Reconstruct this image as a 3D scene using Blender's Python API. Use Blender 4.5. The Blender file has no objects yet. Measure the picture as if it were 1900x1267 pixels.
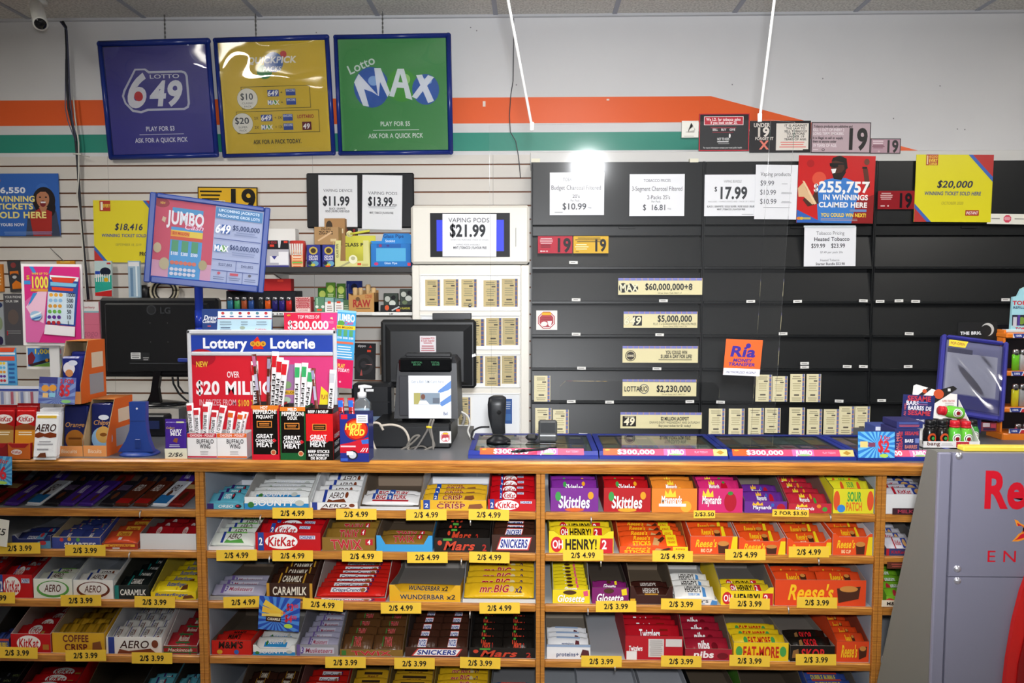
import bpy, math, random
from mathutils import Vector as V, Matrix, Euler
random.seed(7)
sc = bpy.context.scene
C = bpy.context.collection
PI = math.pi
# ---------------------------------------------------------------- camera, world, lights, exposure
FPX = 1400.0
cam = bpy.data.objects.new('camera', bpy.data.cameras.new('camera'))
C.objects.link(cam)
cam.data.sensor_width = 36.0
cam.data.lens = FPX / 1900.0 * 36.0
cam.data.clip_start = 0.05
cam.location = (0, 0, 1.6)
cam.rotation_euler = (PI/2 - math.atan(93/FPX), 0, math.atan(34/FPX))
sc.camera = cam
RM = Euler(cam.rotation_euler).to_matrix()
sc.view_settings.view_transform = 'Standard'
sc.view_settings.look = 'None'
sc.view_settings.gamma = 1.0
sc.view_settings.use_curve_mapping = False
sc.view_settings.exposure = -0.1
w = bpy.data.worlds.new('world'); sc.world = w; w.use_nodes = True
w.node_tree.nodes['Background'].inputs[0].default_value = (0.9, 0.95, 1.0, 1)
w.node_tree.nodes['Background'].inputs[1].default_value = 0.25
def area(name, loc, sx, sy, power, col, rot=(0, 0, 0)):
    l = bpy.data.lights.new(name, 'AREA'); l.shape = 'RECTANGLE'; l.size = sx; l.size_y = sy
    l.energy = power; l.color = col
    o = bpy.data.objects.new(name, l); o.location = loc; o.rotation_euler = rot; C.objects.link(o)
    return o
# fluorescent troffers of the shop ceiling (above and behind the camera), each with an added upward fill
for fx in (-2.3, 0.3, 2.8):
    for fy in (-1.0, 1.9):
        area('ceiling_lamp', (fx, fy, 2.93), 0.25, 1.2, 25 if fy > 0 else 9, (1.0, 0.97, 0.92))
        area('added_ceiling_uplight', (fx, fy, 2.95), 0.25, 1.2, 27 if fy > 0 else 22, (1.0, 0.97, 0.92), (PI, 0, 0))  # upward fill, no part of a troffer, added to brighten the ceiling
# the camera's own flash, a small lamp above the lens aimed ahead
fl = bpy.data.lights.new('camera_flash', 'SPOT'); fl.energy = 380; fl.color = (0.95, 0.97, 1.0)
fl.spot_size = math.radians(92); fl.spot_blend = 1.0; fl.shadow_soft_size = 0.05
fo = bpy.data.objects.new('camera_flash', fl); fo.location = (0.03, -0.02, 1.72); C.objects.link(fo)
fo.rotation_euler = (PI/2 + math.radians(3), 0, -math.radians(5))
# ---------------------------------------------------------------- pixel rays of the photograph
def ray(px, py):
    return RM @ V(((px-950)/FPX, -(py-633.5)/FPX, -1.0))
def P(px, py, Y):
    r = ray(px, py); return V((0, 0, 1.6)) + r * (Y / r.y)
def G(px, py, z):
    r = ray(px, py); return V((0, 0, 1.6)) + r * ((z-1.6) / r.z)
# ---------------------------------------------------------------- materials
def lin(h):
    if len(h) == 3: h = ''.join(c+c for c in h)
    out = []
    for i in (0, 2, 4):
        c = int(h[i:i+2], 16)/255
        out.append(c/12.92 if c <= .04045 else ((c+.055)/1.055)**2.4)
    return (*out, 1)
MATS = {}
FIN = {'m': .6, 'p': .38, 'g': .22, 'f': .26, 'k': .75, 'r': .9, 's': .08}
def mat(hx, fin='m'):
    key = (hx, fin)
    if key in MATS: return MATS[key]
    m = bpy.data.materials.new('paint_%s_%s' % (hx, fin)); m.use_nodes = True
    nt = m.node_tree; b = nt.nodes['Principled BSDF']
    b.inputs['Base Color'].default_value = lin(hx)
    b.inputs['Roughness'].default_value = FIN.get(fin, .4)
    b.inputs['Specular IOR Level'].default_value = .35
    if fin in 'fm':      # crinkled wrapper film / slightly uneven card
        n = nt.nodes.new('ShaderNodeTexNoise'); n.inputs['Scale'].default_value = 60 if fin == 'f' else 220
        tc = nt.nodes.new('ShaderNodeTexCoord'); nt.links.new(tc.outputs['Object'], n.inputs['Vector'])
        bp = nt.nodes.new('ShaderNodeBump'); bp.inputs['Strength'].default_value = .35 if fin == 'f' else .06
        bp.inputs['Distance'].default_value = .004 if fin == 'f' else .001
        nt.links.new(n.outputs['Fac'], bp.inputs['Height']); nt.links.new(bp.outputs['Normal'], b.inputs['Normal'])
    if fin == 'M': b.inputs['Metallic'].default_value = .9; b.inputs['Roughness'].default_value = .32
    if fin == 'e':
        b.inputs['Emission Color'].default_value = lin(hx); b.inputs['Emission Strength'].default_value = .03
        b.inputs['Roughness'].default_value = .6
    if fin == 'E':
        b.inputs['Emission Color'].default_value = lin(hx); b.inputs['Emission Strength'].default_value = .4
    MATS[key] = m; return m
def nodemat(name, rough=.5):
    m = bpy.data.materials.new(name); m.use_nodes = True
    b = m.node_tree.nodes['Principled BSDF']; b.inputs['Roughness'].default_value = rough
    return m, m.node_tree, b
def mixcol(nt, fac, c1, c2):
    r = nt.nodes.new('ShaderNodeValToRGB'); r.color_ramp.elements[0].color = lin(c1); r.color_ramp.elements[1].color = lin(c2)
    nt.links.new(fac, r.inputs['Fac']); return r
def tex(nt, kind, scale, vec=(1, 1, 1), **kw):
    tc = nt.nodes.new('ShaderNodeTexCoord'); mp = nt.nodes.new('ShaderNodeMapping'); mp.inputs['Scale'].default_value = vec
    n = nt.nodes.new(kind); n.inputs['Scale'].default_value = scale
    for k, v in kw.items(): n.inputs[k].default_value = v
    nt.links.new(tc.outputs['Object'], mp.inputs['Vector']); nt.links.new(mp.outputs['Vector'], n.inputs['Vector'])
    return n
def wood():
    if 'wood' in MATS: return MATS['wood']
    m, nt, b = nodemat('oak_veneer', .35)
    n = tex(nt, 'ShaderNodeTexNoise', 9, (1.2, 14, 22), Detail=6.0)
    r = mixcol(nt, n.outputs['Fac'], '96581e', 'd4923f'); r.color_ramp.elements[0].position = .3; r.color_ramp.elements[1].position = .72
    nt.links.new(r.outputs['Color'], b.inputs['Base Color'])
    MATS['wood'] = m; return m
def ceilmat():
    m, nt, b = nodemat('ceiling_tile', .9)
    n = tex(nt, 'ShaderNodeTexNoise', 90, Detail=4.0)
    r = mixcol(nt, n.outputs['Fac'], 'b4b1ac', 'd8d5cf'); r.color_ramp.elements[0].position = .35; r.color_ramp.elements[1].position = .6
    nt.links.new(r.outputs['Color'], b.inputs['Base Color'])
    bp = nt.nodes.new('ShaderNodeBump'); bp.inputs['Distance'].default_value = .003
    nt.links.new(n.outputs['Fac'], bp.inputs['Height']); nt.links.new(bp.outputs['Normal'], b.inputs['Normal'])
    return m
def wallmat():
    m, nt, b = nodemat('painted_drywall', .7)
    n = tex(nt, 'ShaderNodeTexNoise', 2.5, Detail=5.0)
    r = mixcol(nt, n.outputs['Fac'], 'cfced0', 'dcdcdd')
    nt.links.new(r.outputs['Color'], b.inputs['Base Color'])
    return m
def clearmat(name, rough, haze, bump=0, tint=(1, 1, 1, 1), fres=1.45, scale=6):
    m = bpy.data.materials.new(name); m.use_nodes = True; nt = m.node_tree; nt.nodes.clear()
    o = nt.nodes.new('ShaderNodeOutputMaterial'); t = nt.nodes.new('ShaderNodeBsdfTransparent'); t.inputs[0].default_value = tint
    g = nt.nodes.new('ShaderNodeBsdfGlossy'); g.inputs['Roughness'].default_value = rough
    d = nt.nodes.new('ShaderNodeBsdfDiffuse'); d.inputs[0].default_value = (.8, .82, .85, 1)
    f = nt.nodes.new('ShaderNodeFresnel'); f.inputs['IOR'].default_value = fres
    m1 = nt.nodes.new('ShaderNodeMixShader'); m1.inputs[0].default_value = haze
    m2 = nt.nodes.new('ShaderNodeMixShader')
    nt.links.new(t.outputs[0], m1.inputs[1]); nt.links.new(d.outputs[0], m1.inputs[2])
    nt.links.new(f.outputs[0], m2.inputs[0]); nt.links.new(m1.outputs[0], m2.inputs[1]); nt.links.new(g.outputs[0], m2.inputs[2])
    nt.links.new(m2.outputs[0], o.inputs[0])
    if bump:
        n = tex(nt, 'ShaderNodeTexNoise', scale, Detail=1.0)
        bp = nt.nodes.new('ShaderNodeBump'); bp.inputs['Strength'].default_value = 1; bp.inputs['Distance'].default_value = bump
        nt.links.new(n.outputs['Fac'], bp.inputs['Height'])
        nt.links.new(bp.outputs['Normal'], g.inputs['Normal'])
    MATS[name] = m; return m
clearmat('acrylic_sheet', .075, .006, fres=1.19)
clearmat('wavy_film', .022, .012, bump=.012, fres=1.95, scale=3)
clearmat('clear_plastic', .12, .10, bump=.01, scale=20)
clearmat('tray_glass', .02, .0, fres=1.6)
# ---------------------------------------------------------------- glyphs of the built-in font
CH = [chr(i) for i in range(33, 127)]
WTS = (0.0, .014, .025, .035)
GL = {}; ADV = {' ': .3}
def make_glyphs():
    obs = []
    for wi, off in enumerate(WTS):
        for ch in CH:
            c = bpy.data.curves.new('g', 'FONT'); c.body = ch; c.offset = off; c.resolution_u = 4; c.fill_mode = 'FRONT'
            o = bpy.data.objects.new('g', c); C.objects.link(o); obs.append((wi, ch, o))
    for ch in CH + ['']:
        c = bpy.data.curves.new('g', 'FONT'); c.body = 'H'+ch+'H'; c.resolution_u = 1
        o = bpy.data.objects.new('g', c); C.objects.link(o); obs.append(('a', ch, o))
    dg = bpy.context.evaluated_depsgraph_get(); base = 0; wid = {}
    for wi, ch, o in obs:
        me = bpy.data.meshes.new_from_object(o.evaluated_get(dg))
        if wi == 'a':
            xs = [v.co.x for v in me.vertices]; wid[ch] = max(xs)-min(xs)
        else:
            GL[(wi, ch)] = ([(v.co.x, v.co.y) for v in me.vertices], [tuple(p.vertices) for p in me.polygons])
        bpy.data.meshes.remove(me)
    for ch in CH: ADV[ch] = wid[ch]-wid['']
    for wi, ch, o in obs:
        d = o.data; bpy.data.objects.remove(o); bpy.data.curves.remove(d)
make_glyphs()
CAP = max(y for x, y in GL[(0, 'H')][0])
for wi, off in enumerate(WTS):      # dollar sign: an S crossed by a bar
    gv, gf = GL[(wi, 'S')]; mx = (min(p[0] for p in gv)+max(p[0] for p in gv))/2; hw = .028+off*.8; b = len(gv)
    GL[(wi, '$')] = (gv+[(mx-hw, -.09), (mx+hw, -.09), (mx+hw, CAP+.09), (mx-hw, CAP+.09)], gf+[(b, b+1, b+2, b+3)])
ADV['$'] = ADV['S']
# ---------------------------------------------------------------- mesh builder
class Face:      # a flat printed face: window (x0,y0,x1,y1), y down, onto O + U + V
    def __init__(s, O, U, W, win):
        s.O, s.U, s.W, s.win = V(O), V(U), V(W), win
        s.N = s.U.cross(s.W).normalized()
    def at(s, x, y, off=0):
        x0, y0, x1, y1 = s.win
        return s.O + s.U*((x-x0)/(x1-x0)) + s.W*(1-(y-y0)/(y1-y0)) + s.N*off
class M:
    def __init__(s): s.v = []; s.f = []; s.mi = []; s.sm = []; s.mats = []
    def m(s, mt):
        if isinstance(mt, str): mt = MATS[mt] if mt in MATS else mat(mt)
        elif isinstance(mt, tuple): mt = mat(*mt)
        if mt not in s.mats: s.mats.append(mt)
        return s.mats.index(mt)
    def add(s, vs, fs, mt, smooth=False):
        b = len(s.v); i = s.m(mt); s.v += [V(p) for p in vs]
        for f in fs: s.f.append(tuple(b+k for k in f)); s.mi.append(i); s.sm.append(smooth)
    def box(s, a, b, mt, c=0.0):
        x0, y0, z0 = a; x1, y1, z1 = b
        lo = V((min(x0, x1), min(y0, y1), min(z0, z1))); hi = V((max(x0, x1), max(y0, y1), max(z0, z1)))
        c = min(c, min(hi-lo)*.45)
        if c <= 0:
            vs = [(x, y, z) for x in (lo.x, hi.x) for y in (lo.y, hi.y) for z in (lo.z, hi.z)]
            s.add(vs, [(0, 1, 3, 2), (4, 6, 7, 5), (0, 4, 5, 1), (2, 3, 7, 6), (0, 2, 6, 4), (1, 5, 7, 3)], mt); return
        vs = []; ix = {}
        for i in (0, 1):
            for j in (0, 1):
                for k in (0, 1):
                    p = V((hi.x if i else lo.x, hi.y if j else lo.y, hi.z if k else lo.z))
                    d = V((-c if i else c, -c if j else c, -c if k else c))
                    for ax in range(3):
                        q = p + d; q[ax] = p[ax]; ix[(i, j, k, ax)] = len(vs); vs.append(q)
        fs = []
        for ax in range(3):
            o1, o2 = (ax+1) % 3, (ax+2) % 3
            for sd in (0, 1):
                r = []
                for u, t in ((0, 0), (1, 0), (1, 1), (0, 1)):
                    key = [0, 0, 0]; key[ax] = sd; key[o1] = u; key[o2] = t; r.append(ix[(*key, ax)])
                fs.append(tuple(r if sd else r[::-1]))
            for u in (0, 1):
                for t in (0, 1):
                    k0 = [0, 0, 0]; k1 = [0, 0, 0]; k0[ax] = 0; k1[ax] = 1
                    for k in (k0, k1): k[o1] = u; k[o2] = t
                    r = (ix[(*k0, o1)], ix[(*k1, o1)], ix[(*k1, o2)], ix[(*k0, o2)])
                    fs.append(r if u != t else r[::-1])
        for i in (0, 1):
            for j in (0, 1):
                for k in (0, 1):
                    r = tuple(ix[(i, j, k, a)] for a in range(3)); fs.append(r if (i+j+k) % 2 else r[::-1])
        s.add(vs, fs, mt)
    def slab(s, F, th, mt, pts=None, back=None):   # polygon of a Face window extruded backwards
        x0, y0, x1, y1 = F.win
        pts = pts or [(x0, y1), (x1, y1), (x1, y0), (x0, y0)]
        n = len(pts)
        vs = [F.at(x, y) for x, y in pts] + [F.at(x, y, -th) for x, y in pts]
        s.add(vs, [tuple(range(n))], mt)
        s.add(vs, [tuple(range(2*n-1, n-1, -1))] + [(i, n+i, n+(i+1) % n, (i+1) % n) for i in range(n)], back or mt)
    def prism(s, pts, vec, mt):     # polygon of 3-D points extruded by vec
        n = len(pts); vs = [V(p) for p in pts] + [V(p)+V(vec) for p in pts]
        s.add(vs, [tuple(range(n)), tuple(range(2*n-1, n-1, -1))] + [(i, n+i, n+(i+1) % n, (i+1) % n) for i in range(n)], mt)
    def tube(s, pts, r, mt, n=8, flat=1.0):
        pts = [V(p) for p in pts]; vs = []; fs = []; up = V((0, 0, 1))
        for i, p in enumerate(pts):
            d = (pts[min(i+1, len(pts)-1)] - pts[max(i-1, 0)])
            d = d.normalized() if d.length > 1e-9 else V((0, 0, 1))
            a = d.cross(V((0, 1, 0)) if abs(d.y) < .9 else V((1, 0, 0))).normalized(); b = a.cross(d)
            rr = r[i] if isinstance(r, (list, tuple)) else r
            for k in range(n):
                t = 2*PI*k/n; vs.append(p + a*math.cos(t)*rr + b*math.sin(t)*rr*flat)
        for i in range(len(pts)-1):
            for k in range(n):
                fs.append((i*n+k, i*n+(k+1) % n, (i+1)*n+(k+1) % n, (i+1)*n+k))
        fs += [tuple(range(n))[::-1], tuple(range((len(pts)-1)*n, len(pts)*n))]
        s.add(vs, fs, mt, True)
    def loft(s, rings, mt, n=16, pw=2.0, cap=True):   # rings of (cx, cy, z, rx, ry)
        vs = []; fs = []
        for cx, cy, z, rx, ry in rings:
            for k in range(n):
                t = 2*PI*k/n; c, q = math.cos(t), math.sin(t)
                vs.append((cx+rx*math.copysign(abs(c)**(2/pw), c), cy+ry*math.copysign(abs(q)**(2/pw), q), z))
        for i in range(len(rings)-1):
            for k in range(n):
                fs.append((i*n+k, i*n+(k+1) % n, (i+1)*n+(k+1) % n, (i+1)*n+k))
        if cap: fs += [tuple(range(n))[::-1], tuple(range((len(rings)-1)*n, len(rings)*n))]
        s.add(vs, fs, mt, True)
    def text(s, F, t, cx, cy, h, col, wd=None, wt=1, it=0, rot=0, off=.001, fin='m'):
        wt = int(wt); lx = 0; parts = []
        for ch in t:
            if (wt, ch) in GL: parts.append((ch, lx))
            lx += ADV.get(ch, .4) + (0, .01, .03, .03)[wt]
        if not parts: return
        sc_ = h/CAP; sx = sc_ if not wd else wd/max(lx, .01)
        ca, sa = math.cos(rot), math.sin(rot); vs = []; fs = []
        for ch, ox in parts:
            gv, gf = GL[(wt, ch)]; b = len(vs)
            for x, y in gv:
                X = (ox+x-lx/2+it*(y-CAP/2))*sx; Y = -(y-CAP/2)*sc_
                vs.append(F.at(cx+X*ca-Y*sa, cy+X*sa+Y*ca, off))
            fs += [tuple(b+k for k in f) for f in gf]
        s.add(vs, fs, (col, fin))
    def draw(s, F, ops, off=.0005, fin='m', step=8e-5):
        for op in ops:
            off += step; k = op[0]
            if k == 'r':
                x0, y0, x1, y1, c = op[1:6]
                s.add([F.at(x0, y1, off), F.at(x1, y1, off), F.at(x1, y0, off), F.at(x0, y0, off)], [(0, 1, 2, 3)], (c, fin))
            elif k == 'e':
                cx, cy, rx, ry, c = op[1:6]
                if getattr(F, 'bend', 0):
                    s.add([F.at(cx, cy, off)]+[F.at(cx+rx*q/4*math.cos(2*PI*i/24), cy-ry*q/4*math.sin(2*PI*i/24), off) for q in (1, 2, 3, 4) for i in range(24)], [(0, 1+i, 1+(i+1) % 24) for i in range(24)]+[(1+q*24+i, 25+q*24+i, 25+q*24+(i+1) % 24, 1+q*24+(i+1) % 24) for q in range(3) for i in range(24)], (c, fin)); continue
                s.add([F.at(cx+rx*math.cos(2*PI*i/24), cy-ry*math.sin(2*PI*i/24), off) for i in range(24)], [tuple(range(24))], (c, fin))
            elif k == 'p':
                pts = op[1]; n = len(pts)
                ar = sum(pts[i][0]*pts[(i+1) % n][1]-pts[(i+1) % n][0]*pts[i][1] for i in range(n))
                if ar > 0: pts = pts[::-1]
                s.add([F.at(x, y, off) for x, y in pts], [tuple(range(n))], (op[2], fin))
            elif k == 't': s.text(F, *op[1:], off=off, fin=fin)
            elif k == 'o':       # outlined text: halo colour last
                a = list(op[1:10])
                h = list(a); h[4] = op[10]; h[6] = 3
                s.text(F, *h, off=off, fin=fin); off += step; s.text(F, *a, off=off, fin=fin)
            elif k == 'g':       # rows of print too small to read
                x0, y0, x1, y1, n, c = op[1:7]; p = (y1-y0)/n; rn = random.Random(int(x0*7+y0*3+n))
                for i in range(n):
                    q = (x1-x0)*(.1*rn.random()); yy = y0+p*(i+.28)
                    s.add([F.at(x0+q, yy+p*.42, off), F.at(x1-q*1.6, yy+p*.42, off), F.at(x1-q*1.6, yy, off), F.at(x0+q, yy, off)], [(0, 1, 2, 3)], (c, fin))
            elif k == 'b':       # rays of a burst from a centre, clipped to a rectangle
                cx, cy, x0, y0, x1, y1, n, c = op[1:9]
                for i in range(n):
                    q = []
                    for a in (2*PI*i/n, 2*PI*(i+.5)/n):
                        dx, dy = math.cos(a), math.sin(a); t = 1e9
                        if dx > 1e-6: t = min(t, (x1-cx)/dx)
                        if dx < -1e-6: t = min(t, (x0-cx)/dx)
                        if dy > 1e-6: t = min(t, (y1-cy)/dy)
                        if dy < -1e-6: t = min(t, (y0-cy)/dy)
                        q.append((cx+dx*t, cy+dy*t))
                    s.add([F.at(cx, cy, off), F.at(*q[1], off), F.at(*q[0], off)], [(0, 1, 2)], (c, fin))
    def xf(s, mtx, pivot=(0, 0, 0)):
        pv = V(pivot); s.v = [mtx @ (p-pv) + pv for p in s.v]; return s
    def build(s, name, parent=None, org=None):
        if org is None:
            xs = [p.x for p in s.v]; ys = [p.y for p in s.v]; zs = [p.z for p in s.v]
            org = V(((min(xs)+max(xs))/2, (min(ys)+max(ys))/2, min(zs)))
        org = V(org)
        me = bpy.data.meshes.new(name); me.from_pydata([tuple(p-org) for p in s.v], [], s.f)
        for mt in s.mats: me.materials.append(mt)
        me.polygons.foreach_set('material_index', s.mi); me.polygons.foreach_set('use_smooth', s.sm); me.update()
        o = bpy.data.objects.new(name, me); C.objects.link(o)
        if parent: o.parent = parent; o.location = org - wloc(parent)
        else: o.location = org
        return o
def wloc(o):
    p = V(o.location)
    while o.parent: o = o.parent; p += V(o.location)
    return p
def tag(o, label, cat, group=None):
    o['label'] = label; o['category'] = cat
    if group: o['group'] = group
    return o
def thing(name, label, cat, loc, group=None):
    o = bpy.data.objects.new(name, None); o.empty_display_size = .05; C.objects.link(o); o.location = loc
    return tag(o, label, cat, group)
def struct(o):
    o['kind'] = 'structure'; return o
def rect(r, Y):
    x0, y0, x1, y1 = r; cx, cy = (x0+x1)/2, (y0+y1)/2
    c = P(cx, cy, Y); return c, abs(P(x1, cy, Y).x-P(x0, cy, Y).x), abs(P(cx, y0, Y).z-P(cx, y1, Y).z)
def rot3(roll=0, tilt=0, yaw=0):
    return Matrix.Rotation(math.radians(yaw), 3, 'Z') @ Matrix.Rotation(math.radians(tilt), 3, 'X') @ Matrix.Rotation(math.radians(roll), 3, 'Y')
def sign(name, r, Y, col, ops=(), label=None, cat='sign', th=.003, roll=0, tilt=0, yaw=0, win=None, fin='m', group=None, parent=None, back=None, pts=None):
    c, w_, h_ = rect(r, Y); m = M(); win = win or r
    F = Face((c.x-w_/2, c.y, c.z-h_/2), (w_, 0, 0), (0, 0, h_), win)
    m.slab(F, th, (col, fin), pts, back); m.draw(F, ops, fin=fin)
    if roll or tilt or yaw: m.xf(rot3(roll, tilt, yaw), c)
    o = m.build(name, parent)
    if label: tag(o, label, cat, group)
    return o
def carton(name, r, Y, depth, col, ops=(), label=None, cat='box', fin='m', yaw=0, tilt=0, group=None, parent=None, side=None, sops=(), zb=None, win=None, ch=.0015, top=None):
    c, w_, h_ = rect(r, Y); m = M(); z0 = c.z-h_/2
    if zb is not None: z0 = zb; h_ = c.z + rect(r, Y)[2]/2 - zb
    m.box((c.x-w_/2, Y, z0), (c.x+w_/2, Y+depth, z0+h_), (side or col, fin), ch)
    F = Face((c.x-w_/2, Y, z0), (w_, 0, 0), (0, 0, h_), win or r)
    x0, y0, x1, y1 = F.win
    if side or top: m.draw(F, [('r', x0, y0, x1, y1, col)], off=.0001)
    m.draw(F, ops, fin=fin)
    if sops:
        sx = c.x+w_/2 if c.x < .1 else c.x-w_/2
        F2 = Face((sx, Y, z0), (0, depth, 0), (0, 0, h_), (0, 0, 100, 100)) if c.x < .1 else Face((sx, Y+depth, z0), (0, -depth, 0), (0, 0, h_), (0, 0, 100, 100))
        m.draw(F2, sops, fin=fin)
    if top: m.add([(c.x-w_/2+.001, Y+.001, z0+h_+.0004), (c.x+w_/2-.001, Y+.001, z0+h_+.0004), (c.x+w_/2-.001, Y+depth-.001, z0+h_+.0004), (c.x-w_/2+.001, Y+depth-.001, z0+h_+.0004)], [(0, 1, 2, 3)], (top, fin))
    if yaw or tilt: m.xf(rot3(0, tilt, yaw), (c.x, Y, z0))
    o = m.build(name, parent)
    if label: tag(o, label, cat, group)
    return o
ORD = ['first', 'second', 'third', 'fourth', 'fifth', 'sixth', 'seventh', 'eighth', 'ninth', 'tenth', 'eleventh', 'twelfth', 'thirteenth', 'fourteenth', 'fifteenth', 'sixteenth']
# ================================================================ the room
YW = 4.0
ZC = P(950, 29, YW).z
m = M(); m.box((-5, -4, -.1), (5, YW+.1, 0), '8d8a84'); struct(m.build('floor'))
m = M(); m.box((-5, -4, ZC), (5, YW+.1, ZC+.1), ceilmat()); struct(m.build('ceiling'))
xg0 = P(920, 27, YW).x
tn = 1
for k in range(-8, 8):
    x = xg0+k*.61
    if abs(x) < 4.9:
        m = M(); m.box((x-.012, -4, ZC-.004), (x+.012, YW, ZC), '9fa1ac'); struct(m.build('trim_%d' % tn)); tn += 1
m = M(); m.box((-5, YW-.022, ZC-.012), (5, YW, ZC), 'c3c4c8'); struct(m.build('trim_%d' % tn)); tn += 1
m = M(); m.box((-5.1, -4, 0), (-5, YW, ZC), 'c9c9c6'); struct(m.build('wall_left'))
m = M(); m.box((5, -4, 0), (5.1, YW, ZC), 'c9c9c6'); struct(m.build('wall_right'))
m = M(); m.box((-5, -4.1, 0), (5, -4, ZC), '8a8784'); struct(m.build('wall_front'))
# the wall behind the counter: painted drywall with stripes above, grooved slatwall below
zs0 = P(600, 307, YW).z; pitch = (P(600, 307, YW).z-P(600, 533, YW).z)/9
ztop = zs0+.05
m = M(); m.box((-5, YW, ztop), (5, YW+.1, ZC), wallmat())
F = Face((-5, YW, ztop), (10, 0, 0), (0, 0, ZC-ztop), (-5, -ZC, 5, -ztop))
def zz(y): return -P(900, y, YW).z
def xx(x, y=240): return P(x, y, YW).x
m.draw(F, [('p', [(-5, zz(181)), (xx(1318), zz(181)), (xx(1728), zz(289)), (xx(1690), zz(289)), (xx(1300), zz(229)), (-5, zz(229))], 'e8622f'),
           ('p', [(-5, zz(246)), (xx(1500), zz(246)), (xx(1500), zz(280)), (-5, zz(280))], '2f8a78')], fin='p')
rn = random.Random(3)
m.draw(F, [('e', xx(x), zz(y), .003, .0035, '77767a') for x, y in ((1357, 160), (1524, 150), (1741, 165), (1657, 224), (874, 51), (590, 58), (885, 57), (1790, 245), (1776, 244), (958, 158))]
       + [('r', xx(896), zz(198), xx(901), zz(188), 'e9d9cf'), ('r', xx(1125), zz(188), xx(1130), zz(185), 'e9d9cf')], off=.001)
struct(m.build('wall_back'))
m = M(); z = ztop; y0 = YW-.012
prof = [(y0, z)]
k = 0
while z > .2:
    zg = zs0-k*pitch
    prof += [(y0, zg+.004), (YW, zg+.004), (YW, zg-.004), (y0, zg-.004)]; z = zg-.004; k += 1
prof += [(y0, 0)]
n = len(prof)
vs = [(-5, y, z) for y, z in prof]+[(5, y, z) for y, z in prof]
m.add(vs, [(i, n+i, n+i+1, i+1) for i in range(n-1) if i % 4 == 0], ('d2cdc6', 'p'))
m.add(vs, [(i, n+i, n+i+1, i+1) for i in range(n-1) if i % 4 != 0], ('8a5a40', 'm'))
m.add([(-5, y0, ztop), (5, y0, ztop), (5, YW, ztop), (-5, YW, ztop)], [(0, 1, 2, 3)], 'dcd9d2')
for px in (200, 580, 915): m.add([(xx(px)-.0008, y0-.0004, ztop), (xx(px)+.0008, y0-.0004, ztop), (xx(px)+.0008, y0-.0004, 0), (xx(px)-.0008, y0-.0004, 0)], [(3, 2, 1, 0)], '8f8b86')
struct(m.build('wall_back_slats'))
# ================================================================ the counter and its shelf units
YF, YS, YB = 2.36, 2.42, 2.86
ZT = P(950, 857, YF).z; ZN = P(950, 880, YF).z
ROWZ = [P(850, y, YS).z for y in (950, 1027, 1121, 1224, 1335)]
SL = .024
UX = [P(x, 950, YS).x for x in (-259, 372, 1003, 1634, 2265)]
BAYS = ['left', 'middle', 'right', 'far right']; RN = ['top', 'second', 'third', 'fourth', 'bottom']
wt_ = thing('worktop', 'grey laminate worktop with oak moulded front edge across the whole counter', 'worktop', (0, YF, ZT-.03))
m = M(); xk, xr_ = P(868, 810, 2.7).x, P(1650, 810, 2.7).x; lam = ('63656a', 'p'); m.box((UX[0], YF+.02, ZT-.03), (xk, 3.0, ZT), lam); m.box((xk, YF+.02, ZT-.03), (xr_, 2.715, ZT), lam); m.box((xr_, YF+.02, ZT-.03), (UX[4], 3.0, ZT), lam); m.build('slab', wt_)
m = M(); h = ZT-ZN
pr = [(YF+.02, ZT), (YF+.006, ZT), (YF, ZT-.006), (YF, ZT-.25*h), (YF+.006, ZT-.32*h), (YF+.006, ZT-.4*h), (YF+.001, ZT-.46*h), (YF+.004, ZT-.68*h), (YF+.012, ZT-.74*h), (YF+.012, ZT-.82*h), (YF+.008, ZT-.86*h), (YF+.012, ZN), (YF+.03, ZN), (YF+.03, ZT-.03), (YF+.02, ZT-.03)]
m.prism([(UX[0], y, z) for y, z in pr], (UX[4]-UX[0], 0, 0), wood()); m.build('moulding', wt_)
for b in range(4):
    xa, xb = UX[b], UX[b+1]
    u = thing('shelf_unit', 'oak edged candy shelf unit, the %s bay under the counter' % BAYS[b], 'shelf', ((xa+xb)/2, YS, 0), 'candy shelf units under the counter')
    for x0, x1 in ((xa+.0005, xa+.0145), (xb-.0145, xb-.0005)):
        m = M(); m.box((x0, YS-.005, 0), (x1, YS+.012, ZN-.001), wood(), .0015); m.box((x0, YS+.012, 0), (x1, YB, ZN-.001), '9ea5b0'); m.build('side_panel', u)
    m = M(); m.box((xa+.0145, YB-.008, 0), (xb-.0145, YB, ZN-.001), '8e97a8')
    for q in range(6):
        xq = xa+.2+q*.17; m.box((xq, YB-.0095, ROWZ[4]), (xq+.006, YB-.008, ZN-.01), 'a8aeb8')
    m.build('back_panel', u)
    for r in range(5):
        z = ROWZ[r]; m = M(); m.box((xa+.0145, YS+.014, z-.016), (xb-.0145, YB-.0095, z), 'b3b6ba'); s_ = m.build('shelf', u)
        m = M(); m.box((xa+.0145, YS, z-SL), (xb-.0145, YS+.014, z+.0015), wood(), .003); m.build('lipping', s_)
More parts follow.
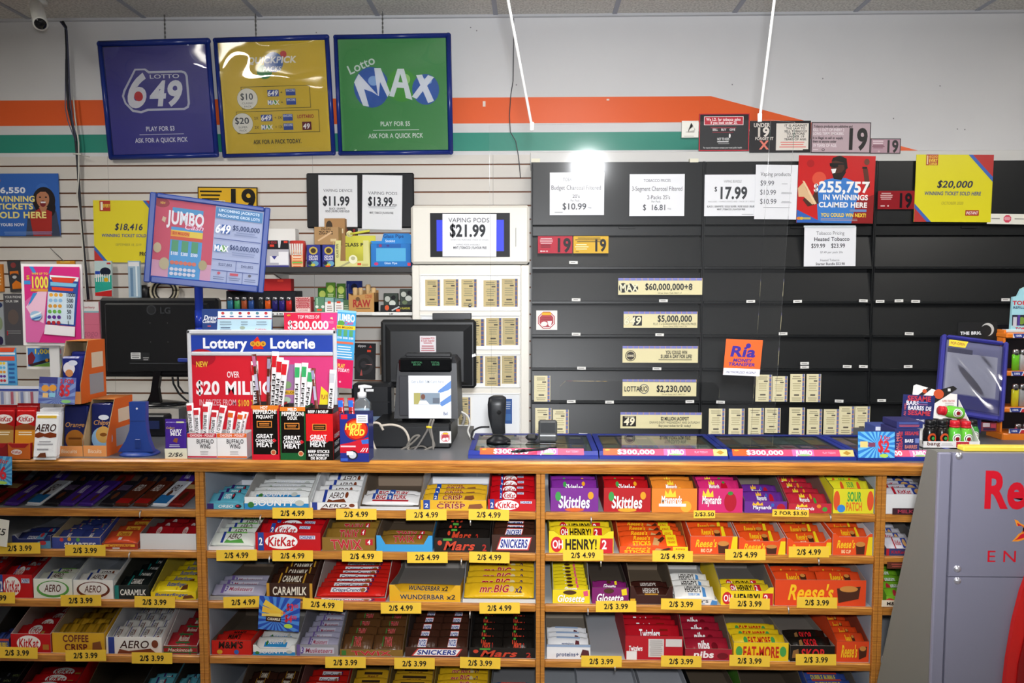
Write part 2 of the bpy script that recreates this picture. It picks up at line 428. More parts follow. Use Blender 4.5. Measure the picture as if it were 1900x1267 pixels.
# prongs hooked on shelf edges
for b, x, y in ((1, 483, 963), (1, 873, 970), (1, 500, 1039), (1, 856, 1044), (1, 872, 1142), (2, 1097, 966), (2, 1115, 1046), (2, 1091, 1136), (2, 1541, 962), (2, 1519, 1043), (2, 1463, 1133), (2, 1141, 1241), (0, 260, 955), (0, 240, 1032)):
    p = P(x, y, YS-.006); u = [o for o in bpy.data.objects if o.name.startswith('shelf_unit') and o['label'].find(' '+BAYS[b]+' bay') > 0][0]
    if b == 2: u = [o for o in bpy.data.objects if o.name.startswith('shelf_unit') and 'the right bay' in o['label']][0]
    m = M(); m.tube([p+V((0, .0055, .012)), p+V((0, -.002, .006)), p+V((0, -.003, -.008))], [.003, .0028, .0018], ('d8d8d8', 'M'), 6); m.build('shelf_prong', u)
# ================================================================ packaged stock
A = {   # art on a 100 x 25 face: base colour, ops
 'kk': ('c4101a', [('e', 40, 12.5, 25, 10.5, 'fff'), ('t', 'KitKat', 40, 12.5, 12, 'c4101a', 42, 2, .15), ('r', 4, 0, 13, 25, '24489c'), ('t', '2', 8.5, 12.5, 10, 'fff', 6, 2), ('r', 68, 4, 92, 9, 'd8dde8'), ('t', 'CHUNKY', 80, 6.5, 4, '24489c', 22, 2)]),
 'kkp': ('c4101a', [('e', 45, 12.5, 30, 10.5, 'fff'), ('t', 'KitKat', 45, 12.5, 12, 'c4101a', 50, 2, .15), ('r', 80, 14, 95, 21, 'b07a32')]),
 'aero': ('f1f0ee', [('p', [(20, 25), (24, 18), (40, 21), (60, 19), (80, 17), (92, 25)], '7b3a20'), ('o', 'AERO', 52, 11, 11, '3d1d16', 52, 1, .2, 0, 'fff'), ('r', 4, 0, 15, 25, '2a3f94'), ('e', 88, 10, 6, 6, '7b3a20')]),
 'aerm': ('eef3ea', [('p', [(18, 25), (24, 17), (40, 20), (60, 18), (80, 15), (96, 25)], '5aa34a'), ('t', 'AERO', 52, 10, 11, '4a2418', 50, 1, .2), ('r', 4, 0, 14, 25, '2a3f94'), ('r', 15, 0, 95, 3, '7dba66')]),
 'bounty': ('f2f4f2', [('r', 0, 13, 100, 25, '2f8fd0'), ('o', 'BOUNTY', 45, 12, 11, 'fff', 66, 2, .1, 0, '2476b4'), ('e', 86, 12, 7, 6, 'c9cfc8'), ('e', 10, 16, 5, 6, '3d7f3a')]),
 'oreo': ('5fb4cc', [('r', 0, 0, 18, 25, '3a2a6e'), ('t', 'OREO', 52, 12.5, 12, 'f4f6f8', 42, 2, .2), ('e', 86, 12, 9, 9, '2b2330'), ('e', 84, 10, 4, 4, 'd22f48')]),
 'turk': ('f3f1f0', [('t', 'BIG', 24, 11, 13, 'b3232f', 26, 2, .1), ('r', 40, 0, 54, 25, '2c55a8'), ('t', "'R", 47, 12, 11, 'fff', 9, 2), ('t', 'TURK', 72, 11, 13, 'b3232f', 34, 2, .1), ('r', 4, 20, 96, 25, 'c6323c'), ('r', 2, 0, 9, 18, '2c4ea4')]),
 'crisp': ('e8b52a', [('r', 4, 0, 14, 25, '24489c'), ('t', '2', 9, 13, 9, 'fff', 6, 2), ('o', 'CRISP', 46, 14, 11, '8a1f28', 44, 2, 0, 0, 'fff'), ('t', 'COFFEE', 46, 5, 4, '8a1f28', 36, 2), ('p', [(72, 20), (74, 10), (92, 8), (95, 17), (88, 22)], '8a5230')]),
 'cc2': ('d9a92a', [('t', 'COFFEE', 45, 7, 8, '6b1f22', 50, 2), ('t', 'CRISP', 45, 18, 8, '6b1f22', 44, 2), ('p', [(76, 23), (77, 12), (92, 10), (95, 20)], '8a5230')]),
 'twix': ('8c6a28', [('o', 'TWIX', 46, 13, 17, 'c02030', 58, 2, -.15, 0, 'f4efe6'), ('r', 82, 3, 96, 14, 'c02030'), ('t', '4', 89, 8.5, 8, 'fff', 6, 2, .1)]),
 'twxb': ('5a3a1e', [('o', 'TWIX', 50, 13, 15, 'c02030', 62, 2, -.1, 0, 'e9ddd0'), ('r', 3, 4, 10, 21, '3d7f3a')]),
 'mars': ('191512', [('t', 'Mars', 46, 14, 15, 'c8432a', 56, 2, .3), ('e', 10, 9, 4, 4.5, 'c8432a'), ('r', 16, 1, 32, 5, '4f9a3a'), ('t', '2', 90, 17, 11, 'b02a20', 8, 2)]),
 'snick': ('3f2318', [('p', [(10, 22), (20, 3), (92, 3), (84, 22)], 'c23a3a'), ('p', [(13, 20.5), (22, 4.5), (89, 4.5), (81, 20.5)], 'f2f2f2'), ('t', 'SNICKERS', 51, 12.5, 11, '1f3590', 62, 3, .2)]),
 'musk': ('a9a6bd', [('r', 10, 6, 90, 20, 'c9c8d6'), ('t', '3', 14, 13, 13, '5a3f98', 8, 2, .2), ('t', 'Musketeers', 54, 13, 10, 'a03a56', 66, 1, .25), ('r', 0, 0, 8, 25, '6f5a98')]),
 'cara': ('3b2117', [('t', 'CARAMILK', 50, 11, 11, 'f3ead6', 74, 2, .1), ('r', 30, 19, 84, 23, 'b98a3a'), ('r', 0, 0, 6, 25, 'c9962e'), ('r', 94, 0, 100, 25, 'c9962e')]),
 'carg': ('1d2424', [('t', 'CARAMILK', 54, 12.5, 10, 'f0f0ea', 76, 2, .1), ('r', 0, 0, 12, 25, '1d7f7a')]),
 'cc': ('cf2018', [('r', 10, 5, 80, 19, 'f0eff2'), ('t', 'CrispyCrunch', 42, 12.5, 9, '2a2a5e', 58, 2, .1), ('t', '2', 82, 12.5, 14, '2a2a5e', 8, 2, .2), ('e', 73, 13, 5, 6, '9a6a42')]),
 'wund': ('e5ae22', [('o', 'WUNDERBAR', 46, 12, 12, '2a2a34', 62, 2, 0, 0, 'f4efe0'), ('t', 'x2', 87, 12, 12, '2a2a34', 12, 2, .1)]),
 'mrbig': ('e2b41e', [('o', 'mr.BIG', 42, 12.5, 14, 'b51a30', 56, 2, .25, 0, 'fff'), ('t', 'x2', 88, 14, 12, '40245e', 13, 2, .2), ('e', 74, 13, 5, 6, 'd8c594')]),
 'mm': ('cf1f14', [('t', "M&M'S", 48, 8, 11, '2c1812', 62, 3, .1), ('e', 20, 20, 7, 4, 'd7a52c'), ('e', 62, 20, 6, 4, '2f63b8')]),
 'oh': ('f0cf22', [('e', 12, 13, 9, 11, 'c8202c'), ('t', 'OH', 14, 13, 11, 'fff', 17, 2), ('t', 'HENRY!', 50, 13, 14, '1c1712', 50, 3), ('p', [(78, 25), (80, 4), (99, 4), (99, 25)], 'c8202c'), ('t', '2', 86, 13, 12, 'fff', 8, 2)]),
 'rst': ('e5501c', [('t', "Reese's", 28, 6, 9, 'f3c321', 36, 1, .3), ('t', 'STICKS', 26, 18, 9, 'f3c321', 38, 3), ('p', [(48, 22), (54, 5), (66, 10), (60, 24)], 'c99a62'), ('p', [(60, 12), (72, 3), (76, 8), (66, 17)], '4a2616'), ('r', 78, 0, 100, 25, 'ecd01e'), ('t', 'KING', 89, 8, 5, 'd0431c', 14, 2), ('t', 'GRAND', 89, 17, 5, 'd0431c', 16, 2)]),
 'ree': ('e5501c', [('t', "Reese's", 34, 10, 10, 'f3c321', 46, 2, .3), ('p', [(60, 24), (58, 9), (82, 9), (80, 24)], '4a2616'), ('e', 70, 10, 12, 3.5, 'c9873f'), ('p', [(100, 0), (100, 25), (84, 25), (90, 0)], 'ecd01e'), ('t', 'BIG CUP', 34, 20, 4.5, 'f3e3b0', 24, 2)]),
 'reb': ('e0481c', [('t', "Reese's", 40, 12, 14, 'f3c321', 50, 2, .3), ('p', [(70, 22), (68, 8), (94, 6), (92, 18)], '4a2616'), ('e', 81, 8.5, 10, 3, 'c9873f')]),
 'glo': ('edd320', [('o', 'Glosette', 50, 16, 12, 'fff', 74, 2, .25, 0, '5a3a1e'), ('e', 46, 5, 18, 4, '4a2c1a'), ('p', [(82, 3), (94, 1), (96, 11), (84, 12)], 'e0507a')]),
 'glp': ('7d1f68', [('o', 'Glosette', 50, 16, 12, 'fff', 74, 2, .25, 0, '4a1240'), ('e', 46, 5, 14, 4, '4a2c1a'), ('p', [(80, 3), (94, 1), (96, 11), (82, 12)], 'e8d020')]),
 'her': ('3a1a14', [('t', "HERSHEY'S", 50, 12, 12, 'c9c0b8', 72, 2), ('r', 20, 20, 80, 23, 'c08a2c')]),
 'hew': ('e9e6e0', [('t', "HERSHEY'S", 44, 9, 12, '1c1512', 72, 2), ('t', "COOKIES 'N' CREME", 46, 20, 5, '3a8ad0', 52, 2), ('p', [(84, 25), (88, 2), (100, 6), (100, 25)], '4a86c0')]),
 'prot': ('e8e8ea', [('t', 'proteins+', 48, 17, 7, '3f4f78', 52, 2), ('r', 0, 0, 100, 4, '8fa3c0'), ('p', [(76, 22), (82, 8), (96, 10), (98, 20)], '5c2a30')]),
 'twz': ('b31522', [('o', 'Twizzlers', 42, 13, 12, 'fff', 56, 2, .1, 0, '6e0c16'), ('r', 70, 6, 92, 9, '7c1a12'), ('r', 68, 15, 90, 18, '7c1a12')]),
 'nib': ('a01c30', [('t', 'nibs', 40, 12, 14, 'f4eeee', 44, 3, .1), ('e', 80, 15, 12, 7, '6e0f1c')]),
 'eat': ('e9c41c', [('t', 'EAT-MORE', 50, 13, 14, 'c22a1a', 66, 3), ('e', 10, 12, 6, 7, '4a9a4a'), ('e', 90, 12, 6, 7, '4a9a4a')]),
 'skor': ('17130f', [('t', 'SKOR', 52, 13, 15, 'd02028', 54, 2), ('p', [(4, 20), (6, 8), (18, 5), (20, 18)], '8a6238'), ('r', 20, 22, 90, 24, 'aaa')]),
 'skp': ('7a2a8e', [('o', 'Skittles', 50, 15, 12, 'fff', 66, 2, .1, 0, '3a1248'), ('e', 16, 9, 6, 5, '3f9a4a'), ('e', 84, 8, 6, 4, 'e8a020'), ('e', 50, 23, 20, 2, 'd8632a')]),
 'skr': ('b5161c', [('o', 'Skittles', 50, 15, 12, 'fff', 66, 2, .1, 0, '5a0c10'), ('e', 16, 9, 6, 5, '3f9a4a'), ('e', 84, 8, 6, 4, 'e8a020'), ('e', 50, 23, 20, 2, 'e0a52a')]),
 'mo': ('e4842c', [('p', [(28, 9), (30, 2), (36, 6), (41, 0), (46, 6), (52, 2), (54, 9)], 'f4d43a'), ('o', 'Maynards', 44, 12, 8, 'fff', 46, 2, .1, 0, '7a3a10'), ('e', 76, 19, 12, 6, 'f2b03a'), ('r', 16, 16, 76, 19, 'eee')]),
 'mp': ('d22a6e', [('p', [(8, 9), (10, 2), (16, 6), (21, 0), (26, 6), (32, 2), (34, 9)], 'f4d43a'), ('o', 'Maynards', 30, 12, 8, 'fff', 44, 2, .1, 0, '7a1040'), ('e', 72, 14, 14, 10, 'b5122a'), ('e', 72, 5, 6, 2, '3f8a3a')]),
 'mv': ('6a2f90', [('p', [(18, 9), (20, 2), (26, 6), (31, 0), (36, 6), (42, 2), (44, 9)], 'f0b83a'), ('o', 'Maynards', 42, 13, 8, 'fff', 44, 2, .1, 0, '34124e'), ('e', 86, 14, 10, 9, 'b51a30'), ('e', 66, 8, 4, 4, '3a62b8')]),
 'mr': ('c42a3c', [('p', [(18, 9), (20, 2), (26, 6), (31, 0), (36, 6), (42, 2), (44, 9)], 'f4d43a'), ('o', 'Maynards', 38, 13, 8, 'fff', 44, 2, .1, 0, '6e1020'), ('e', 70, 7, 5, 5, 'e8902a'), ('e', 84, 15, 6, 6, '4a9a3a')]),
 'sour': ('e3d92a', [('o', 'SOUR', 52, 8, 9, '3fa044', 34, 3, 0, 0, '14240e'), ('o', 'PATCH', 52, 18, 8, 'e8742a', 40, 3, 0, 0, '40200c'), ('e', 8.5, 12, 8, 10, 'e0542a'), ('e', 91.5, 12, 8, 10, 'e0542a'), ('e', 20, 20, 10, 4, '3a8ad8')]),
 'smart': ('3f4fa0', [('o', 'SMARTIES', 58, 17, 9, 'fff', 66, 3, .1, 0, '2a2a5a'), ('e', 20, 6, 4, 4, 'd23a3a'), ('e', 36, 5, 4, 4, 'e8a63a'), ('e', 54, 6, 4, 4, '5aa84a'), ('r', 0, 0, 100, 1, 'd8c59a')]),
 'cook': ('2a3470', [('t', 'COOKIES', 40, 17, 8, 'dfe8f2', 56, 2, .1), ('p', [(56, 25), (68, 6), (100, 4), (100, 25)], '5a9ac4'), ('e', 80, 10, 9, 6, 'c23a44')]),
 'crun': ('d8502a', [('r', 6, 4, 92, 15, 'edb43a'), ('t', 'Crunchie', 50, 10, 8, 'b52a1c', 62, 2, .2), ('r', 30, 18, 50, 24, 'd9d9d9')]),
 'redw': ('a3141e', [('e', 50, 12, 26, 9, 'd8c8c4'), ('t', 'KitKat', 50, 12, 9, 'a3141e', 38, 2, .1)]),
 'butt': ('efd41e', [('t', 'Butterfinger', 46, 9, 9, '2a4aa4', 72, 2, .2), ('p', [(70, 23), (74, 12), (90, 9), (96, 20)], '6a3a1c'), ('t', '6', 54, 19, 7, 'b06a1c', 5, 2)]),
 'mack': ('a8202a', [('r', 0, 3, 100, 6, '2f6a3a'), ('r', 0, 18, 100, 21, '2f6a3a'), ('r', 18, 0, 23, 25, '2f6a3a'), ('r', 76, 0, 81, 25, '2f6a3a'), ('t', 'Mackintosh', 50, 12, 9, 'f0e6da', 74, 1, .3)]),
 'mini': ('d8d4dc', [('t', 'KitKat', 34, 12, 10, 'b01c2a', 40, 2, .1), ('r', 60, 2, 96, 23, '2a3f94'), ('e', 78, 12, 12, 8, 'd8a86a'), ('r', 0, 0, 8, 25, 'b01c2a')]),
 'air': ('7cb82a', [('o', 'AIRHEADS', 60, 14, 11, 'f2f2f2', 70, 3, .1, 0, '2f4a12'), ('e', 10, 15, 14, 10, 'c2303a')]),
 'dub': ('3f57a8', [('t', 'DUBBLE BUBBLE', 50, 12, 10, 'f0d83a', 84, 3), ('r', 0, 20, 100, 25, 'e0c83a'), ('r', 0, 0, 100, 4, 'c8463a')]),
 'jer': ('15161a', [('r', 20, 4, 30, 21, '3a3c44'), ('t', 'MEN', 60, 12, 9, '6a7a4a', 30, 2)]),
 'yel': ('c89a20', [('r', 0, 6, 100, 12, '3a2a1a'), ('t', 'PEANUT', 50, 17, 6, '6a1f1c', 60, 2)]),
}
BARM = {}
def bar_mesh(art, L, wd, th, fin='f'):
    key = (art, round(L, 3), round(wd, 3), round(th, 3))
    if key in BARM: return BARM[key]
    base, ops = A[art]; m = M(); n = 12; e = .012 if L > .05 else L*.1
    prof = [(-L/2, .42, .96), (-L/2+e*.8, .12, .98), (-L/2+e*1.6, .78, 1), (-L/2+e*3, 1, 1), (L/2-e*3, 1, 1), (L/2-e*1.6, .78, 1), (L/2-e*.8, .12, .98), (L/2, .42, .96)]
    vs = []; fs = []
    for x, t, w_ in prof:
        for k in range(n):
            a = 2*PI*k/n; c, q = math.cos(a), math.sin(a)
            vs.append((x, w_*wd/2*math.copysign(abs(c)**.6, c), th/2+t*th/2*math.copysign(abs(q)**.45, q)))
    for i in range(len(prof)-1):
        for k in range(n): fs.append((i*n+k, (i+1)*n+k, (i+1)*n+(k+1) % n, i*n+(k+1) % n))
    fs += [tuple(range(n)), tuple(range((len(prof)-1)*n, len(prof)*n))[::-1]]
    m.add(vs, fs, (base, fin), True)
    F = Face((-L/2+e*2.4, -wd*.40, th), (L-e*4.8, 0, 0), (0, wd*.80, 0), (0, 0, 100, 25))
    m.draw(F, ops, off=.0006, fin='g')
    o = m.build('bar', org=(0, 0, 0)); me = o.data; bpy.data.objects.remove(o); BARM[key] = me; return me
def put(name, me, loc, rot, label, cat, group=None):
    o = bpy.data.objects.new(name, me); C.objects.link(o); o.location = loc; o.rotation_euler = rot
    return tag(o, label, cat, group)
BCOUNT = {}
def stock(b, r, x0, x1, yf, yt, art, n, bdesc, bxdesc, cols=1, ear=0, inner='9a8c7c', base=None, fops=None, hbpx=None, tilt=16, dmax=.046, name='candy_bar', D=.3, back=None, rise=None, side=None, Yf=None, noart=False, th=None):
    k = BCOUNT.get((b, r), 0); BCOUNT[(b, r)] = k+1
    where = '%s shelf, %s bay' % (RN[r], BAYS[b])
    Yf = Yf or YS+.016; z0 = ROWZ[r]+.0002; cx = (x0+x1)/2
    xl, xr = P(x0, yf, Yf).x+.001, P(x1, yf, Yf).x-.001
    xl = max(xl, UX[b]+.016); xr = min(xr, UX[b+1]-.016)
    zf = max(P(cx, yf, Yf).z, z0+.012); hf = zf-z0
    lim = (ROWZ[r-1]-SL if r else ZN)-.006
    zb = min(lim, P(cx, hbpx, Yf+D).z) if hbpx else lim
    zb = max(zb, zf)
    abase, aops = A[art]; base = base or abase
    t = .0022; m = M(); he = min(hf+ear, lim-z0)
    hh = he
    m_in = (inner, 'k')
    w_ = xr-xl
    F = Face((xl, Yf, z0), (w_, 0, 0), (0, 0, he), (0, 0, 100, 25))
    if ear:
        q = 25*(1-hf/he); pts = [(0, 25), (100, 25), (100, 0), (93, 0), (84, q), (16, q), (7, 0), (0, 0)]
        m.slab(F, t, (base, 'm'), pts, back=m_in)
        FA = Face((xl, Yf, z0), (w_, 0, 0), (0, 0, hf), (0, 0, 100, 25))
    else:
        m.slab(F, t, (base, 'm'), back=m_in); FA = F
    if not noart: m.draw(FA, fops if fops is not None else aops, fin='m')
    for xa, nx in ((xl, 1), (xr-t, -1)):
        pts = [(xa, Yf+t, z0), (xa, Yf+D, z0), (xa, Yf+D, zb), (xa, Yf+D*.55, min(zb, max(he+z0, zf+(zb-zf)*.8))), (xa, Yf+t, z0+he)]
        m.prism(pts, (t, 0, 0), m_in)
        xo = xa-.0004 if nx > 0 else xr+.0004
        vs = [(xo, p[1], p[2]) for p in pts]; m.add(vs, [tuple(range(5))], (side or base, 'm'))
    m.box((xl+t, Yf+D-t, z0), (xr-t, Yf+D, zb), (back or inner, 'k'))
    dy = min(dmax, (D-.03)/max(n, 1)); rows = []
    th_ = th or min(.02, dy*.42)
    for i in range(n):
        yp = yf-(i+.5)*(yf-yt)/n; Yi = Yf+.012+dy*(i+.5)
        z = P(cx, yp, Yi).z-th_*.6
        z = max(z, z0+.003+dy*.3); z = min(z, lim-.022)
        if rows and z < rows[-1][1]-.012: z = rows[-1][1]-.012
        rows.append([Yi, z])
    if rows:
        zA = min(z for y, z in rows); fl = [(xl+t, Yf+t, max(z0+.001, rows[0][1]-dy*.33)), (xl+t, rows[-1][0]+dy*.6, max(z0+.001, rows[-1][1]-dy*.28))]
        for y, z in rows[1:-1]:
            fl.insert(-1, (xl+t, y, max(z0+.001, z-dy*.3)))
        fl += [(xl+t, Yf+D-t, fl[-1][2]), (xl+t, Yf+D-t, z0+.0004), (xl+t, Yf+t, z0+.0004)]
        m.prism(fl, (w_-2*t, 0, 0), m_in)
    else: m.box((xl+t, Yf+t, z0), (xr-t, Yf+D-t, z0+.002), m_in)
    o = m.build('display_box')
    tag(o, '%s, %s from left, %s' % (bxdesc, ORD[k], where), 'box', 'candy display boxes on the counter shelves')
    L = (w_-2*t-.004)/cols; L1 = L-.002 if cols > 1 else L
    if not n: return
    me = bar_mesh(art, L1, dy*1.1, th_)
    rn = random.Random(k*17+r*5+b)
    for i, (y, z) in enumerate(rows):
        for c in range(cols):
            x = xl+t+.002+L*(c+.5)
            lab = '%s %s%s from front, %s box from left, %s' % (ORD[i], ('left ', 'right ')[c] if cols == 2 else ('left ', 'centre ', 'right ', 'end ')[c] if cols > 2 else '', bdesc, ORD[k], where)
            put(name, me, (x+rn.uniform(-.001, .001), y, z), (math.radians(tilt+11+rn.uniform(-4, 4)), math.radians(rn.uniform(-1, 1)), math.radians(rn.uniform(-1.6, 1.6))), lab, 'candy bar', 'candy bars in the display boxes')
# ================================================================ stock, middle bay
S = stock
S(1, 0, 383, 452, 934, 905, 'oreo', 3, 'teal cookie tube', 'open pale box of teal cookie tubes', th=.022, hbpx=890, inner='c9ccd2')
S(1, 0, 453, 573, 922, 894, 'bounty', 4, 'white and blue bar', 'white and blue box with palm tree', inner='a5a39f', tilt=20)
S(1, 0, 575, 664, 932, 884, 'aero', 4, 'white bubble bar', 'white box of bubble chocolate bars', inner='d8d8d8', dmax=.06, tilt=24, side='e6e6e6')
S(1, 0, 667, 778, 941, 925, 'turk', 2, 'red and white bar', 'nearly empty brown box, red lettered bars', inner='7d6c5b', base='d9d9da', noart=True)
S(1, 0, 780, 903, 928, 903, 'crisp', 3, 'yellow wafer bar', 'yellow box with white inside', inner='d5d5d8', hbpx=884, tilt=22)
S(1, 0, 905, 996, 926, 884, 'kk', 4, 'red wafer bar', 'full red box with blue stripe', inner='8a2a2a', dmax=.05, tilt=26)
S(1, 1, 380, 472, 1014, 962, 'aerm', 5, 'green mint bar', 'white box of green mint bars', inner='dcdcdc', base='eceef0', noart=True, dmax=.05, tilt=22)
S(1, 1, 473, 595, 988, 962, 'kk', 3, 'red wafer bar', 'red box with big white oval and blue stripe', inner='7a1a1c', dmax=.06, tilt=28)
S(1, 1, 597, 696, 997, 963, 'twix', 3, 'gold caramel bar', 'gold brown box with big red letters', inner='6a5638', dmax=.06, tilt=26)
S(1, 1, 698, 803, 1010, 996, 'twix', 2, 'caramel cookie bar', 'nearly empty blue fronted box, brown inside', inner='6e5c49', base='3d9fdc', noart=True, ear=.03)
S(1, 1, 805, 910, 998, 966, 'mars', 3, 'black bar', 'black box with orange script', inner='2a2622', dmax=.06, tilt=26)
S(1, 1, 912, 997, 992, 963, 'snick', 4, 'dark brown bar', 'dark brown box with white panel', inner='3a2a24', dmax=.05, tilt=26)
S(1, 2, 386, 492, 1106, 1070, 'musk', 3, 'silver bar', 'grey box of silver and purple bars', inner='6e5f50', base='a3a3a6', noart=True, hbpx=1046, dmax=.04, tilt=22)
S(1, 2, 494, 580, 1082, 1046, 'cara', 3, 'dark caramel bar', 'brown box with gold corner bands', inner='3a2c22', dmax=.06, tilt=22)
S(1, 2, 583, 716, 1114, 1042, 'cc', 7, 'red crunch bar', 'red box crammed with white banded bars', inner='a8a29c', dmax=.042, tilt=18)
S(1, 2, 722, 855, 1099, 1090, 'wund', 1, 'yellow bar', 'nearly empty yellow box, grey inside', inner='7f7a74', ear=.025, hbpx=1046)
S(1, 2, 858, 994, 1114, 1043, 'mrbig', 5, 'yellow double bar', 'clear tray of yellow double bars', inner='8a8f9a', base='d6d6d2', noart=True, dmax=.06, tilt=24)
S(1, 3, 392, 467, 1188, 1176, 'mm', 2, 'red candy pouch', 'red box of candy pouches, brown inside', inner='66584a', hbpx=1136)
S(1, 3, 469, 548, 1203, 1188, 'bounty', 2, 'white and blue bar', 'white and blue box, grey inside, dented', inner='96938e', ear=.012, hbpx=1140)
S(1, 3, 550, 628, 1196, 1137, 'musk', 6, 'silver bar', 'grey box of purple ended silver bars', inner='7c7a80', base='98979f', dmax=.045, tilt=20)
S(1, 3, 630, 748, 1205, 1144, 'twxb', 4, 'brown caramel bar', 'gold box of large red lettering', cols=2, inner='5c4631', base='87682c', dmax=.06, tilt=24)
S(1, 3, 751, 868, 1201, 1140, 'snick', 5, 'brown bar', 'dark brown box with huge blue letters', cols=2, inner='3a2a24', dmax=.055, tilt=24)
S(1, 3, 870, 996, 1202, 1138, 'mars', 5, 'black bar', 'black box with orange script', cols=2, inner='24201c', dmax=.055, tilt=24)
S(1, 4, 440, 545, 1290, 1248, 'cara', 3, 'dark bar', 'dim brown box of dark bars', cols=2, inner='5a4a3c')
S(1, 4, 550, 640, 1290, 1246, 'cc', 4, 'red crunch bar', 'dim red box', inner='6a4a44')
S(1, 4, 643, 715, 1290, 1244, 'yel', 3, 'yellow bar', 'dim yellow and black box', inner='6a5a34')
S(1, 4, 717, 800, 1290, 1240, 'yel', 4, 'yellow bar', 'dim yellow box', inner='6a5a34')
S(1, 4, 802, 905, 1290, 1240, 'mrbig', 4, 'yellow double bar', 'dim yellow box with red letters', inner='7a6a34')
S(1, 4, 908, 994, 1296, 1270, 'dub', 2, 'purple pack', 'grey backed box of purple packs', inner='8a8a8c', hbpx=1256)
# ---------------- left bay
S(0, 1, 22, 94, 1000, 986, 'cook', 2, 'navy cookie bar', 'navy cookie box, white inside', inner='b9bdc6', hbpx=962, ear=.012)
S(0, 1, 96, 186, 996, 960, 'smart', 4, 'blue candy carton', 'blue box of candy cartons', cols=2, inner='c8b48c', dmax=.055)
S(0, 1, 188, 256, 1008, 965, 'crun', 4, 'orange crunch bar', 'low tray of orange and red bars', inner='8a6a5a', base='b03a24', dmax=.055)
S(0, 1, 259, 364, 990, 960, 'redw', 4, 'dark red bar', 'plain white box of dark red bars', cols=2, inner='77706c', base='dedee0', noart=True, dmax=.055)
S(0, 2, -60, -6, 1064, 1030, 'kk', 3, 'red wafer bar', 'red box cut by the frame', inner='6a2020')
S(0, 2, -4, 60, 1066, 1030, 'kk', 4, 'red wafer bar', 'red box with white oval', inner='7a2020', dmax=.06)
S(0, 2, 61, 134, 1074, 1060, 'aerm', 2, 'green mint bar', 'white box with green ring, white inside', inner='ccd2da', fops=[('e', 50, 13, 42, 11, '5aa34a'), ('e', 50, 12, 36, 9, 'eef0ec'), ('t', 'AERO', 50, 12, 9, '5a2a1c', 42, 1, .2)])
S(0, 2, 135, 210, 1076, 1062, 'aero', 2, 'brown bubble bar', 'white box with brown ring, white inside', inner='ccd2da', fops=[('e', 50, 13, 42, 11, '6a3020'), ('e', 50, 12, 36, 9, 'f0eeec'), ('t', 'AERO', 50, 12, 9, '5a2a1c', 42, 1, .2)])
S(0, 2, 212, 276, 1086, 1040, 'carg', 4, 'black caramel bar', 'black and teal box', inner='3a3a34', dmax=.06)
S(0, 2, 279, 364, 1098, 1046, 'butt', 5, 'yellow bar', 'yellow box, full of bars', inner='b3a23a', dmax=.05)
S(0, 3, -20, 17, 1185, 1170, 'dub', 2, 'blue pack', 'dim blue box cut by the frame', inner='3a3630')
S(0, 3, 19, 94, 1176, 1130, 'kkp', 4, 'red wafer bar', 'red box with low front', inner='b5aca8', dmax=.06)
S(0, 3, 96, 194, 1174, 1132, 'cc2', 4, 'gold wafer bar', 'yellow box with brown lettering', cols=3, inner='a8977c', base='dfae28', dmax=.06)
S(0, 3, 196, 300, 1182, 1130, 'aero', 4, 'white bubble bar', 'white box full of upright bubble bars', cols=4, inner='cfd1d6', dmax=.06)
S(0, 3, 303, 366, 1198, 1152, 'mack', 4, 'tartan toffee bar', 'tartan red box, white inside', inner='c9c6c6', dmax=.06)
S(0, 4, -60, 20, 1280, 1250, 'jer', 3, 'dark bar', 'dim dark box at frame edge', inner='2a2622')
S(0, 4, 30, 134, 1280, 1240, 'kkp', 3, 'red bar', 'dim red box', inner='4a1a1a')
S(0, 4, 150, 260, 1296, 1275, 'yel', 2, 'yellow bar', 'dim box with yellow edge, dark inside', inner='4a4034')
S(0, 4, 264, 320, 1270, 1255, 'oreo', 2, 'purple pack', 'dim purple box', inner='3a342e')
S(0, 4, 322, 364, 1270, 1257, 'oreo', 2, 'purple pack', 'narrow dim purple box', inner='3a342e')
# ---------------- right bay
S(2, 0, 1021, 1111, 905, 884, 'skp', 3, 'purple candy bag', 'purple box of candy bags', inner='4a2456', tilt=30, dmax=.06)
S(2, 0, 1120, 1208, 905, 884, 'skr', 3, 'red candy bag', 'red box of candy bags', inner='4a1a18', tilt=30, dmax=.06)
S(2, 0, 1209, 1294, 906, 886, 'mo', 3, 'orange gummy bag', 'orange peach box', inner='5c3a24', tilt=30, dmax=.06)
S(2, 0, 1296, 1379, 906, 884, 'mp', 3, 'pink berry bag', 'pink box with red berry', inner='5a1a3a', tilt=30, dmax=.06)
S(2, 0, 1381, 1461, 930, 905, 'mv', 2, 'purple gummy bag', 'purple box, brown inside', inner='6d6258', tilt=30, dmax=.06)
S(2, 0, 1463, 1544, 934, 890, 'mr', 4, 'red fruit bag', 'red tray of fruit gummy bags', inner='7a5a50', tilt=30, dmax=.06)
S(2, 0, 1546, 1627, 907, 886, 'sour', 3, 'yellow sour bag', 'yellow box with orange splashes', inner='5e5440', tilt=30, dmax=.06)
S(2, 1, 1018, 1139, 993, 964, 'oh', 3, 'yellow nut bar', 'yellow box with white lettering', inner='9a8a3a', ear=.014, dmax=.06, tilt=24)
S(2, 1, 1149, 1277, 1014, 964, 'rst', 5, 'orange wafer stick', 'orange and yellow box of wafer sticks', inner='b87a3a', dmax=.05, tilt=22)
S(2, 1, 1281, 1369, 995, 964, 'ree', 3, 'orange peanut cup', 'orange box with torn white edge', inner='bfb6ac', dmax=.06, tilt=24)
S(2, 1, 1371, 1458, 1004, 964, 'ree', 3, 'orange peanut cup', 'orange box with cut down front', inner='bdb8b2', ear=.012, dmax=.06, tilt=24)
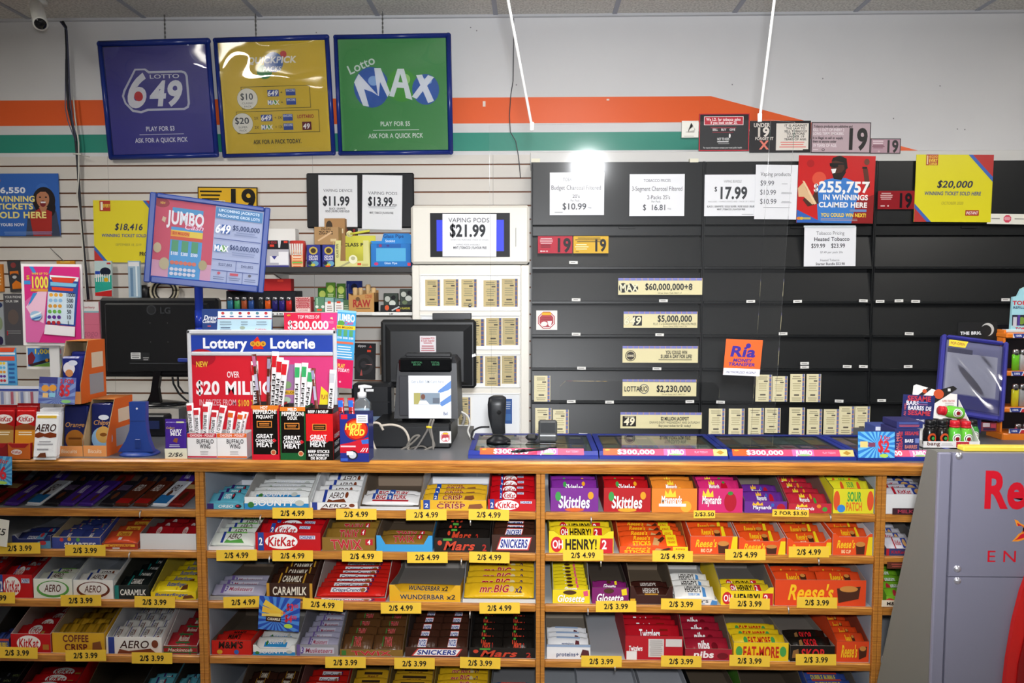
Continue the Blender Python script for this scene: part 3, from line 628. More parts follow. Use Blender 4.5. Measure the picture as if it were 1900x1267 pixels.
S(2, 1, 1460, 1543, 1006, 964, 'ree', 3, 'orange peanut cup', 'orange box beside the white lipped one', inner='bdb8b2', ear=.012, dmax=.06, tilt=24)
S(2, 1, 1545, 1627, 996, 966, 'ree', 3, 'orange peanut cup', 'orange box with white inside', inner='d5d3d0', ear=.01, dmax=.06, tilt=24)
S(2, 2, 1025, 1095, 1094, 1042, 'glo', 8, 'yellow raisin carton', 'yellow box of raisin cartons', inner='8a8a8c', dmax=.034, tilt=22)
S(2, 2, 1098, 1167, 1090, 1084, 'glp', 1, 'purple raisin carton', 'purple box, dark brown inside', inner='54493f', hbpx=1048)
S(2, 2, 1169, 1249, 1104, 1092, 'her', 2, 'dark brown bar', 'open brown box with yellow corners', inner='6c5c4a', ear=.03, fops=[('r', 0, 10, 12, 25, 'd8a428'), ('r', 88, 10, 100, 25, 'd8a428')])
S(2, 2, 1251, 1331, 1112, 1066, 'hew', 3, 'white cookie bar', 'white box of cookie cream bars', inner='b3b0ac', hbpx=1048, dmax=.05, tilt=22)
S(2, 2, 1337, 1436, 1096, 1080, 'oh', 2, 'yellow nut bar', 'yellow box, brown grey inside', inner='77706a', ear=.012)
S(2, 2, 1438, 1608, 1076, 1060, 'reb', 2, 'orange peanut cup', 'wide orange box', cols=2, inner='8e8379', tilt=24, dmax=.06)
S(2, 3, 1014, 1096, 1196, 1168, 'prot', 3, 'white protein bar', 'white protein bar box', inner='8c8274', hbpx=1146)
S(2, 3, 1160, 1268, 1180, 1146, 'twz', 3, 'red licorice bag', 'red licorice box with white stickers', inner='7a1620', tilt=24, dmax=.07, fops=[('o', 'Twizzlers', 18, 13, 5, 'fff', 24, 2, .1, 0, '6e0c16'), ('r', 2, 16, 20, 25, 'e6e2e0'), ('r', 40, 3, 67, 22, 'cfcac6'), ('r', 70, 3, 98, 11, 'cfcac6'), ('g', 42, 4, 65, 21, 8, '9a9490')])
S(2, 3, 1271, 1359, 1204, 1160, 'nib', 4, 'dark red candy bag', 'red tray of candy bags, brown inside', inner='7a6a5c', dmax=.06, tilt=24)
S(2, 3, 1361, 1464, 1192, 1162, 'eat', 3, 'yellow and red bar', 'yellow box with red block letters', inner='8b8072', hbpx=1144, dmax=.05, tilt=24)
S(2, 3, 1466, 1550, 1198, 1172, 'skor', 2, 'black toffee bar', 'black box with red letters', inner='857d74', hbpx=1156, tilt=24)
S(2, 3, 1552, 1622, 1190, 1132, 'reb', 5, 'orange peanut cup', 'orange box overfull of packs', inner='8a3a22', dmax=.05, tilt=24)
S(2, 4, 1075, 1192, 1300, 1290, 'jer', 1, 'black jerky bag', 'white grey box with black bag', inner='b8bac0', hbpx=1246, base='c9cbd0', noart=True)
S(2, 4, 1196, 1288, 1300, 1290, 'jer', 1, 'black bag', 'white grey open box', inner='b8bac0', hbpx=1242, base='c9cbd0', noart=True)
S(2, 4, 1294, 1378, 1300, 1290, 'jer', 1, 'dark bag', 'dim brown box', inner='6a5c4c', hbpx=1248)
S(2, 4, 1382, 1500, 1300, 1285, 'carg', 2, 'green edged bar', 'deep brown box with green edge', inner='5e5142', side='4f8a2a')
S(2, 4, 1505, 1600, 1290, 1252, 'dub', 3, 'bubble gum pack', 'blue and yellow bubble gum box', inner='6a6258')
# ---------------- far right bay
S(3, 0, 1644, 1745, 917, 884, 'mini', 5, 'blue and red bar', 'plain white box of blue ended bars', inner='77706c', base='e4e4e4', noart=True, dmax=.045, tilt=22)
S(3, 1, 1644, 1710, 1018, 960, 'mini', 5, 'blue and red bar', 'low tray of blue and red bars', inner='5a5652', base='3a3a6a', dmax=.05, tilt=24)
S(3, 2, 1644, 1712, 1106, 1034, 'air', 6, 'green taffy pack', 'green box of taffy packs', inner='4a7a20', dmax=.048, tilt=24)
# tablets of chocolate lying on the top shelf of the left bay
TB = {'tp': ('4a2a8e', [('t', 'MILK', 50, 10, 8, 'd9d2ea', 40, 2), ('e', 70, 19, 14, 4, '5a3524')]), 'tr': ('7a1f1a', [('r', 8, 4, 92, 9, 'c8a46a'), ('e', 50, 17, 20, 5, '4a2616')]),
      'ta': ('dfe3ea', [('t', 'AERO', 50, 8, 7, '4a2418', 60, 1, .2), ('r', 0, 16, 100, 25, '2f78b8'), ('e', 44, 14, 16, 3, '5a3524')]), 'tb': ('5e2a1a', [('t', 'AERO', 50, 8, 7, 'e3d9d0', 60, 1, .2), ('r', 0, 20, 100, 25, 'b5201e')]),
      'td': ('26222a', [('r', 10, 5, 90, 11, '5a4a6a'), ('e', 50, 17, 18, 4, '6a3a24')])}
A.update(TB)
k = 0
for px, art, d in ((-30, 'td', 'dark'), (12, 'tr', 'red and brown'), (50, 'tp', 'purple'), (90, 'ta', 'white and blue'), (122, 'td', 'black'), (150, 'tp', 'bright purple'), (184, 'tp', 'violet'), (222, 'td', 'dark purple'), (250, 'tb', 'brown red ended'), (284, 'tb', 'copper red ended'), (318, 'ta', 'white with blue end'), (348, 'tr', 'red')):
    W_, L_ = .055, .15; p = P(px, 930, YS+.09); z = ROWZ[0]
    key = ('tab', art)
    if key not in BARM:
        base, ops = A[art]; m = M(); m.box((-W_/2, -L_/2, 0), (W_/2, L_/2, .011), (base, 'f'), .004)
        m.box((-W_/2+.001, -L_/2-.006, .004), (W_/2-.001, -L_/2, .006), (base, 'f')); m.box((-W_/2+.001, L_/2, .004), (W_/2-.001, L_/2+.006, .006), (base, 'f'))
        m.draw(Face((-W_/2+.003, -L_/2+.003, .011), (W_-.006, 0, 0), (0, L_-.006, 0), (0, 0, 100, 25)), ops, fin='g')
        o = m.build('bar', org=(0, 0, 0)); BARM[key] = o.data; bpy.data.objects.remove(o)
    put('chocolate_tablet', BARM[key], (p.x, YS+.10, z+.0235), (math.radians(16), 0, math.radians(-8)), '%s chocolate tablet, %s from left in front row, top shelf, left bay' % (d, ORD[k]), 'chocolate bar', 'chocolate tablets on the top left shelf'); k += 1
for k, (px, art, d) in enumerate(((28, 'tr', 'dark red'), (70, 'td', 'black'), (105, 'tp', 'purple'), (155, 'td', 'dark'), (190, 'td', 'black'), (228, 'tr', 'dark red'), (270, 'td', 'black red'), (305, 'td', 'plum'), (345, 'tp', 'purple'))):
    p = P(px, 895, YS+.26)
    put('chocolate_tablet', BARM[('tab', art)], (p.x, YS+.28, ROWZ[0]+.032), (math.radians(24), 0, math.radians(-4)), '%s chocolate tablet, %s from left in back row, top shelf, left bay' % (d, ORD[k]), 'chocolate bar', 'chocolate tablets on the top left shelf')
m = M(); m.box((UX[0]+.4, YS+.19, ROWZ[0]+.0003), (UX[1]-.017, YS+.385, ROWZ[0]+.0015), '5a4a40'); 
m.prism([(UX[0]+.4, YS+.2, ROWZ[0]+.0015), (UX[0]+.4, YS+.38, ROWZ[0]+.0015), (UX[0]+.4, YS+.38, ROWZ[0]+.072), (UX[0]+.4, YS+.2, ROWZ[0]-.0+.004)], (UX[1]-.017-UX[0]-.4, 0, 0), '5a4a40')
tag(m.build('display_tray'), 'dark slanted card tray under the back row of chocolate tablets', 'tray')
# ================================================================ price tags on the shelf edges
TAGS = {(0, 1): [(37, 1017, 3), (158, 1021, 3)], (0, 2): [(-10, 1109, 3), (150, 1114, 3), (287, 1117, 3)], (0, 3): [(32, 1211, 3), (159, 1216, 3), (282, 1221, 3)],
 (1, 0): [(543, 952, 4), (661, 954, 4), (791, 955, 4), (907, 955, 4)], (1, 1): [(439, 1030, 4), (543, 1031, 4), (672, 1032, 4), (793, 1034, 4), (908, 1034, 4)], (1, 2): [(452, 1117, 4), (599, 1122, 4), (744, 1128, 4), (927, 1128, 4)], (1, 3): [(641, 1229, 3), (769, 1231, 3), (891, 1230, 3)],
 (2, 0): [(1307, 954, 's'), (1467, 952, 'f')], (2, 1): [(1082, 1030, 4), (1248, 1032, 4), (1383, 1029, 4), (1501, 1024, 4)], (2, 2): [(1143, 1125, 3), (1264, 1121, 3), (1391, 1120, 3), (1516, 1118, 3)], (2, 3): [(1116, 1227, 3), (1264, 1227, 3), (1391, 1226, 3), (1514, 1224, 3)]}
for (b, r), L in TAGS.items():
    for k, (x, y, t) in enumerate(L):
        rr = random.Random(x+y); ww, hh, s = 75, 20, '2/$ %d.99' % t if t in (3, 4) else ''
        if t == 's': ww, hh, s = 40, 14, '2/$3.50'
        if t == 'f': ww, hh, s = 68, 13, '2 FOR $3.50'
        txt = [('t', s, x, y, hh*.47, '17140f', ww*.6 if t in (3, 4) else ww*.9, 2)]
        roll = {599: 3.5, 452: -2}.get(x, rr.uniform(-1.2, 1.2))
        sign('price_tag', (x-ww/2, y-hh/2, x+ww/2, y+hh/2), YS-.0075, 'f0c53c', txt, 'yellow %s price tag, %s from left on %s shelf edge, %s bay' % (s.replace('2 FOR', '2 for'), ORD[k], RN[r], BAYS[b]), 'price tag', th=.0012, roll=roll, tilt=-3, group='price tags on the shelf edges')
for x, y, t, tx in ((1700, 949, 'dark pink', 'MILK'), (1690, 1049, 'brown', ''), (1680, 1120, 'cream', "M&M'S"), (1680, 1224, 'white', '')):
    sign('shelf_strip', (x-44, y-6, x+44, y+6), YS-.006, {'dark pink': '3a1a24', 'brown': '5a2a1a', 'cream': 'e0d0b8', 'white': 'd8d4d0'}[t], [('t', tx, x-20, y, 6, 'b03a50' if t[0] == 'd' else '2a1a14', 30, 2)] if tx else [('g', x-40, y-4, x+30, y+4, 2, 'a04a40')], '%s strip label on the shelf edge left of the silver cooler' % t, 'label', th=.001, group='strip labels beside the cooler')
# ================================================================ framed hanging signs
def framed(r, inner, Y, col, ops, label, roll, chx):
    x0, y0, x1, y1 = r; c, w_, h_ = rect(r, Y); t = thing('hanging_sign', label, 'sign', c-V((0, 0, h_/2)))
    rt = rot3(roll, 5); b = .045*w_/.6*1.0; m = M()
    fw = (inner[0]-x0)/(x1-x0)*w_; fr = (x1-inner[2])/(x1-x0)*w_; ft = (inner[1]-y0)/(y1-y0)*h_; fb = (y1-inner[3])/(y1-y0)*h_
    X0, X1, Z0, Z1 = c.x-w_/2, c.x+w_/2, c.z-h_/2, c.z+h_/2; d = .016
    def rail(a, b_, r_):
        m.tube([a, b_], r_, ('1c2f7c', 'g'), 12, 1.0)
    q = .5
    for (xa, za, xb, zb, rr) in ((X0+fw*q, Z0+fb*q, X0+fw*q, Z1-ft*q, fw*q), (X1-fr*q, Z0+fb*q, X1-fr*q, Z1-ft*q, fr*q), (X0+fw*q, Z1-ft*q, X1-fr*q, Z1-ft*q, ft*q), (X0+fw*q, Z0+fb*q, X1-fr*q, Z0+fb*q, fb*q)):
        rail((xa, Y, za), (xb, Y, zb), rr)
    for xa, za, rr in ((X0+fw*q, Z0+fb*q, max(fw, fb)*q), (X0+fw*q, Z1-ft*q, max(fw, ft)*q), (X1-fr*q, Z0+fb*q, max(fr, fb)*q), (X1-fr*q, Z1-ft*q, max(fr, ft)*q)):
        m.loft([(xa, Y, za+rr*math.sin(u), rr*math.cos(u)+1e-4, rr*math.cos(u)+1e-4) for u in [PI*(i/8-.5) for i in range(9)]], ('1c2f7c', 'g'), 12)
    m.xf(rt, c); m.build('frame', t)
    o = sign('insert', inner, Y-.002, col, ops, th=.003, roll=roll, tilt=5, parent=t, fin='p')
    ci, wi, hi = rect(inner, Y-.006); m = M()
    n = 40; vs = []; fs = []      # clear film cover, bowed and slightly wavy
    for j in range(n+1):
        for i in range(n+1):
            u, v = i/n, j/n
            d_ = .010-.006*max(0, math.sin(PI*u))**.6*max(0, math.sin(PI*v))**.6*(.7+.3*math.sin(u*5+v*7+chx))
            vs.append((ci.x-wi/2+wi*u, Y-.006-max(d_, 0), ci.z-hi/2+hi*v))
    for j in range(n):
        for i in range(n): fs.append((j*(n+1)+i, j*(n+1)+i+1, (j+1)*(n+1)+i+1, (j+1)*(n+1)+i))
    m.add(vs, fs, 'wavy_film', True); m.xf(rt, c); m.build('clear_cover', t)
    m = M(); zt = c.z+h_/2
    k = 0; z = zt-.004
    while z < ZC-.014:
        m.box((chx_x(chx)-(.004 if k % 2 else .0015), Y-.022, z), (chx_x(chx)+(.004 if k % 2 else .0015), Y-.019, z+.011), ('8a8a8a', 'M')); z += .0105; k += 1
    if k: m.build('chain', t)
def chx_x(px): return P(px, 60, 3.95).x
LG649 = lambda: [('p', [(255, 128), (275, 128), (282, 133), (341, 133), (349, 136), (352, 143), (352, 193), (349, 201), (341, 205), (273, 205), (260, 209), (244, 206), (231, 191), (227, 177), (231, 166)], 'c9ccd6'),
  ('p', [(257, 131), (273, 131), (280, 137), (340, 137), (346, 139), (348, 144), (348, 192), (346, 198), (340, 201), (272, 201), (260, 205), (246, 202), (234, 189), (231, 177), (235, 167)], '37348a'),
  ('t', '6', 258, 168, 56, 'dfe0e4', 38, 3, .25), ('e', 258, 178, 8, 9, 'c02a34'), ('t', '49', 311, 174, 42, 'dfe0e4', 60, 3, .2), ('t', 'LOTTO', 309, 143, 7, 'dfe0e4', 56, 1)]
framed((191, 76, 398, 294), (201, 88, 389, 284), 3.93, '3a3790', LG649() + [('t', 'PLAY FOR $3', 293, 238, 8, 'e8e8ee', 54, 2), ('r', 253, 248, 336, 249, 'e8e8ee'), ('t', 'ASK FOR A QUICK PICK', 293, 259, 8, 'e8e8ee', 98, 2)],
  'purple hanging sign in blue frame, PLAY FOR $3, leftmost of the three', -1.1, 313)
mini649 = lambda x, y: [('r', x-10, y-6, x+11, y+6, '3f55a8'), ('o', '649', x, y, 9, 'fff', 19, 2, .2, 0, '2a3a80')]
minimax = lambda x, y: [('e', x-6, y, 5, 4.5, '3f6ab8'), ('e', x+3, y, 5, 4, '4f9a4a'), ('o', 'MAX', x, y, 8, 'fff', 22, 2, 0, 0, '2a3a80')]
enc = lambda x, y: [('r', x-9, y-6, x+9, y+6, '3a55a8'), ('t', 'ENCORE', x, y-3, 4, 'e8ecf4', 16, 2)]
framed((404, 70, 617, 290), (412, 80, 608, 282), 3.93, 'dabd3c', [('e', 494, 134, 14, 13, '3f8f55'), ('e', 512, 117, 18, 18, '3f6ab0'), ('e', 531, 103, 6, 6, 'c8303a'), ('o', 'QUICKPICK', 509, 113, 11, 'eee', 90, 3, .2, 0, '4a4a66'), ('o', 'PACKS', 509, 129, 8, 'eee', 34, 2, .2, 0, '4a5a66'),
  ('r', 448, 160, 576, 201, '55502a'), ('r', 449, 161, 575, 200, 'dabd3c'), ('r', 436, 205, 590, 246, '55502a'), ('r', 437, 206, 589, 245, 'dabd3c'), ('e', 459, 182, 19.5, 19.5, '6a6640'), ('e', 459, 182, 19, 19, 'e8e6de'), ('t', '$10', 458, 178, 11, '3a4048', 24), ('t', 'CLASSIC', 459, 190, 3.5, '6a6a6a', 21, 0), ('t', 'PACK', 459, 196, 3.5, '6a6a6a', 14, 0),
  ('e', 447, 227, 19.5, 19.5, '6a6640'), ('e', 447, 227, 19, 19, 'e8e6de'), ('t', '$20', 446, 222, 11, '3a4048', 27), ('t', 'SUPER', 447, 234, 3.5, '6a6a6a', 17, 0), ('t', 'PACK', 447, 240, 3.5, '6a6a6a', 14, 0)] + mini649(507, 173) + minimax(507, 190) + enc(540, 172) + enc(540, 189) + [('t', '+', 523, 172, 4, '3a4048', 5), ('t', '+', 523, 190, 4, '3a4048', 5), ('t', '2X', 473, 218, 5, '6a5a3a', 8), ('t', '2X', 473, 235, 5, '6a5a3a', 8)] + mini649(492, 218) + minimax(492, 235) + enc(532, 218) + enc(532, 235) + [('t', '+ 1X', 514, 218, 5, '6a5a3a', 14), ('t', '+ 1X', 514, 235, 5, '6a5a3a', 14), ('t', 'LOTTARIO', 565, 217, 6, 'a82a3a', 31, 2), ('r', 558, 227, 575, 242, '6a2030'), ('t', '49', 566, 235, 9, 'fff', 13, 2, .1), ('t', 'ASK FOR A PACK TODAY.', 510, 262, 7.5, '4a4636', 90, 2)],
  'yellow hanging sign in blue frame, ASK FOR A PACK TODAY', -1.2, 480)
framed((623, 66, 839, 287), (631, 75, 829, 278), 3.93, '469650', [('e', 690, 162, 33, 37, '2f5fb0'), ('e', 694, 150, 10, 9, '8fb4e0'), ('e', 746, 159, 28, 30, '4a9f3a'), ('e', 752, 148, 10, 10, '9fd07a'), ('e', 790, 167, 25, 28, '2f5fb0'), ('e', 793, 152, 9, 6, '8fb4e0'),
  ('p', [(658, 152), (667, 137), (701, 176), (696, 127), (708, 127), (724, 172), (719, 180), (706, 152), (703, 178), (690, 170), (676, 165), (684, 197), (673, 195)], 'e8eaf0'),
  ('p', [(722, 178), (739, 129), (751, 129), (765, 186), (753, 182), (750, 164), (737, 163), (731, 180)], 'e8eaf0'), ('p', [(740, 153), (748, 154), (744, 138)], '4a9f3a'), ('p', [(773, 141), (784, 140), (805, 188), (794, 192)], 'e8eaf0'), ('p', [(795, 141), (806, 145), (773, 184), (764, 180)], 'e8eaf0'),
  ('t', 'Lotto', 672, 121, 16, 'dfe6e2', 54, 1, 0, -.4), ('t', 'PLAY FOR $5', 732, 229, 8, 'e8eee8', 56, 2), ('r', 690, 240, 776, 241, 'e8eee8'), ('t', 'ASK FOR A QUICK PICK', 732, 251, 8, 'e8eee8', 102, 2)],
  'green hanging sign in blue frame, PLAY FOR $5, rightmost of the three', -.4, 713)
# security camera
t = thing('security_camera', 'white bullet security camera hanging from the ceiling at top left', 'camera', P(70, 10, 3.7))
p0, p1 = P(66, 6, 3.72), P(75, 44, 3.55)
m = M(); m.tube([p0, p0+(p1-p0)*.12, p0+(p1-p0)*.15, p1], [.022, .028, .030, .031], ('d9d9d4', 'p'), 20); m.build('body', t)
m = M(); d = (p1-p0).normalized(); m.tube([p1, p1+d*.004], [.026, .025], ('1a1a1e', 's'), 20); m.tube([p1-d*.003, p1+d*.001], [.0325, .0325], ('e4e4e0', 'p'), 20); m.build('lens', t)
m = M(); m.tube([p0, V((p0.x, p0.y+.02, ZC-.004))], .012, ('d9d9d4', 'p'), 12); m.loft([(p0.x, p0.y+.02, ZC-.018, .04, .04), (p0.x, p0.y+.02, ZC-.001, .042, .042)], ('d9d9d4', 'p')); m.build('bracket', t)
# cable bundle down the wall
t = thing('cable_bundle', 'bundle of dark and white cables running down the slatwall at left', 'cable', P(150, 560, 3.96))
def pxtube(pts, Y, r, mt, name, par, nn=6):
    m = M(); m.tube([P(x, y, Y) for x, y in pts], r, mt, nn); return m.build(name, par)
pxtube([(116, 40), (122, 50), (124, 90), (124, 150), (127, 200), (140, 255), (144, 300), (148, 370), (152, 430), (158, 490), (164, 556)], 3.955, .0075, '2a2c34', 'cable', t)
pxtube([(112, 40), (124, 56), (127, 110), (129, 170), (134, 220), (141, 262)], 3.95, .004, '4a4c62', 'cable', t)
pxtube([(136, 180), (139, 215), (146, 265), (146, 330), (143, 360), (150, 420), (154, 470), (158, 530), (160, 558)], 3.945, .004, 'c9c6bf', 'cable', t)
pxtube([(122, 110), (121, 200), (126, 225), (140, 262)], 3.955, .003, '6a6a80', 'cable', t)
m = M(); m.tube([P(136, 285, 3.94), P(150, 286, 3.94)], .004, 'e0ddd4'); m.tube([P(147, 287, 3.94), P(166, 291, 3.94)], .003, 'b9b6ae'); m.build('zip_tie', t)
t = tag(pxtube([(953, 34), (953, 80), (952, 150), (948, 175), (945, 215), (947, 245), (957, 262), (962, 290), (966, 330)], 3.975, .0024, '4a4a4e', 'thin_wire', None), 'thin dark wire hanging down the white wall beside the left cord', 'wire')
m = M(); m.tube([P(94, 461, 3.96), P(118, 484, 3.8)], .002, ('7a7a7a', 'M')); tag(m.build('peg_hook'), 'bare metal peg hook slanting out of the slatwall above the pink poster', 'hook')
# ================================================================ posters on the slatwall
YP = 3.975
sign('poster', (-30, 322, 110, 438), YP, '2f62b4', [('e', 80, 352, 12, 12, '3a6cbc'), ('p', [(46, 438), (52, 392), (75, 382), (104, 392), (110, 438)], '3a4258'), ('e', 82, 372, 21, 25, '1d1518'), ('e', 88, 386, 15, 18, '1d1518'), ('p', [(60, 438), (54, 398), (76, 385), (96, 393), (94, 438)], 'a82a24'), ('e', 80, 369, 12, 17, 'b47a5a'), ('p', [(68, 362), (72, 352), (80, 349), (90, 353), (93, 364), (86, 356), (76, 356)], '1d1518'), ('e', 75, 366, 2, 1.4, '20161a'), ('e', 86, 366, 2, 1.4, '20161a'), ('e', 80, 378, 5.5, 6, '7a2226'), ('r', 76, 374, 85, 377, 'eee'), ('p', [(72, 384), (88, 384), (84, 394), (77, 394)], 'b47a5a'),
  ('t', '26,550', 20, 353, 10, 'e8ecf4', 58, 3), ('t', 'WINNING', 30, 369, 10, 'efe08a', 72, 3), ('t', 'TICKETS', 28, 383, 10, 'efe08a', 68, 3), ('t', 'SOLD HERE', 38, 399, 11, 'efe08a', 96, 3), ('t', 'GET YOURS NOW', 14, 417, 5, 'e8ecf4', 60, 2), ('e', -2, 335, 5, 4, 'd8662a'), ('g', 0, 429, 105, 436, 2, '7a9ad0')], 'blue winning tickets poster with a laughing woman in red, left edge', 'poster')
sign('poster', (174, 372, 292, 487), YP, 'e3d32c', [('p', [(266, 372), (292, 372), (292, 404)], '3a66b4'), ('p', [(272, 372), (292, 372), (292, 396)], 'c2332e'), ('p', [(174, 456), (200, 487), (174, 487)], '3a66b4'), ('p', [(174, 464), (193, 487), (174, 487)], 'c2332e'), ('r', 186, 373, 206, 392, 'b53a26'), ('t', 'EVERY', 199, 382, 6, 'f0d84a', 13, 2), ('r', 188, 375, 192, 390, 'f0ead8'), ('t', '$18,416', 240, 421, 11, '3a3f58', 52, 2, .2), ('t', 'WINNING TICKET SOLD HERE', 240, 437, 5.5, '4a5a98', 103, 2, .15), ('t', 'SEPTEMBER 18, 2019', 238, 454, 4.5, 'a09a4a', 48, 0, .2), ('t', 'PRO-LINE', 275, 471, 7, '2a2a22', 34, 3)], 'yellow $18,416 winning ticket poster with red corners, behind the tilted screen', 'poster', roll=.6)
sign('age_sign', (367, 347, 478, 402), YP, 'e0b02a', [('r', 367, 347, 478, 349, '1c1812'), ('r', 367, 347, 368.5, 402, '1c1812'), ('r', 476, 347, 478, 402, '1c1812'), ('t', '19', 448, 371, 38, '1a1612', 56, 3), ('g', 371, 352, 412, 373, 3, '2a2416'), ('r', 371, 372, 418, 379, 'e8dfc4'), ('t', '19 YEARS OF AGE', 395, 375.5, 4.5, 'b0963a', 44, 2)], 'yellow and black 19 age sign behind the tilted lottery screen', 'sign', roll=.8, fin='g')
b_ = thing('price_board', 'black wall board holding two white vaping price sheets', 'sign', P(668, 425, 3.97))
m = M(); c, w_, h_ = rect((569, 321, 768, 423), 3.97); m.box((c.x-w_/2, 3.965, c.z-h_/2), (c.x+w_/2, 3.985, c.z+h_/2), ('15161a', 'p'), .006); m.build('board', b_)
def sheet(r, ops, par, Y, roll=0, label=None): return sign('price_sheet', r, Y, 'e6e7ea', ops, label, 'sign', th=.001, roll=roll, parent=par)
sheet((591, 325, 663, 421), [('t', 'VAPING DEVICE', 627, 353.5, 5, '5a5c62', 54, 0), ('t', '$11.99', 624, 373, 16, '2e3036', 50, 3), ('t', 'BLACK | GRAPHITE', 626, 387, 3.5, '3a3a40', 30, 2), ('t', 'GOLD | SILVER | ROSE GOLD', 626, 392, 3.5, '3a3a40', 45, 2)], b_, 3.963, .5)
sheet((672, 325, 746, 426), [('t', 'VAPING PODS', 710, 358.5, 5.5, '5a5c62', 54, 0), ('t', '$13.99', 706, 374, 15, '2e3036', 46, 3), ('t', '/POD', 732, 380, 3.5, '2e3036', 9, 2), ('g', 682, 382, 735, 387, 2, 'a0a2a8'), ('t', 'MINT | TOBACCO | FLAVOUR FREE', 708, 395, 3.5, '3a3a40', 44, 2)], b_, 3.963, 1.2)
# ================================================================ wall shelves with smoking goods
def wshelf(x0, x1, y0, y1, Yf, label, col):
    t = thing('wall_shelf', label, 'shelf', P((x0+x1)/2, y0, Yf)); z1, z0 = P(600, y0, Yf).z, P(600, y1, Yf).z
    m = M(); m.box((P(x0, y0, Yf).x, Yf, z0), (P(x1, y0, Yf).x, 3.987, z1), col, .003); m.build('board', t)
    for px in (x0+30, x1-10):
        q = P(px, y1, Yf).x; m = M(); m.prism([(q, 3.987, z0), (q, Yf+.05, z0), (q, 3.987, z0-.05)], (.004, 0, 0), ('c9c6bf', 'p')); m.build('bracket', t)
    return z1, t
zu, t1 = wshelf(470, 768, 495, 506, 3.70, 'upper dark grey wall shelf holding pipe and rolling paper boxes', ('3c3b3c', 'p'))
zl, t2 = wshelf(380, 768, 579, 585, 3.70, 'lower white edged wall shelf with lighters and kraft cone box', ('d9d8d4', 'p'))
sign('shelf_strip', (690, 580, 764, 585), 3.6985, 'e4e4e2', [('t', '2.99', 726, 582.5, 3, '1a1a1a', 7, 3)], th=.0006, parent=t2)
sign('shelf_strip', (500, 580, 536, 585), 3.6985, 'e8e8e6', [('t', '2  3.99', 515, 582.5, 3, '1a1a1a', 20, 3)], th=.0006, parent=t2)
zu += .0003; zl += .0003
YU = 3.72
carton('header_carton', (490, 424, 548, 447), 3.80, .06, 'e8e6e2', (), 'plain white carton standing at the back of the upper wall shelf', zb=zu)
carton('blister_carton', (491, 446, 536, 497), YU, .05, 'b8b6c0', [('r', 491, 446, 536, 463, '17151a'), ('t', 'RED EDGE', 504, 450, 4, 'b0303a', 20, 2), ('r', 501, 454, 509, 458, 'e0402a'), ('r', 527, 447, 534, 451, 'e0402a'), ('p', [(516, 446), (522, 446), (520, 460), (517, 460)], 'd8d8dc'), ('r', 501, 476, 517, 489, 'f0eef2'), ('p', [(504, 476), (514, 476), (509, 483)], '3a3a8e'), ('r', 517, 468, 535, 493, 'f0eef2'), ('r', 491, 494, 536, 497, '3a3a8e')], 'white blister carton with black header, leftmost on upper wall shelf', zb=zu)
t = thing('filter_tube_bag', 'red and white bag of filter tubes with orange label, upper shelf', 'bag', P(553, 498, YU))
p = P(553, 470, YU+.03); hh = P(553, 446, YU).z-zu; m = M()
m.loft([(p.x, p.y, zu, .034, .026), (p.x, p.y, zu+hh*.45, .038, .03), (p.x, p.y, zu+hh*.8, .042, .03), (p.x, p.y, zu+hh, .036, .022)], ('c9453f', 'f'), 16, 3); m.build('bag', t)
m = M()
for k in range(6): m.tube([(p.x-.027+k*.0108, p.y-.031, zu+hh*.45), (p.x-.03+k*.012, p.y-.031, zu+hh*.88)], .0045, 'ece6e0')
m.build('tube_row', t)
sign('paper_label', (541, 464, 562, 499), YU-.003, 'f0b98a', [('e', 551, 474, 9, 6, 'f6e6d0'), ('r', 542, 485, 561, 489, '6ac05a'), ('g', 543, 467, 560, 497, 6, 'e0703a')], th=.001, parent=t)
for i, (x0, x1) in enumerate(((569, 594), (598, 622))):
    t = tag(carton('seed_jar', (x0, 454, x1, 499), YU, .06, '3a3f8e', [('e', (x0+x1)/2, 466, 8, 8, 'c9b050'), ('e', (x0+x1)/2, 466, 5, 5, '4a3a30'), ('t', 'GRAPE', (x0+x1)/2, 478, 4, 'e8e6f0', 17, 2), ('t', 'CRUSH', (x0+x1)/2, 483, 4, 'e8e6f0', 17, 2), ('e', x0+9, 493, 7, 5, '5a8a4a'), ('e', x0+16, 492, 6, 5, '6aa0c0'), ('e', x0+5, 491, 4, 4, '2a2a50'), ('e', x0+12, 495, 4, 3, 'c8c050')] + ([('r', x0+6, 496, x0+14, 499, 'f0562a')] if i else []), zb=zu, fin='f'), 'purple grape flavour pack, %s' % ('beside the red and white tube bag' if not i else 'with orange sticker, beside the yellow pipe box'), 'pack', 'grape packs on the upper shelf')
ztop_j = P(600, 454, YU).z+.0005
carton('kraft_carton', (583, 421, 628, 448), YU+.005, .07, 'b08a5c', [('t', 'ZIG-ZAG', 605, 424, 3.5, '4a3420', 18, 2), ('t', 'ZIG-ZAG', 605, 430, 4.5, '3a2a1a', 26, 2), ('p', [(589, 441), (614, 428), (616, 430), (591, 443)], 'd8b48a'), ('r', 613, 439, 624, 443, 'd8c090')], 'low kraft rolling paper carton lying on the grape packs', zb=ztop_j)
carton('kraft_carton', (602, 405, 640, 448), YU+.085, .04, 'a87f52', [('e', 611, 412, 6, 5, '3a2c1c'), ('r', 630, 414, 637, 418, 'e0d0a8'), ('t', 'ZIG-ZAG', 613, 421, 4, '2a1e14', 28, 2)], 'tall kraft rolling paper carton standing behind the low kraft one', zb=zu)
carton('black_carton', (640, 421, 660, 440), YU+.14, .05, '1c1416', [('r', 641, 422, 645, 440, '8a1c22'), ('r', 655, 422, 659, 440, '8a1c22')], 'black and red carton half hidden behind the yellow pipe box', zb=zu)
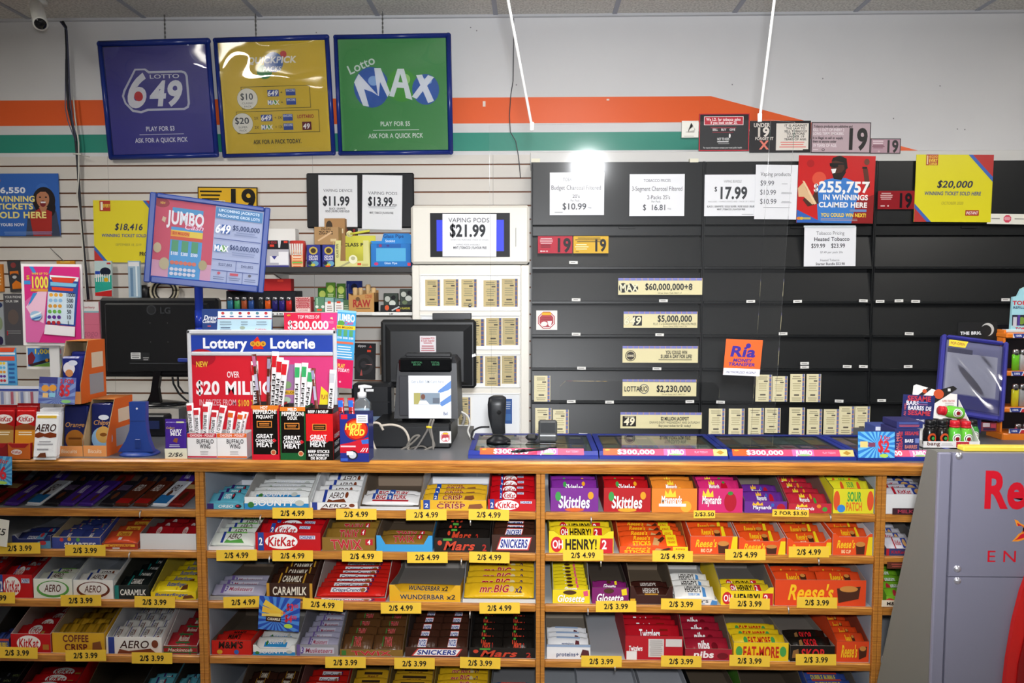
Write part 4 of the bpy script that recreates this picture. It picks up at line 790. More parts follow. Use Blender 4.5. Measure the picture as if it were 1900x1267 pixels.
t = thing('pipe_display', 'yellow cardboard glass pipe display box with open front', 'box', P(655, 498, YU))
c, w_, h_ = rect((618, 449, 686, 498), YU); F = Face((c.x-w_/2, YU, zu), (w_, 0, 0), (0, 0, h_), (618, 449, 686, 498)); m = M()
m.slab(F, .003, 'd8d48c', [(618, 498), (686, 498), (684, 449), (674, 449), (674, 487), (631, 487), (633, 449), (623, 449)])
m.draw(F, [('p', [(628, 498), (634, 498), (655, 488), (652, 485)], 'a9a67a'), ('e', 655, 484, 8, 8, 'eceac8'), ('e', 655, 482, 4, 3.5, 'b9b68a'), ('r', 663, 491, 670, 495, 'e0562a'), ('g', 671, 492, 684, 496, 2, 'a08a4a'), ('t', 'GLASS PIPE', 626, 468, 4, '55532a', 26, 1, 0, -PI/2)], fin='m')
m.box((c.x-w_/2, YU+.003, zu), (c.x-w_/2+.002, YU+.09, zu+h_*.95), 'cfca74'); m.box((c.x+w_/2-.002, YU+.003, zu), (c.x+w_/2, YU+.09, zu+h_*.95), 'cfca74'); m.box((c.x-w_/2, YU+.003, zu), (c.x+w_/2, YU+.09, zu+.002), 'cfca74'); m.build('box_front', t)
sign('backboard', (634, 437, 697, 490), YU+.092, 'd3cf4a', [('t', 'CLASS P', 656, 454, 6, '2a2a1a', 36, 3), ('e', 649, 434, 6, 6, 'e8e6b0')], th=.003, parent=t, pts=[(634, 490), (690, 490), (690, 453), (697, 453), (697, 437), (634, 437)])
m = M(); q0, q1 = P(650, 434, YU+.085), P(686, 428, YU+.085); m.tube([q0, q1], .006, 'dad74e', 10); m.loft([(q0.x, q0.y, q0.z-.012, .008, .004), (q0.x, q0.y, q0.z, .015, .004), (q0.x, q0.y, q0.z+.012, .008, .004)], 'e4e2a0', 12); m.build('pipe_cutout', t)
carton('pipe_display', (688, 452, 762, 498), YU, .05, '2276c4', [('r', 698, 461, 753, 487, '55aede'), ('r', 699, 452, 744, 460, '1f62b0'), ('e', 706, 456, 3, 3, '8a3a6a'), ('e', 720, 456, 3, 2, '3a3a8a'), ('t', 'Glass Pipe', 725, 490.5, 4, 'cfe4f4', 24, 1), ('e', 698, 492, 4, 3, 'c8306a'), ('r', 756, 490, 762, 496, 'e0405a')], 'blue glass pipe display box at the right end of the upper shelf', zb=zu)
sign('header_card', (688, 433, 763, 455), YU+.052, '2a86d0', [('t', 'Glass Pipe', 730, 438, 6, '16306a', 38, 1), ('t', 'Smoking', 724, 447, 4.5, 'e0f0fa', 18, 1), ('r', 755, 452, 760, 455, 'eee')], 'blue card header rising behind the blue pipe display box', 'card', th=.002, pts=[(688, 455), (763, 455), (763, 437), (759, 433), (712, 433), (708, 447), (688, 447)])
YL = 3.72
carton('lighter_tray', (440, 517, 540, 546), YL+.06, .05, 'b81a1c', [('r', 515, 519, 526, 523, 'e0402a')], 'red lighter carton above the dark lighter rack', zb=P(500, 545, YL).z)
m = M(); c, w_, h_ = rect((415, 541, 546, 580), YL); m.box((c.x-w_/2, YL+.03, zl), (c.x+w_/2, YL+.14, zl+h_), ('1a1b22', 'p'), .003); m.box((c.x-w_/2, YL-.004, zl), (c.x+w_/2, YL+.03, zl+.006), ('1a1b22', 'p'))
tag(m.build('lighter_rack'), 'dark rack of torch lighters on the lower wall shelf', 'rack')
LT = [(427, '2a6a8a'), (440, '3a8a5a'), (453, '9a4a2a'), (466, '2a4a8a'), (484, '262a2e'), (497, 'd2571c'), (510, '2a2566'), (523, '332a78'), (536, 'c22a28')]
def lighter(px, py0, py1, Y, zb, col, label, group, rx=.012):
    q = P(px, py0, Y); h = P(px, py0, Y).z-zb if zb is not None else abs(P(px, py0, Y).z-P(px, py1, Y).z); z = zb if zb is not None else P(px, py1, Y).z
    t = thing('lighter', label, 'lighter', V((q.x, Y, z)), group); m = M()
    m.loft([(q.x, Y, z, rx, rx*.6), (q.x, Y, z+h*.72, rx, rx*.6), (q.x, Y, z+h*.76, rx*.9, rx*.5)], (col, 'g'), 16, 2.6); m.build('body', t)
    m = M(); m.loft([(q.x, Y, z+h*.76, rx*.85, rx*.55), (q.x, Y, z+h*.95, rx*.85, rx*.55), (q.x, Y, z+h, rx*.6, rx*.4)], ('b9b9bd', 'M'), 14, 2.6); m.build('hood', t)
    m = M(); m.box((q.x-rx*.5, Y-rx*.7, z+h*.72), (q.x+rx*.4, Y-rx*.2, z+h*.82), ('2a2a2c', 'p'), .001); m.build('thumb_lever', t)
    return t
for k, (px, col) in enumerate(LT):
    lighter(px, 551, 578, YL+.012, zl+.0062, col, '%s lighter in the dark rack, %s from left' % (('teal', 'green', 'rust', 'blue', 'black', 'orange', 'navy', 'violet', 'red')[k], ORD[k]), 'lighters in the dark wall rack', .014)
carton('tin_box', (548, 551, 576, 580), YL, .06, 'e0b8b4', [('b', 562, 562, 549, 552, 575, 573, 22, 'c0404a'), ('g', 549, 553, 575, 572, 6, 'c0404a'), ('r', 550, 574, 574, 579, 'f0dcd8'), ('t', 'FLAVOURED', 562, 576.5, 3, 'b03a44', 20, 1)], 'pink and red patterned box on the lower wall shelf', zb=zl, side='c24a50')
for k, (r, c1, d, dy) in enumerate((((590, 534, 607, 578), '3a6a2c', 'dark green pouch pack at the back, left of the taller two', .09), ((605, 524, 622, 578), '55802c', 'tallest green pouch pack behind the white labelled packs', .075), ((625, 526, 641, 578), '446a2a', 'green and blue pouch pack, right of the tallest green one', .075), ((643, 521, 672, 578), '1c2a6a', 'navy pouch pack behind the kraft cone box', .11))):
    carton('pouch_pack', r, YL+dy, .015, c1, [('e', (r[0]+r[2])/2, r[1]+12, 6, 7, 'b0c060' if k < 3 else '10162e'), ('g', r[0]+3, r[1]+20, r[2]-3, r[1]+27, 2, 'd8e0b0' if k < 3 else '3a4a8a')], d, 'pouch', zb=zl, fin='f')
for k, (r, c1, ops, d) in enumerate((((584, 551, 602, 580), '5a8a6a', [('e', 588, 570, 3, 3, 'dfe8e0'), ('e', 599, 570, 3, 3, 'dfe8e0'), ('r', 588, 574, 597, 578, 'e0502a'), ('r', 587, 553, 590, 566, 'a0c8a8')], 'green carton with orange sticker, left of the white labelled packs'), ((603, 552, 619, 580), '8ab4ae', [('r', 603, 561, 619, 580, 'ece9e6'), ('r', 608, 559, 614, 564, 'e0502a'), ('g', 606, 567, 617, 579, 3, '9a8a84')], 'white labelled pack, left one of the pair'), ((621, 554, 637, 580), '5f8a8a', [('r', 621, 561, 637, 580, 'ece9e6'), ('r', 625, 559, 632, 563, 'e0502a'), ('g', 623, 566, 635, 579, 3, '9a7a74')], 'white labelled pack, right one of the pair'), ((637, 556, 648, 580), '4a6a4a', [('g', 638, 566, 647, 578, 3, 'b0c0a0')], 'narrow green carton tucked beside the kraft cone box'))):
    carton('paper_pack', r, YL+.01, .045, c1, ops, d, 'pack', zb=zl)
t = thing('cone_box', 'kraft display box of pre rolled cones with red lettering', 'box', P(675, 582, YL-.01))
c, w_, h_ = rect((647, 545, 694, 579), YL-.012); m = M(); F = Face((c.x-w_/2, YL-.012, zl), (w_, 0, 0), (0, 0, h_), (647, 545, 694, 579))
m.slab(F, .003, 'b98a4e', [(647, 579), (694, 579), (694, 543), (664, 548), (652, 548), (647, 544)])
m.draw(F, [('t', 'RAW', 671, 563, 13, 'a52a24', 33, 3), ('e', 664, 555, 4, 4, '6a4a2a'), ('t', 'CONE', 684, 550, 6, 'b0402a', 13, 1), ('g', 660, 571, 688, 574, 1, '7a5a34')])
m.box((c.x-w_/2, YL-.009, zl), (c.x-w_/2+.002, YL+.10, zl+h_), 'a87c48'); m.box((c.x+w_/2-.002, YL-.009, zl), (c.x+w_/2, YL+.10, zl+h_*1.05), 'a87c48'); m.box((c.x-w_/2, YL+.10, zl), (c.x+w_/2, YL+.102, zl+h_*1.2), 'a87c48'); m.box((c.x-w_/2, YL-.009, zl), (c.x+w_/2, YL+.10, zl+h_*.55), '6a4c2a'); m.build('carton', t)
for k, (px, py) in enumerate(((659, 535), (669, 535), (683, 529), (693, 535), (689, 541), (703, 541))):
    q = P(px, py, YL+.03+.02*(k % 3)); m = M(); m.loft([(q.x, q.y, zl+h_*.55, .010, .01), (q.x, q.y, q.z, .013, .013), (q.x, q.y, q.z+.004, .008, .008)], 'c9a877', 12)
    o = m.build('paper_cone') if px != 703 else None
    if o: tag(o, 'kraft paper cone standing in the kraft box, %s' % ('leftmost', 'second from left', 'tallest one', 'rightmost', 'short one in front')[k], 'cone', 'paper cones in the kraft box')
for k, (r, d) in enumerate((((712, 544, 738, 570), 'camouflage pack beside the kraft cone box'), ((742, 536, 764, 570), 'taller camouflage pack at the end of the lower wall shelf'))):
    carton('camouflage_pack', r, YL+.03, .03, '3a423c', [('e', r[0]+7, r[1]+8, 5, 4, 'b9bdb4'), ('e', r[0]+16, r[1]+14, 6, 4, 'd0d4cc'), ('e', r[0]+9, r[1]+20, 5, 3, '6a7a5a'), ('e', r[0]+18, r[1]+6, 4, 3, '16181a')], d, 'pack', zb=zl, fin='f')
carton('black_tray', (706, 566, 766, 579), YL-.005, .03, '15161a', [('e', 718, 571, 4, 5, 'd2562a'), ('r', 735, 573, 742, 578, 'e0502a'), ('t', '6 FLAVOURS', 752, 572, 3.5, 'c8c03a', 18, 2), ('p', [(726, 575), (740, 568), (742, 570), (728, 577)], 'b8bcc0')], 'black counter tray in front of the camouflage packs', 'tray', zb=zl)
# hanging packs on the slatwall
t = sign('lighter_fluid_pack', (658, 637, 696, 704), 3.93, '17161a', [('t', 'zippo', 671, 641.5, 4.5, 'e8e6e6', 15, 1), ('p', [(684, 645), (687, 640), (690, 645)], 'c22a24'), ('r', 681, 649, 688, 653, 'e8472a'), ('e', 676, 676, 17, 19, '2a282c'), ('e', 676, 676, 11, 12, '141316'), ('e', 675, 676, 6, 6, '2a282c'), ('p', [(676, 676), (690, 675), (690, 677)], 'a87a74'), ('p', [(668, 697), (671, 685), (673, 697)], 'a84a44')], 'black hanging pack with coiled wick picture, left of the register', 'pack', th=.015, roll=1.5)
sign('brown_pack', (705, 640, 712, 695), 3.95, '7a6450', [('e', 708, 670, 3, 12, '5a4636')], 'narrow brown hanging pack peeking out beside the register', 'pack', th=.02)
sign('pen_pack', (176, 484, 207, 550), 3.93, 'bfd4d4', [('p', [(176, 516), (207, 510), (207, 536), (176, 543)], '2fa896'), ('p', [(176, 543), (207, 538), (207, 550), (176, 549)], 'c22a2a'), ('e', 196, 504, 10, 8, '1f2236'), ('r', 177, 503, 186, 509, '2a4ab0')] + [('r', 178+k*4, 509, 180+k*4, 523, 'f0f0f0') for k in range(7)] + [('e', 197, 519, 4, 4, 'e0b02a'), ('r', 199, 487, 206, 490, 'c83a3a')], 'teal and red hanging pack of pens on the slatwall', 'pack', th=.012, roll=.5, fin='f')
sign('blade_pack', (238, 484, 260, 552), 3.93, '9fb8cc', [('r', 239, 486, 259, 494, 'e6e6ea'), ('r', 242, 497, 247, 550, '6a8aaa'), ('r', 252, 494, 255, 550, 'e0ecf2')], 'clear blue hanging blade pack behind the dark screen', 'pack', th=.012, fin='f')
m = M(); c, w_, h_ = rect((255, 529, 279, 560), 3.965); m.loft([(c.x, 3.965, c.z-h_/2, .032, .02), (c.x, 3.965, c.z+h_*.2, .032, .02), (c.x, 3.965, c.z+h_/2, .015, .01)], ('15151a', 'p'), 16, 2.6); tag(m.build('phone_mount'), 'rounded black gadget standing behind the dark monitor', 'gadget')
m = M()
for k in range(4): m.tube([P(305+26*math.cos(a)*(1-.12*k), 540+24*math.sin(a)*(1-.1*k), 3.945+.01*k) for a in [2*PI*i/20 for i in range(21)]], .006, '1c1a1a' if k % 2 else 'b8b09a')
tag(m.build('coiled_cable'), 'coil of black and tan cable hanging behind the tilted screen', 'cable')
m = M(); q = P(442, 540, 3.75)
m.loft([(q.x, 3.75, q.z, .05, .04), (q.x, 3.75, q.z+.02, .055, .045), (q.x, 3.75, q.z+.05, .05, .04)], ('a8201c', 'p'), 16); tag(m.build('red_tin'), 'red tin with gold band half hidden by the blue pole', 'tin')
# ================================================================ white lottery and vape cabinet
YC = 3.66
t = thing('white_cabinet', 'white lit display cabinet with vaping screen header and lottery ticket windows', 'cabinet', (P(872, 800, YC).x, YC, 0))
xl, xr = P(765, 600, YC).x, P(982, 600, YC).x
def wz(y): return P(872, y, YC).z
m = M(); WIN = [(779, 509, 966, 577), (779, 584, 966, 649), (779, 656, 966, 719), (779, 729, 966, 829)]
m.box((xl, YC+.05, 0), (xr, 3.985, wz(492)), ('e6e2d9', 'p'))
xa, xb = P(779, 600, YC).x, P(966, 600, YC).x
m.box((xl, YC, 0), (xa, YC+.05, wz(492)), ('e6e2d9', 'p'), .004); m.box((xb, YC, 0), (xr, YC+.05, wz(492)), ('e6e2d9', 'p'), .004)
ys = [492]+[v for w_ in WIN for v in (w_[1], w_[3])]+[None]
for a, b in zip(ys[::2], ys[1::2]): m.box((xa, YC+.0005, wz(b) if b else 0), (xb, YC+.05, wz(a)), ('e6e2d9', 'p'))
m.build('body', t)
for i, (a, b, c_, d_) in enumerate(WIN):
    m = M(); m.box((xa+.001, YC+.044, wz(d_)), (xb-.001, YC+.0495, wz(b)), ('f0f1f2', 'E')); m.build('lit_panel', t)
    m = M(); q = .006; A0, A1, B0, B1 = xa, xb, wz(d_), wz(b)
    for bx in (((A0, YC-.004, B0), (A0+q, YC+.001, B1)), ((A1-q, YC-.004, B0), (A1, YC+.001, B1)), ((A0, YC-.004, B1-q), (A1, YC+.001, B1)), ((A0, YC-.004, B0), (A1, YC+.001, B0+q))): m.box(*bx, ('f2f1ee', 'p'), .002)
    fr = m.build('window_frame', t)
    m = M(); m.box((xa+q, YC+.006, B0+q), (xb-q, YC+.008, B1-q), 'tray_glass'); m.build('pane', fr)
m = M(); m.box((xl-.002, YC-.01, wz(490)), (xr, 3.985, wz(381)), ('e4e0d6', 'p'), .012); hd = m.build('header', t)
sign('screen', (798, 395, 946, 477), YC-.0105, '14141a', [('r', 810, 408, 935, 466, '3a48e8')], th=.004, fin='e', parent=t)
m = M(); q = P(957, 440, YC-.012); m.box((q.x-.001, q.y, q.z-.045), (q.x+.001, q.y+.002, q.z+.045), '2a2a2a'); m.build('slot', t)
m = M(); q = P(872, 567, YC-.003); m.loft([(q.x, q.y+.001, q.z-.008, .006, .004), (q.x, q.y, q.z, .008, .005), (q.x, q.y+.001, q.z+.008, .006, .004)], ('8a8a8a', 'M'), 12); m.build('lock', t)
sign('price_sheet', (821, 397, 921, 476), YC-.017, 'e9eaee', [('t', 'VAPING PODS', 870, 408.5, 8, '4a4c54', 76, 0), ('t', '$21.99', 868, 428, 21, '2a2c32', 67, 3), ('t', 'WHEN YOU PURCHASE 1 PACK OF 4 PODS', 871, 445, 2.6, '8a8c92', 70, 0), ('t', 'VAPING PODS AVAILABLE', 868, 454, 2.6, '8a8c92', 44, 0), ('t', 'MINT | TOBACCO | FLAVOUR FREE', 872, 459.5, 4, '3a3c42', 62, 2)], 'white VAPING PODS $21.99 sheet on the white cabinet header', 'sign', th=.001, roll=.3)
def ticket(r, Y, label, group, col='e8dfb8', strip=1, roll=0):
    x0, y0, x1, y1 = r; w_ = x1-x0; h = y1-y0
    ops = [('g', x0+w_*.12, y0+h*.05, x1-w_*.25, y0+h*.2, 2, 'a39a78'), ('g', x0+w_*.15, y0+h*.3, x1-w_*.25, y0+h*.62, 4, 'c0b58c'), ('r', x0+w_*.5, y0+h*.22, x0+w_*.74, y0+h*.27, '5a5446'), ('r', x0+w_*.28, y0+h*.72, x0+w_*.62, y0+h*.77, '5a5446'), ('g', x0+w_*.12, y0+h*.82, x1-w_*.25, y0+h*.96, 2, 'a39a78'), ('r', x1-w_*.17, y0, x1-w_*.04, y1, '6a72a8')]
    ops += [('r', x1-w_*.17, y0+h*(.1+.16*k), x1-w_*.04, y0+h*(.13+.16*k), 'd8905a') for k in range(6)]
    return sign('lottery_ticket', r, Y, col, ops, label, 'ticket', th=.0008, group=group, roll=roll)
WN = ('top', 'second', 'third', 'bottom')
for wi, L in enumerate((((789, 519, 817, 568), (823, 518, 851, 567), (856, 518, 885, 570), (897, 520, 927, 569), (931, 517, 961, 569)), ((862, 592, 899, 642), (902, 590, 931, 641), (932, 590, 962, 640)), ((862, 660, 897, 711), (900, 661, 929, 716), (931, 660, 959, 712)), ((851, 737, 873, 788),))):
    for k, r in enumerate(L): ticket(r, YC+.038, 'tan lottery ticket in %s window of white cabinet, %s' % (WN[wi], ORD[k]+' from left' if len(L) > 1 else 'the only one'), 'tickets in the white cabinet', 'f0dba2')
sign('card', (936, 740, 950, 786), YC+.038, '2f66b8', [('g', 938, 744, 948, 760, 4, 'c8d8f0'), ('r', 938, 768, 948, 780, '4a86d0')], 'small blue card in bottom window of white cabinet, behind scanner', 'card', th=.001)
# ================================================================ black tobacco cabinets
YT = 3.70
m = M(); c, w_, h_ = rect((984, 280, 2100, 301), YT); zt_ = P(1300, 299, YT).z
m.box((P(984, 290, YT).x, YT+.05, zt_), (4.2, 3.987, zt_+.055), ('c9c8c6', 'p'), .002); tag(m.build('fascia_board'), 'pale grey board along the top of the black tobacco cabinets', 'board')
for px in (994, 1288, 1788):
    sign('clip', (px-8, 294, px+8, 301), YT-.002, 'e0dcc8', (), 'pale clip on top edge of black cabinets, %s' % {994: 'left end', 1288: 'above the charcoal price sheets', 1788: 'right end by yellow poster'}[px], 'clip', th=.03, group='clips on the black cabinets')
SEAM = [(440, 499), (506, 563), (567, 625), (629, 687), (690, 748), (752, 812)]
STK = [(1064, 487), (1069, 556), (1231, 558), (1393, 559), (1480, 559), (1602, 558), (1633, 559), (1668, 558), (1699, 559), (1866, 556), (1069, 620), (1224, 621), (1453, 619), (1687, 619), (1079, 683), (1219, 684), (1493, 674), (1493, 681), (1572, 680), (1602, 680), (1685, 680), (1060, 745), (1131, 746), (1280, 745), (1337, 746), (1557, 744), (1636, 743), (1082, 806), (1229, 808)]
BK = ('151719', 'p')
for ci, (xa_, xb_) in enumerate(((985, 1303), (1303, 1619), (1619, 1935))):
    xa, xb = P(xa_, 550, YT).x, P(xb_, 550, YT).x
    t = thing('tobacco_cabinet', 'black tobacco cabinet with flap doors, %s of three' % ('left', 'middle', 'right')[ci], 'cabinet', ((xa+xb)/2, YT, 0), 'black tobacco cabinets')
    zz_ = lambda y: P(1300, y, YT).z
    m = M(); m.box((xa+.001, YT+.06, 0), (xb-.001, 3.985, zt_-.0005), ('101113', 'm')); m.box((xa+.001, YT+.0, 0), (xa+.006, YT+.06, zt_-.001), BK); m.box((xb-.006, YT, 0), (xb-.001, YT+.06, zt_-.001), BK); m.box((xa+.006, YT+.004, 0), (xb-.006, YT+.06, zz_(815)), BK); m.build('body', t)
    m = M(); m.box((xa+.007, YT, zz_(417)), (xb-.007, YT+.06, zt_-.002), BK, .002); m.build('header_panel', t)
    m = M(); m.box((xa+.007, YT+.012, zz_(437)), (xb-.007, YT+.06, zz_(419)), BK, .002)
    q = (xa+xb)/2+.05; m.box((q-.04, YT+.004, zz_(424)), (q+.04, YT+.012, zz_(420)), ('141517', 'p'), .001); m.build('valance', t)
    for a, b in SEAM:
        za, zb_ = zz_(a), zz_(b); m = M()
        m.prism([(xa+.007, YT+.022, za), (xa+.007, YT+.002, zb_+.012), (xa+.007, YT-.006, zb_+.010), (xa+.007, YT-.006, zb_), (xa+.007, YT+.012, zb_), (xa+.007, YT+.03, za)], (xb-xa-.014, 0, 0), BK)
        for fx in (.36, .70): m.box((xa+(xb-xa)*fx-.0008, YT+.0005, zb_+.012), (xa+(xb-xa)*fx+.0008, YT+.0202, za), ('1b1c1e', 'm')) if False else None
        d = m.build('flap_door', t)
        for sx, sy in STK:
            if xa_ <= sx < xb_ and a < sy < b+2: sign('price_sticker', (sx-8, sy-2.6, sx+8, sy+2.6), YT-.0066, 'e8e7e4', [('g', sx-6, sy-1.6, sx+5, sy+1.6, 1, '8a8884')], th=.0006, parent=d, roll=(sx*7 % 5)-2)
YQ = YT-.0125
def strip(r, ops, label):
    x0, y0, x1, y1 = r; n = 14
    return sign('jackpot_strip', r, YQ, 'e6dcae', [('r', x0, y0, x1, y0+4.5, '7f80c4')]+[('r', x0+(x1-x0)*(k+.9)/n, y0, x0+(x1-x0)*(k+1)/n, y0+4.5, 'c8a078') for k in range(n)]+ops, label, 'sign', th=.001, group='cream jackpot strips on the left black cabinet')
strip((1147, 516, 1303, 547), [('e', 1156, 534, 8, 9, '2a2a2a'), ('e', 1169, 534, 7, 8, '2a2a2a'), ('e', 1179, 535, 5, 6, '2a2a2a'), ('o', 'MAX', 1167, 534, 13, 'efe8c8', 34, 3, -.1, 0, '1e1e1e'), ('t', '$60,000,000+8', 1241, 532, 11, '26282c', 88, 2), ('t', 'Draw Date TUE MAY 17', 1243, 543.5, 3, '6a664e', 44, 0)], 'cream $60,000,000+8 jackpot strip, topmost of five')
strip((1157, 578, 1294, 608), [('r', 1174, 586, 1191, 604, '26262a'), ('o', '649', 1174, 595, 14, 'efe8c8', 32, 2, .2, 0, '1e1e22'), ('t', '$5,000,000', 1252, 591, 11, '26282c', 64, 2), ('t', 'PLUS 1 x GUARANTEED $1 MILLION PRIZE', 1252, 601, 4, '4a483c', 80, 0), ('t', 'Draw Date WED MAY 18', 1252, 605.5, 2.6, '6a664e', 44, 0)], 'cream $5,000,000 jackpot strip, second of five')
strip((1155, 642, 1295, 673), [('e', 1170, 660, 10, 10, '3a342e'), ('e', 1170, 660, 8.6, 8.6, 'e6dcae'), ('e', 1170, 660, 7.6, 7.6, '3a342e'), ('t', 'GRAND', 1170, 660, 4, 'efe6c8', 13, 2), ('t', 'YOU COULD WIN', 1255, 653.5, 6, '36342e', 40, 3), ('t', '$1,000 A DAY FOR LIFE!', 1255, 661, 6, '36342e', 58, 3), ('g', 1216, 665, 1293, 669, 1, '9a9474')], 'cream $1,000 A DAY FOR LIFE strip, third of five')
strip((1155, 704, 1292, 735), [('e', 1195, 721.5, 9, 9, '6a6a6a'), ('e', 1195, 721.5, 7.5, 7.5, 'e6dcae'), ('t', 'LOTTARIO', 1180, 721.5, 9, '26262a', 44, 2), ('t', '$2,230,000', 1250, 721, 11, '26282c', 64, 2), ('t', 'Draw Date SAT MAY 21', 1250, 731.5, 2.6, '6a664e', 44, 0)], 'cream $2,230,000 jackpot strip, fourth of five')
strip((1151, 765, 1302, 795), [('r', 1155, 772, 1180, 791, '26201c'), ('t', '49', 1168, 782, 13, 'f0e8cc', 20, 3, .15), ('t', 'ONTARIO', 1168, 773.8, 2.4, 'f0e8cc', 18, 1), ('t', '$2 MILLION JACKPOT', 1252, 776.5, 6, '2e2c28', 52, 3), ('t', 'DRAWS EVERY WEDNESDAY AND SATURDAY', 1252, 783.5, 4, '4a483c', 94, 0), ('t', 'Buy your ticket for $1 today!', 1252, 789.5, 4, '3a382e', 60, 1)], 'cream $2 MILLION JACKPOT strip, lowest of five')
TK = [((991, 697, 1021, 745), 'on left black cabinet, alone in its row'), ((993, 757, 1023, 806), 'behind the card reader, low on left black cabinet'), ((1026, 760, 1055, 808), 'beside the card reader, low on left black cabinet')]
for k, r in enumerate(((1402, 695, 1432, 745), (1433, 698, 1461, 745), (1466, 694, 1493, 746), (1496, 694, 1523, 746))): TK.append((r, 'in upper ticket row of middle black cabinet, %s from left' % ORD[k]))
for k, r in enumerate(((1315, 758, 1345, 809), (1352, 758, 1381, 809), (1388, 757, 1417, 808), (1419, 757, 1448, 803), (1464, 756, 1493, 810), (1497, 759, 1525, 806), (1528, 759, 1557, 806), (1556.8, 754, 1585, 806), (1586, 754, 1614, 805))): TK.append((r, 'in bottom ticket row of middle black cabinet, %s from left' % ORD[k]))
for r, d in TK: ticket(r, YQ, 'cream lottery ticket %s' % d, 'cream tickets on the black cabinets')
def paper(r, ops, label, roll=0, Y=YQ, col='e6e7ec'): return sign('price_sheet', r, Y, col, ops, label, 'sign', th=.001, roll=roll)
gk = '4a4c54'
paper((1020, 320, 1121, 399), [('t', 'TOBACCO PRICES', 1070, 333, 5.5, '6a6c76', 51, 0), ('t', 'Budget Charcoal Filtered', 1069, 348, 8, gk, 93, 0), ('t', "20's", 1069, 364, 6, gk, 14, 0), ('t', 'Per Pack', 1067, 372, 3.5, '7a7c86', 17, 0), ('t', '$10.99', 1066, 383, 11, gk, 45, 1), ('t', '+tx', 1094, 385, 4, '7a7c86', 7, 0), ('g', 1028, 393, 1046, 395, 1, '6a6c76')], 'white TOBACCO PRICES $10.99 sheet on left black cabinet')
paper((1168, 323, 1270, 401), [('t', 'TOBACCO PRICES', 1219, 335, 5.5, '6a6c76', 50, 0), ('t', '3-Segment Charcoal Filtered', 1219, 350, 8, gk, 94, 0), ('t', "2-Packs 25's", 1222, 366, 7, gk, 43, 0), ('t', 'Per Pack', 1217, 374, 3.5, '7a7c86', 17, 0), ('t', '$  16.81', 1215, 385, 10, gk, 44, 1), ('t', '+tx', 1242, 387, 4, '7a7c86', 7, 0)], 'white TOBACCO PRICES $16.81 sheet, right of the $10.99 one')
paper((1307, 324, 1403, 401), [('t', 'VAPING BUNDLE', 1359, 336.5, 4.5, '7a7a80', 33, 0, .2), ('t', '$', 1328, 351, 8, '33353a', 5, 2), ('t', '17.99', 1360, 358, 21, '33353a', 54, 3), ('t', 'INCLUDES 1 VAPING DEVICE AND 1 PACK OF 2 PODS', 1357, 374, 2.6, '8a8a90', 86, 0), ('t', 'BLACK | GRAPHITE | GOLD SILVER | ROSE GOLD | BLUE', 1356, 383, 3.2, '3a3a40', 88, 2), ('t', 'MINT | TOBACCO | FLAVOUR FREE', 1357, 388.5, 3.2, '3a3a40', 52, 2), ('g', 1376, 397, 1400, 399, 1, '9a9aa0')], 'white VAPING BUNDLE $17.99 sheet on the black cabinets')
paper((1401, 306, 1479, 407), [('t', 'Vaping products', 1438, 323, 7, '33353a', 56, 0), ('t', '$9.99', 1423, 340, 9, gk, 26, 0), ('t', '$10.99', 1425, 357, 9, gk, 30, 0), ('t', '$10.99', 1426, 374, 9, gk, 31, 0), ('g', 1449, 340, 1462, 342, 1, '8a8c92'), ('g', 1449, 356, 1470, 360, 2, '8a8c92'), ('g', 1449, 373, 1470, 377, 2, '8a8c92'), ('g', 1416, 384, 1468, 386, 1, '8a8c92')], 'white Vaping products price sheet beside the red winnings poster', .8, YQ-.004)
paper((1492, 421, 1588, 494), [('t', 'Tobacco Pricing', 1540, 432.5, 6.5, '6a6a70', 52, 0), ('t', 'Heated Tobacco', 1543, 443.5, 7, '3a3a40', 66, 1), ('t', '$59.99', 1518, 456, 7.5, '3a3a40', 26, 1), ('t', '$23.99', 1555, 456, 7.5, '3a3a40', 26, 1), ('t', '$7.49 per pack 20s', 1543, 468, 3.6, '6a6a70', 42, 0), ('t', 'Heated Tobacco', 1540, 482.5, 4, '5a5a60', 36, 0), ('t', 'Starter Bundle $53.98', 1541, 489.5, 4.5, '3a3a40', 54, 1)], 'white Heated Tobacco price sheet hanging under the red winnings poster', -.4)
m = M(); c, w_, h_ = rect((1491, 418.5, 1587, 422), YQ); m.box((c.x-w_/2, c.y-.004, c.z-h_/2), (c.x+w_/2, c.y-.0015, c.z+h_/2), ('c9d2d8', 'g')); tag(m.build('sheet_holder'), 'clear clip rail holding the Heated Tobacco sheet', 'holder')
ag = lambda x0, y0, x1, y1, cx, wid, hh: [('t', '19', cx, (y0+y1)/2+1, hh, '17141a', wid, 3)]
sign('age_sign', (998, 438, 1062, 470), YQ, 'b52238', ag(998, 438, 1062, 470, 1045, 30, 24) + [('g', 1001, 441, 1027, 453, 4, 'e6d0d4'), ('g', 1001, 453, 1025, 460, 2, '5a1420'), ('e', 1004, 466, 1.5, 1.5, 'eee'), ('r', 1006, 465, 1012, 467, 'e0c0c4'), ('e', 1015, 466, 1.5, 1.5, 'e0c0c4')], 'red 19 age sign on left black cabinet', 'sign')
sign('age_sign', (1064, 438, 1129, 470), YQ, 'd9ac2a', ag(1064, 438, 1129, 470, 1113, 25, 21) + [('g', 1067, 440, 1122, 450, 3, '2a2416'), ('g', 1067, 452, 1092, 464, 3, 'efe2b0'), ('r', 1068, 466, 1074, 467, '6a4a20')], 'yellow 19 age sign, right of the red one on left cabinet', 'sign')
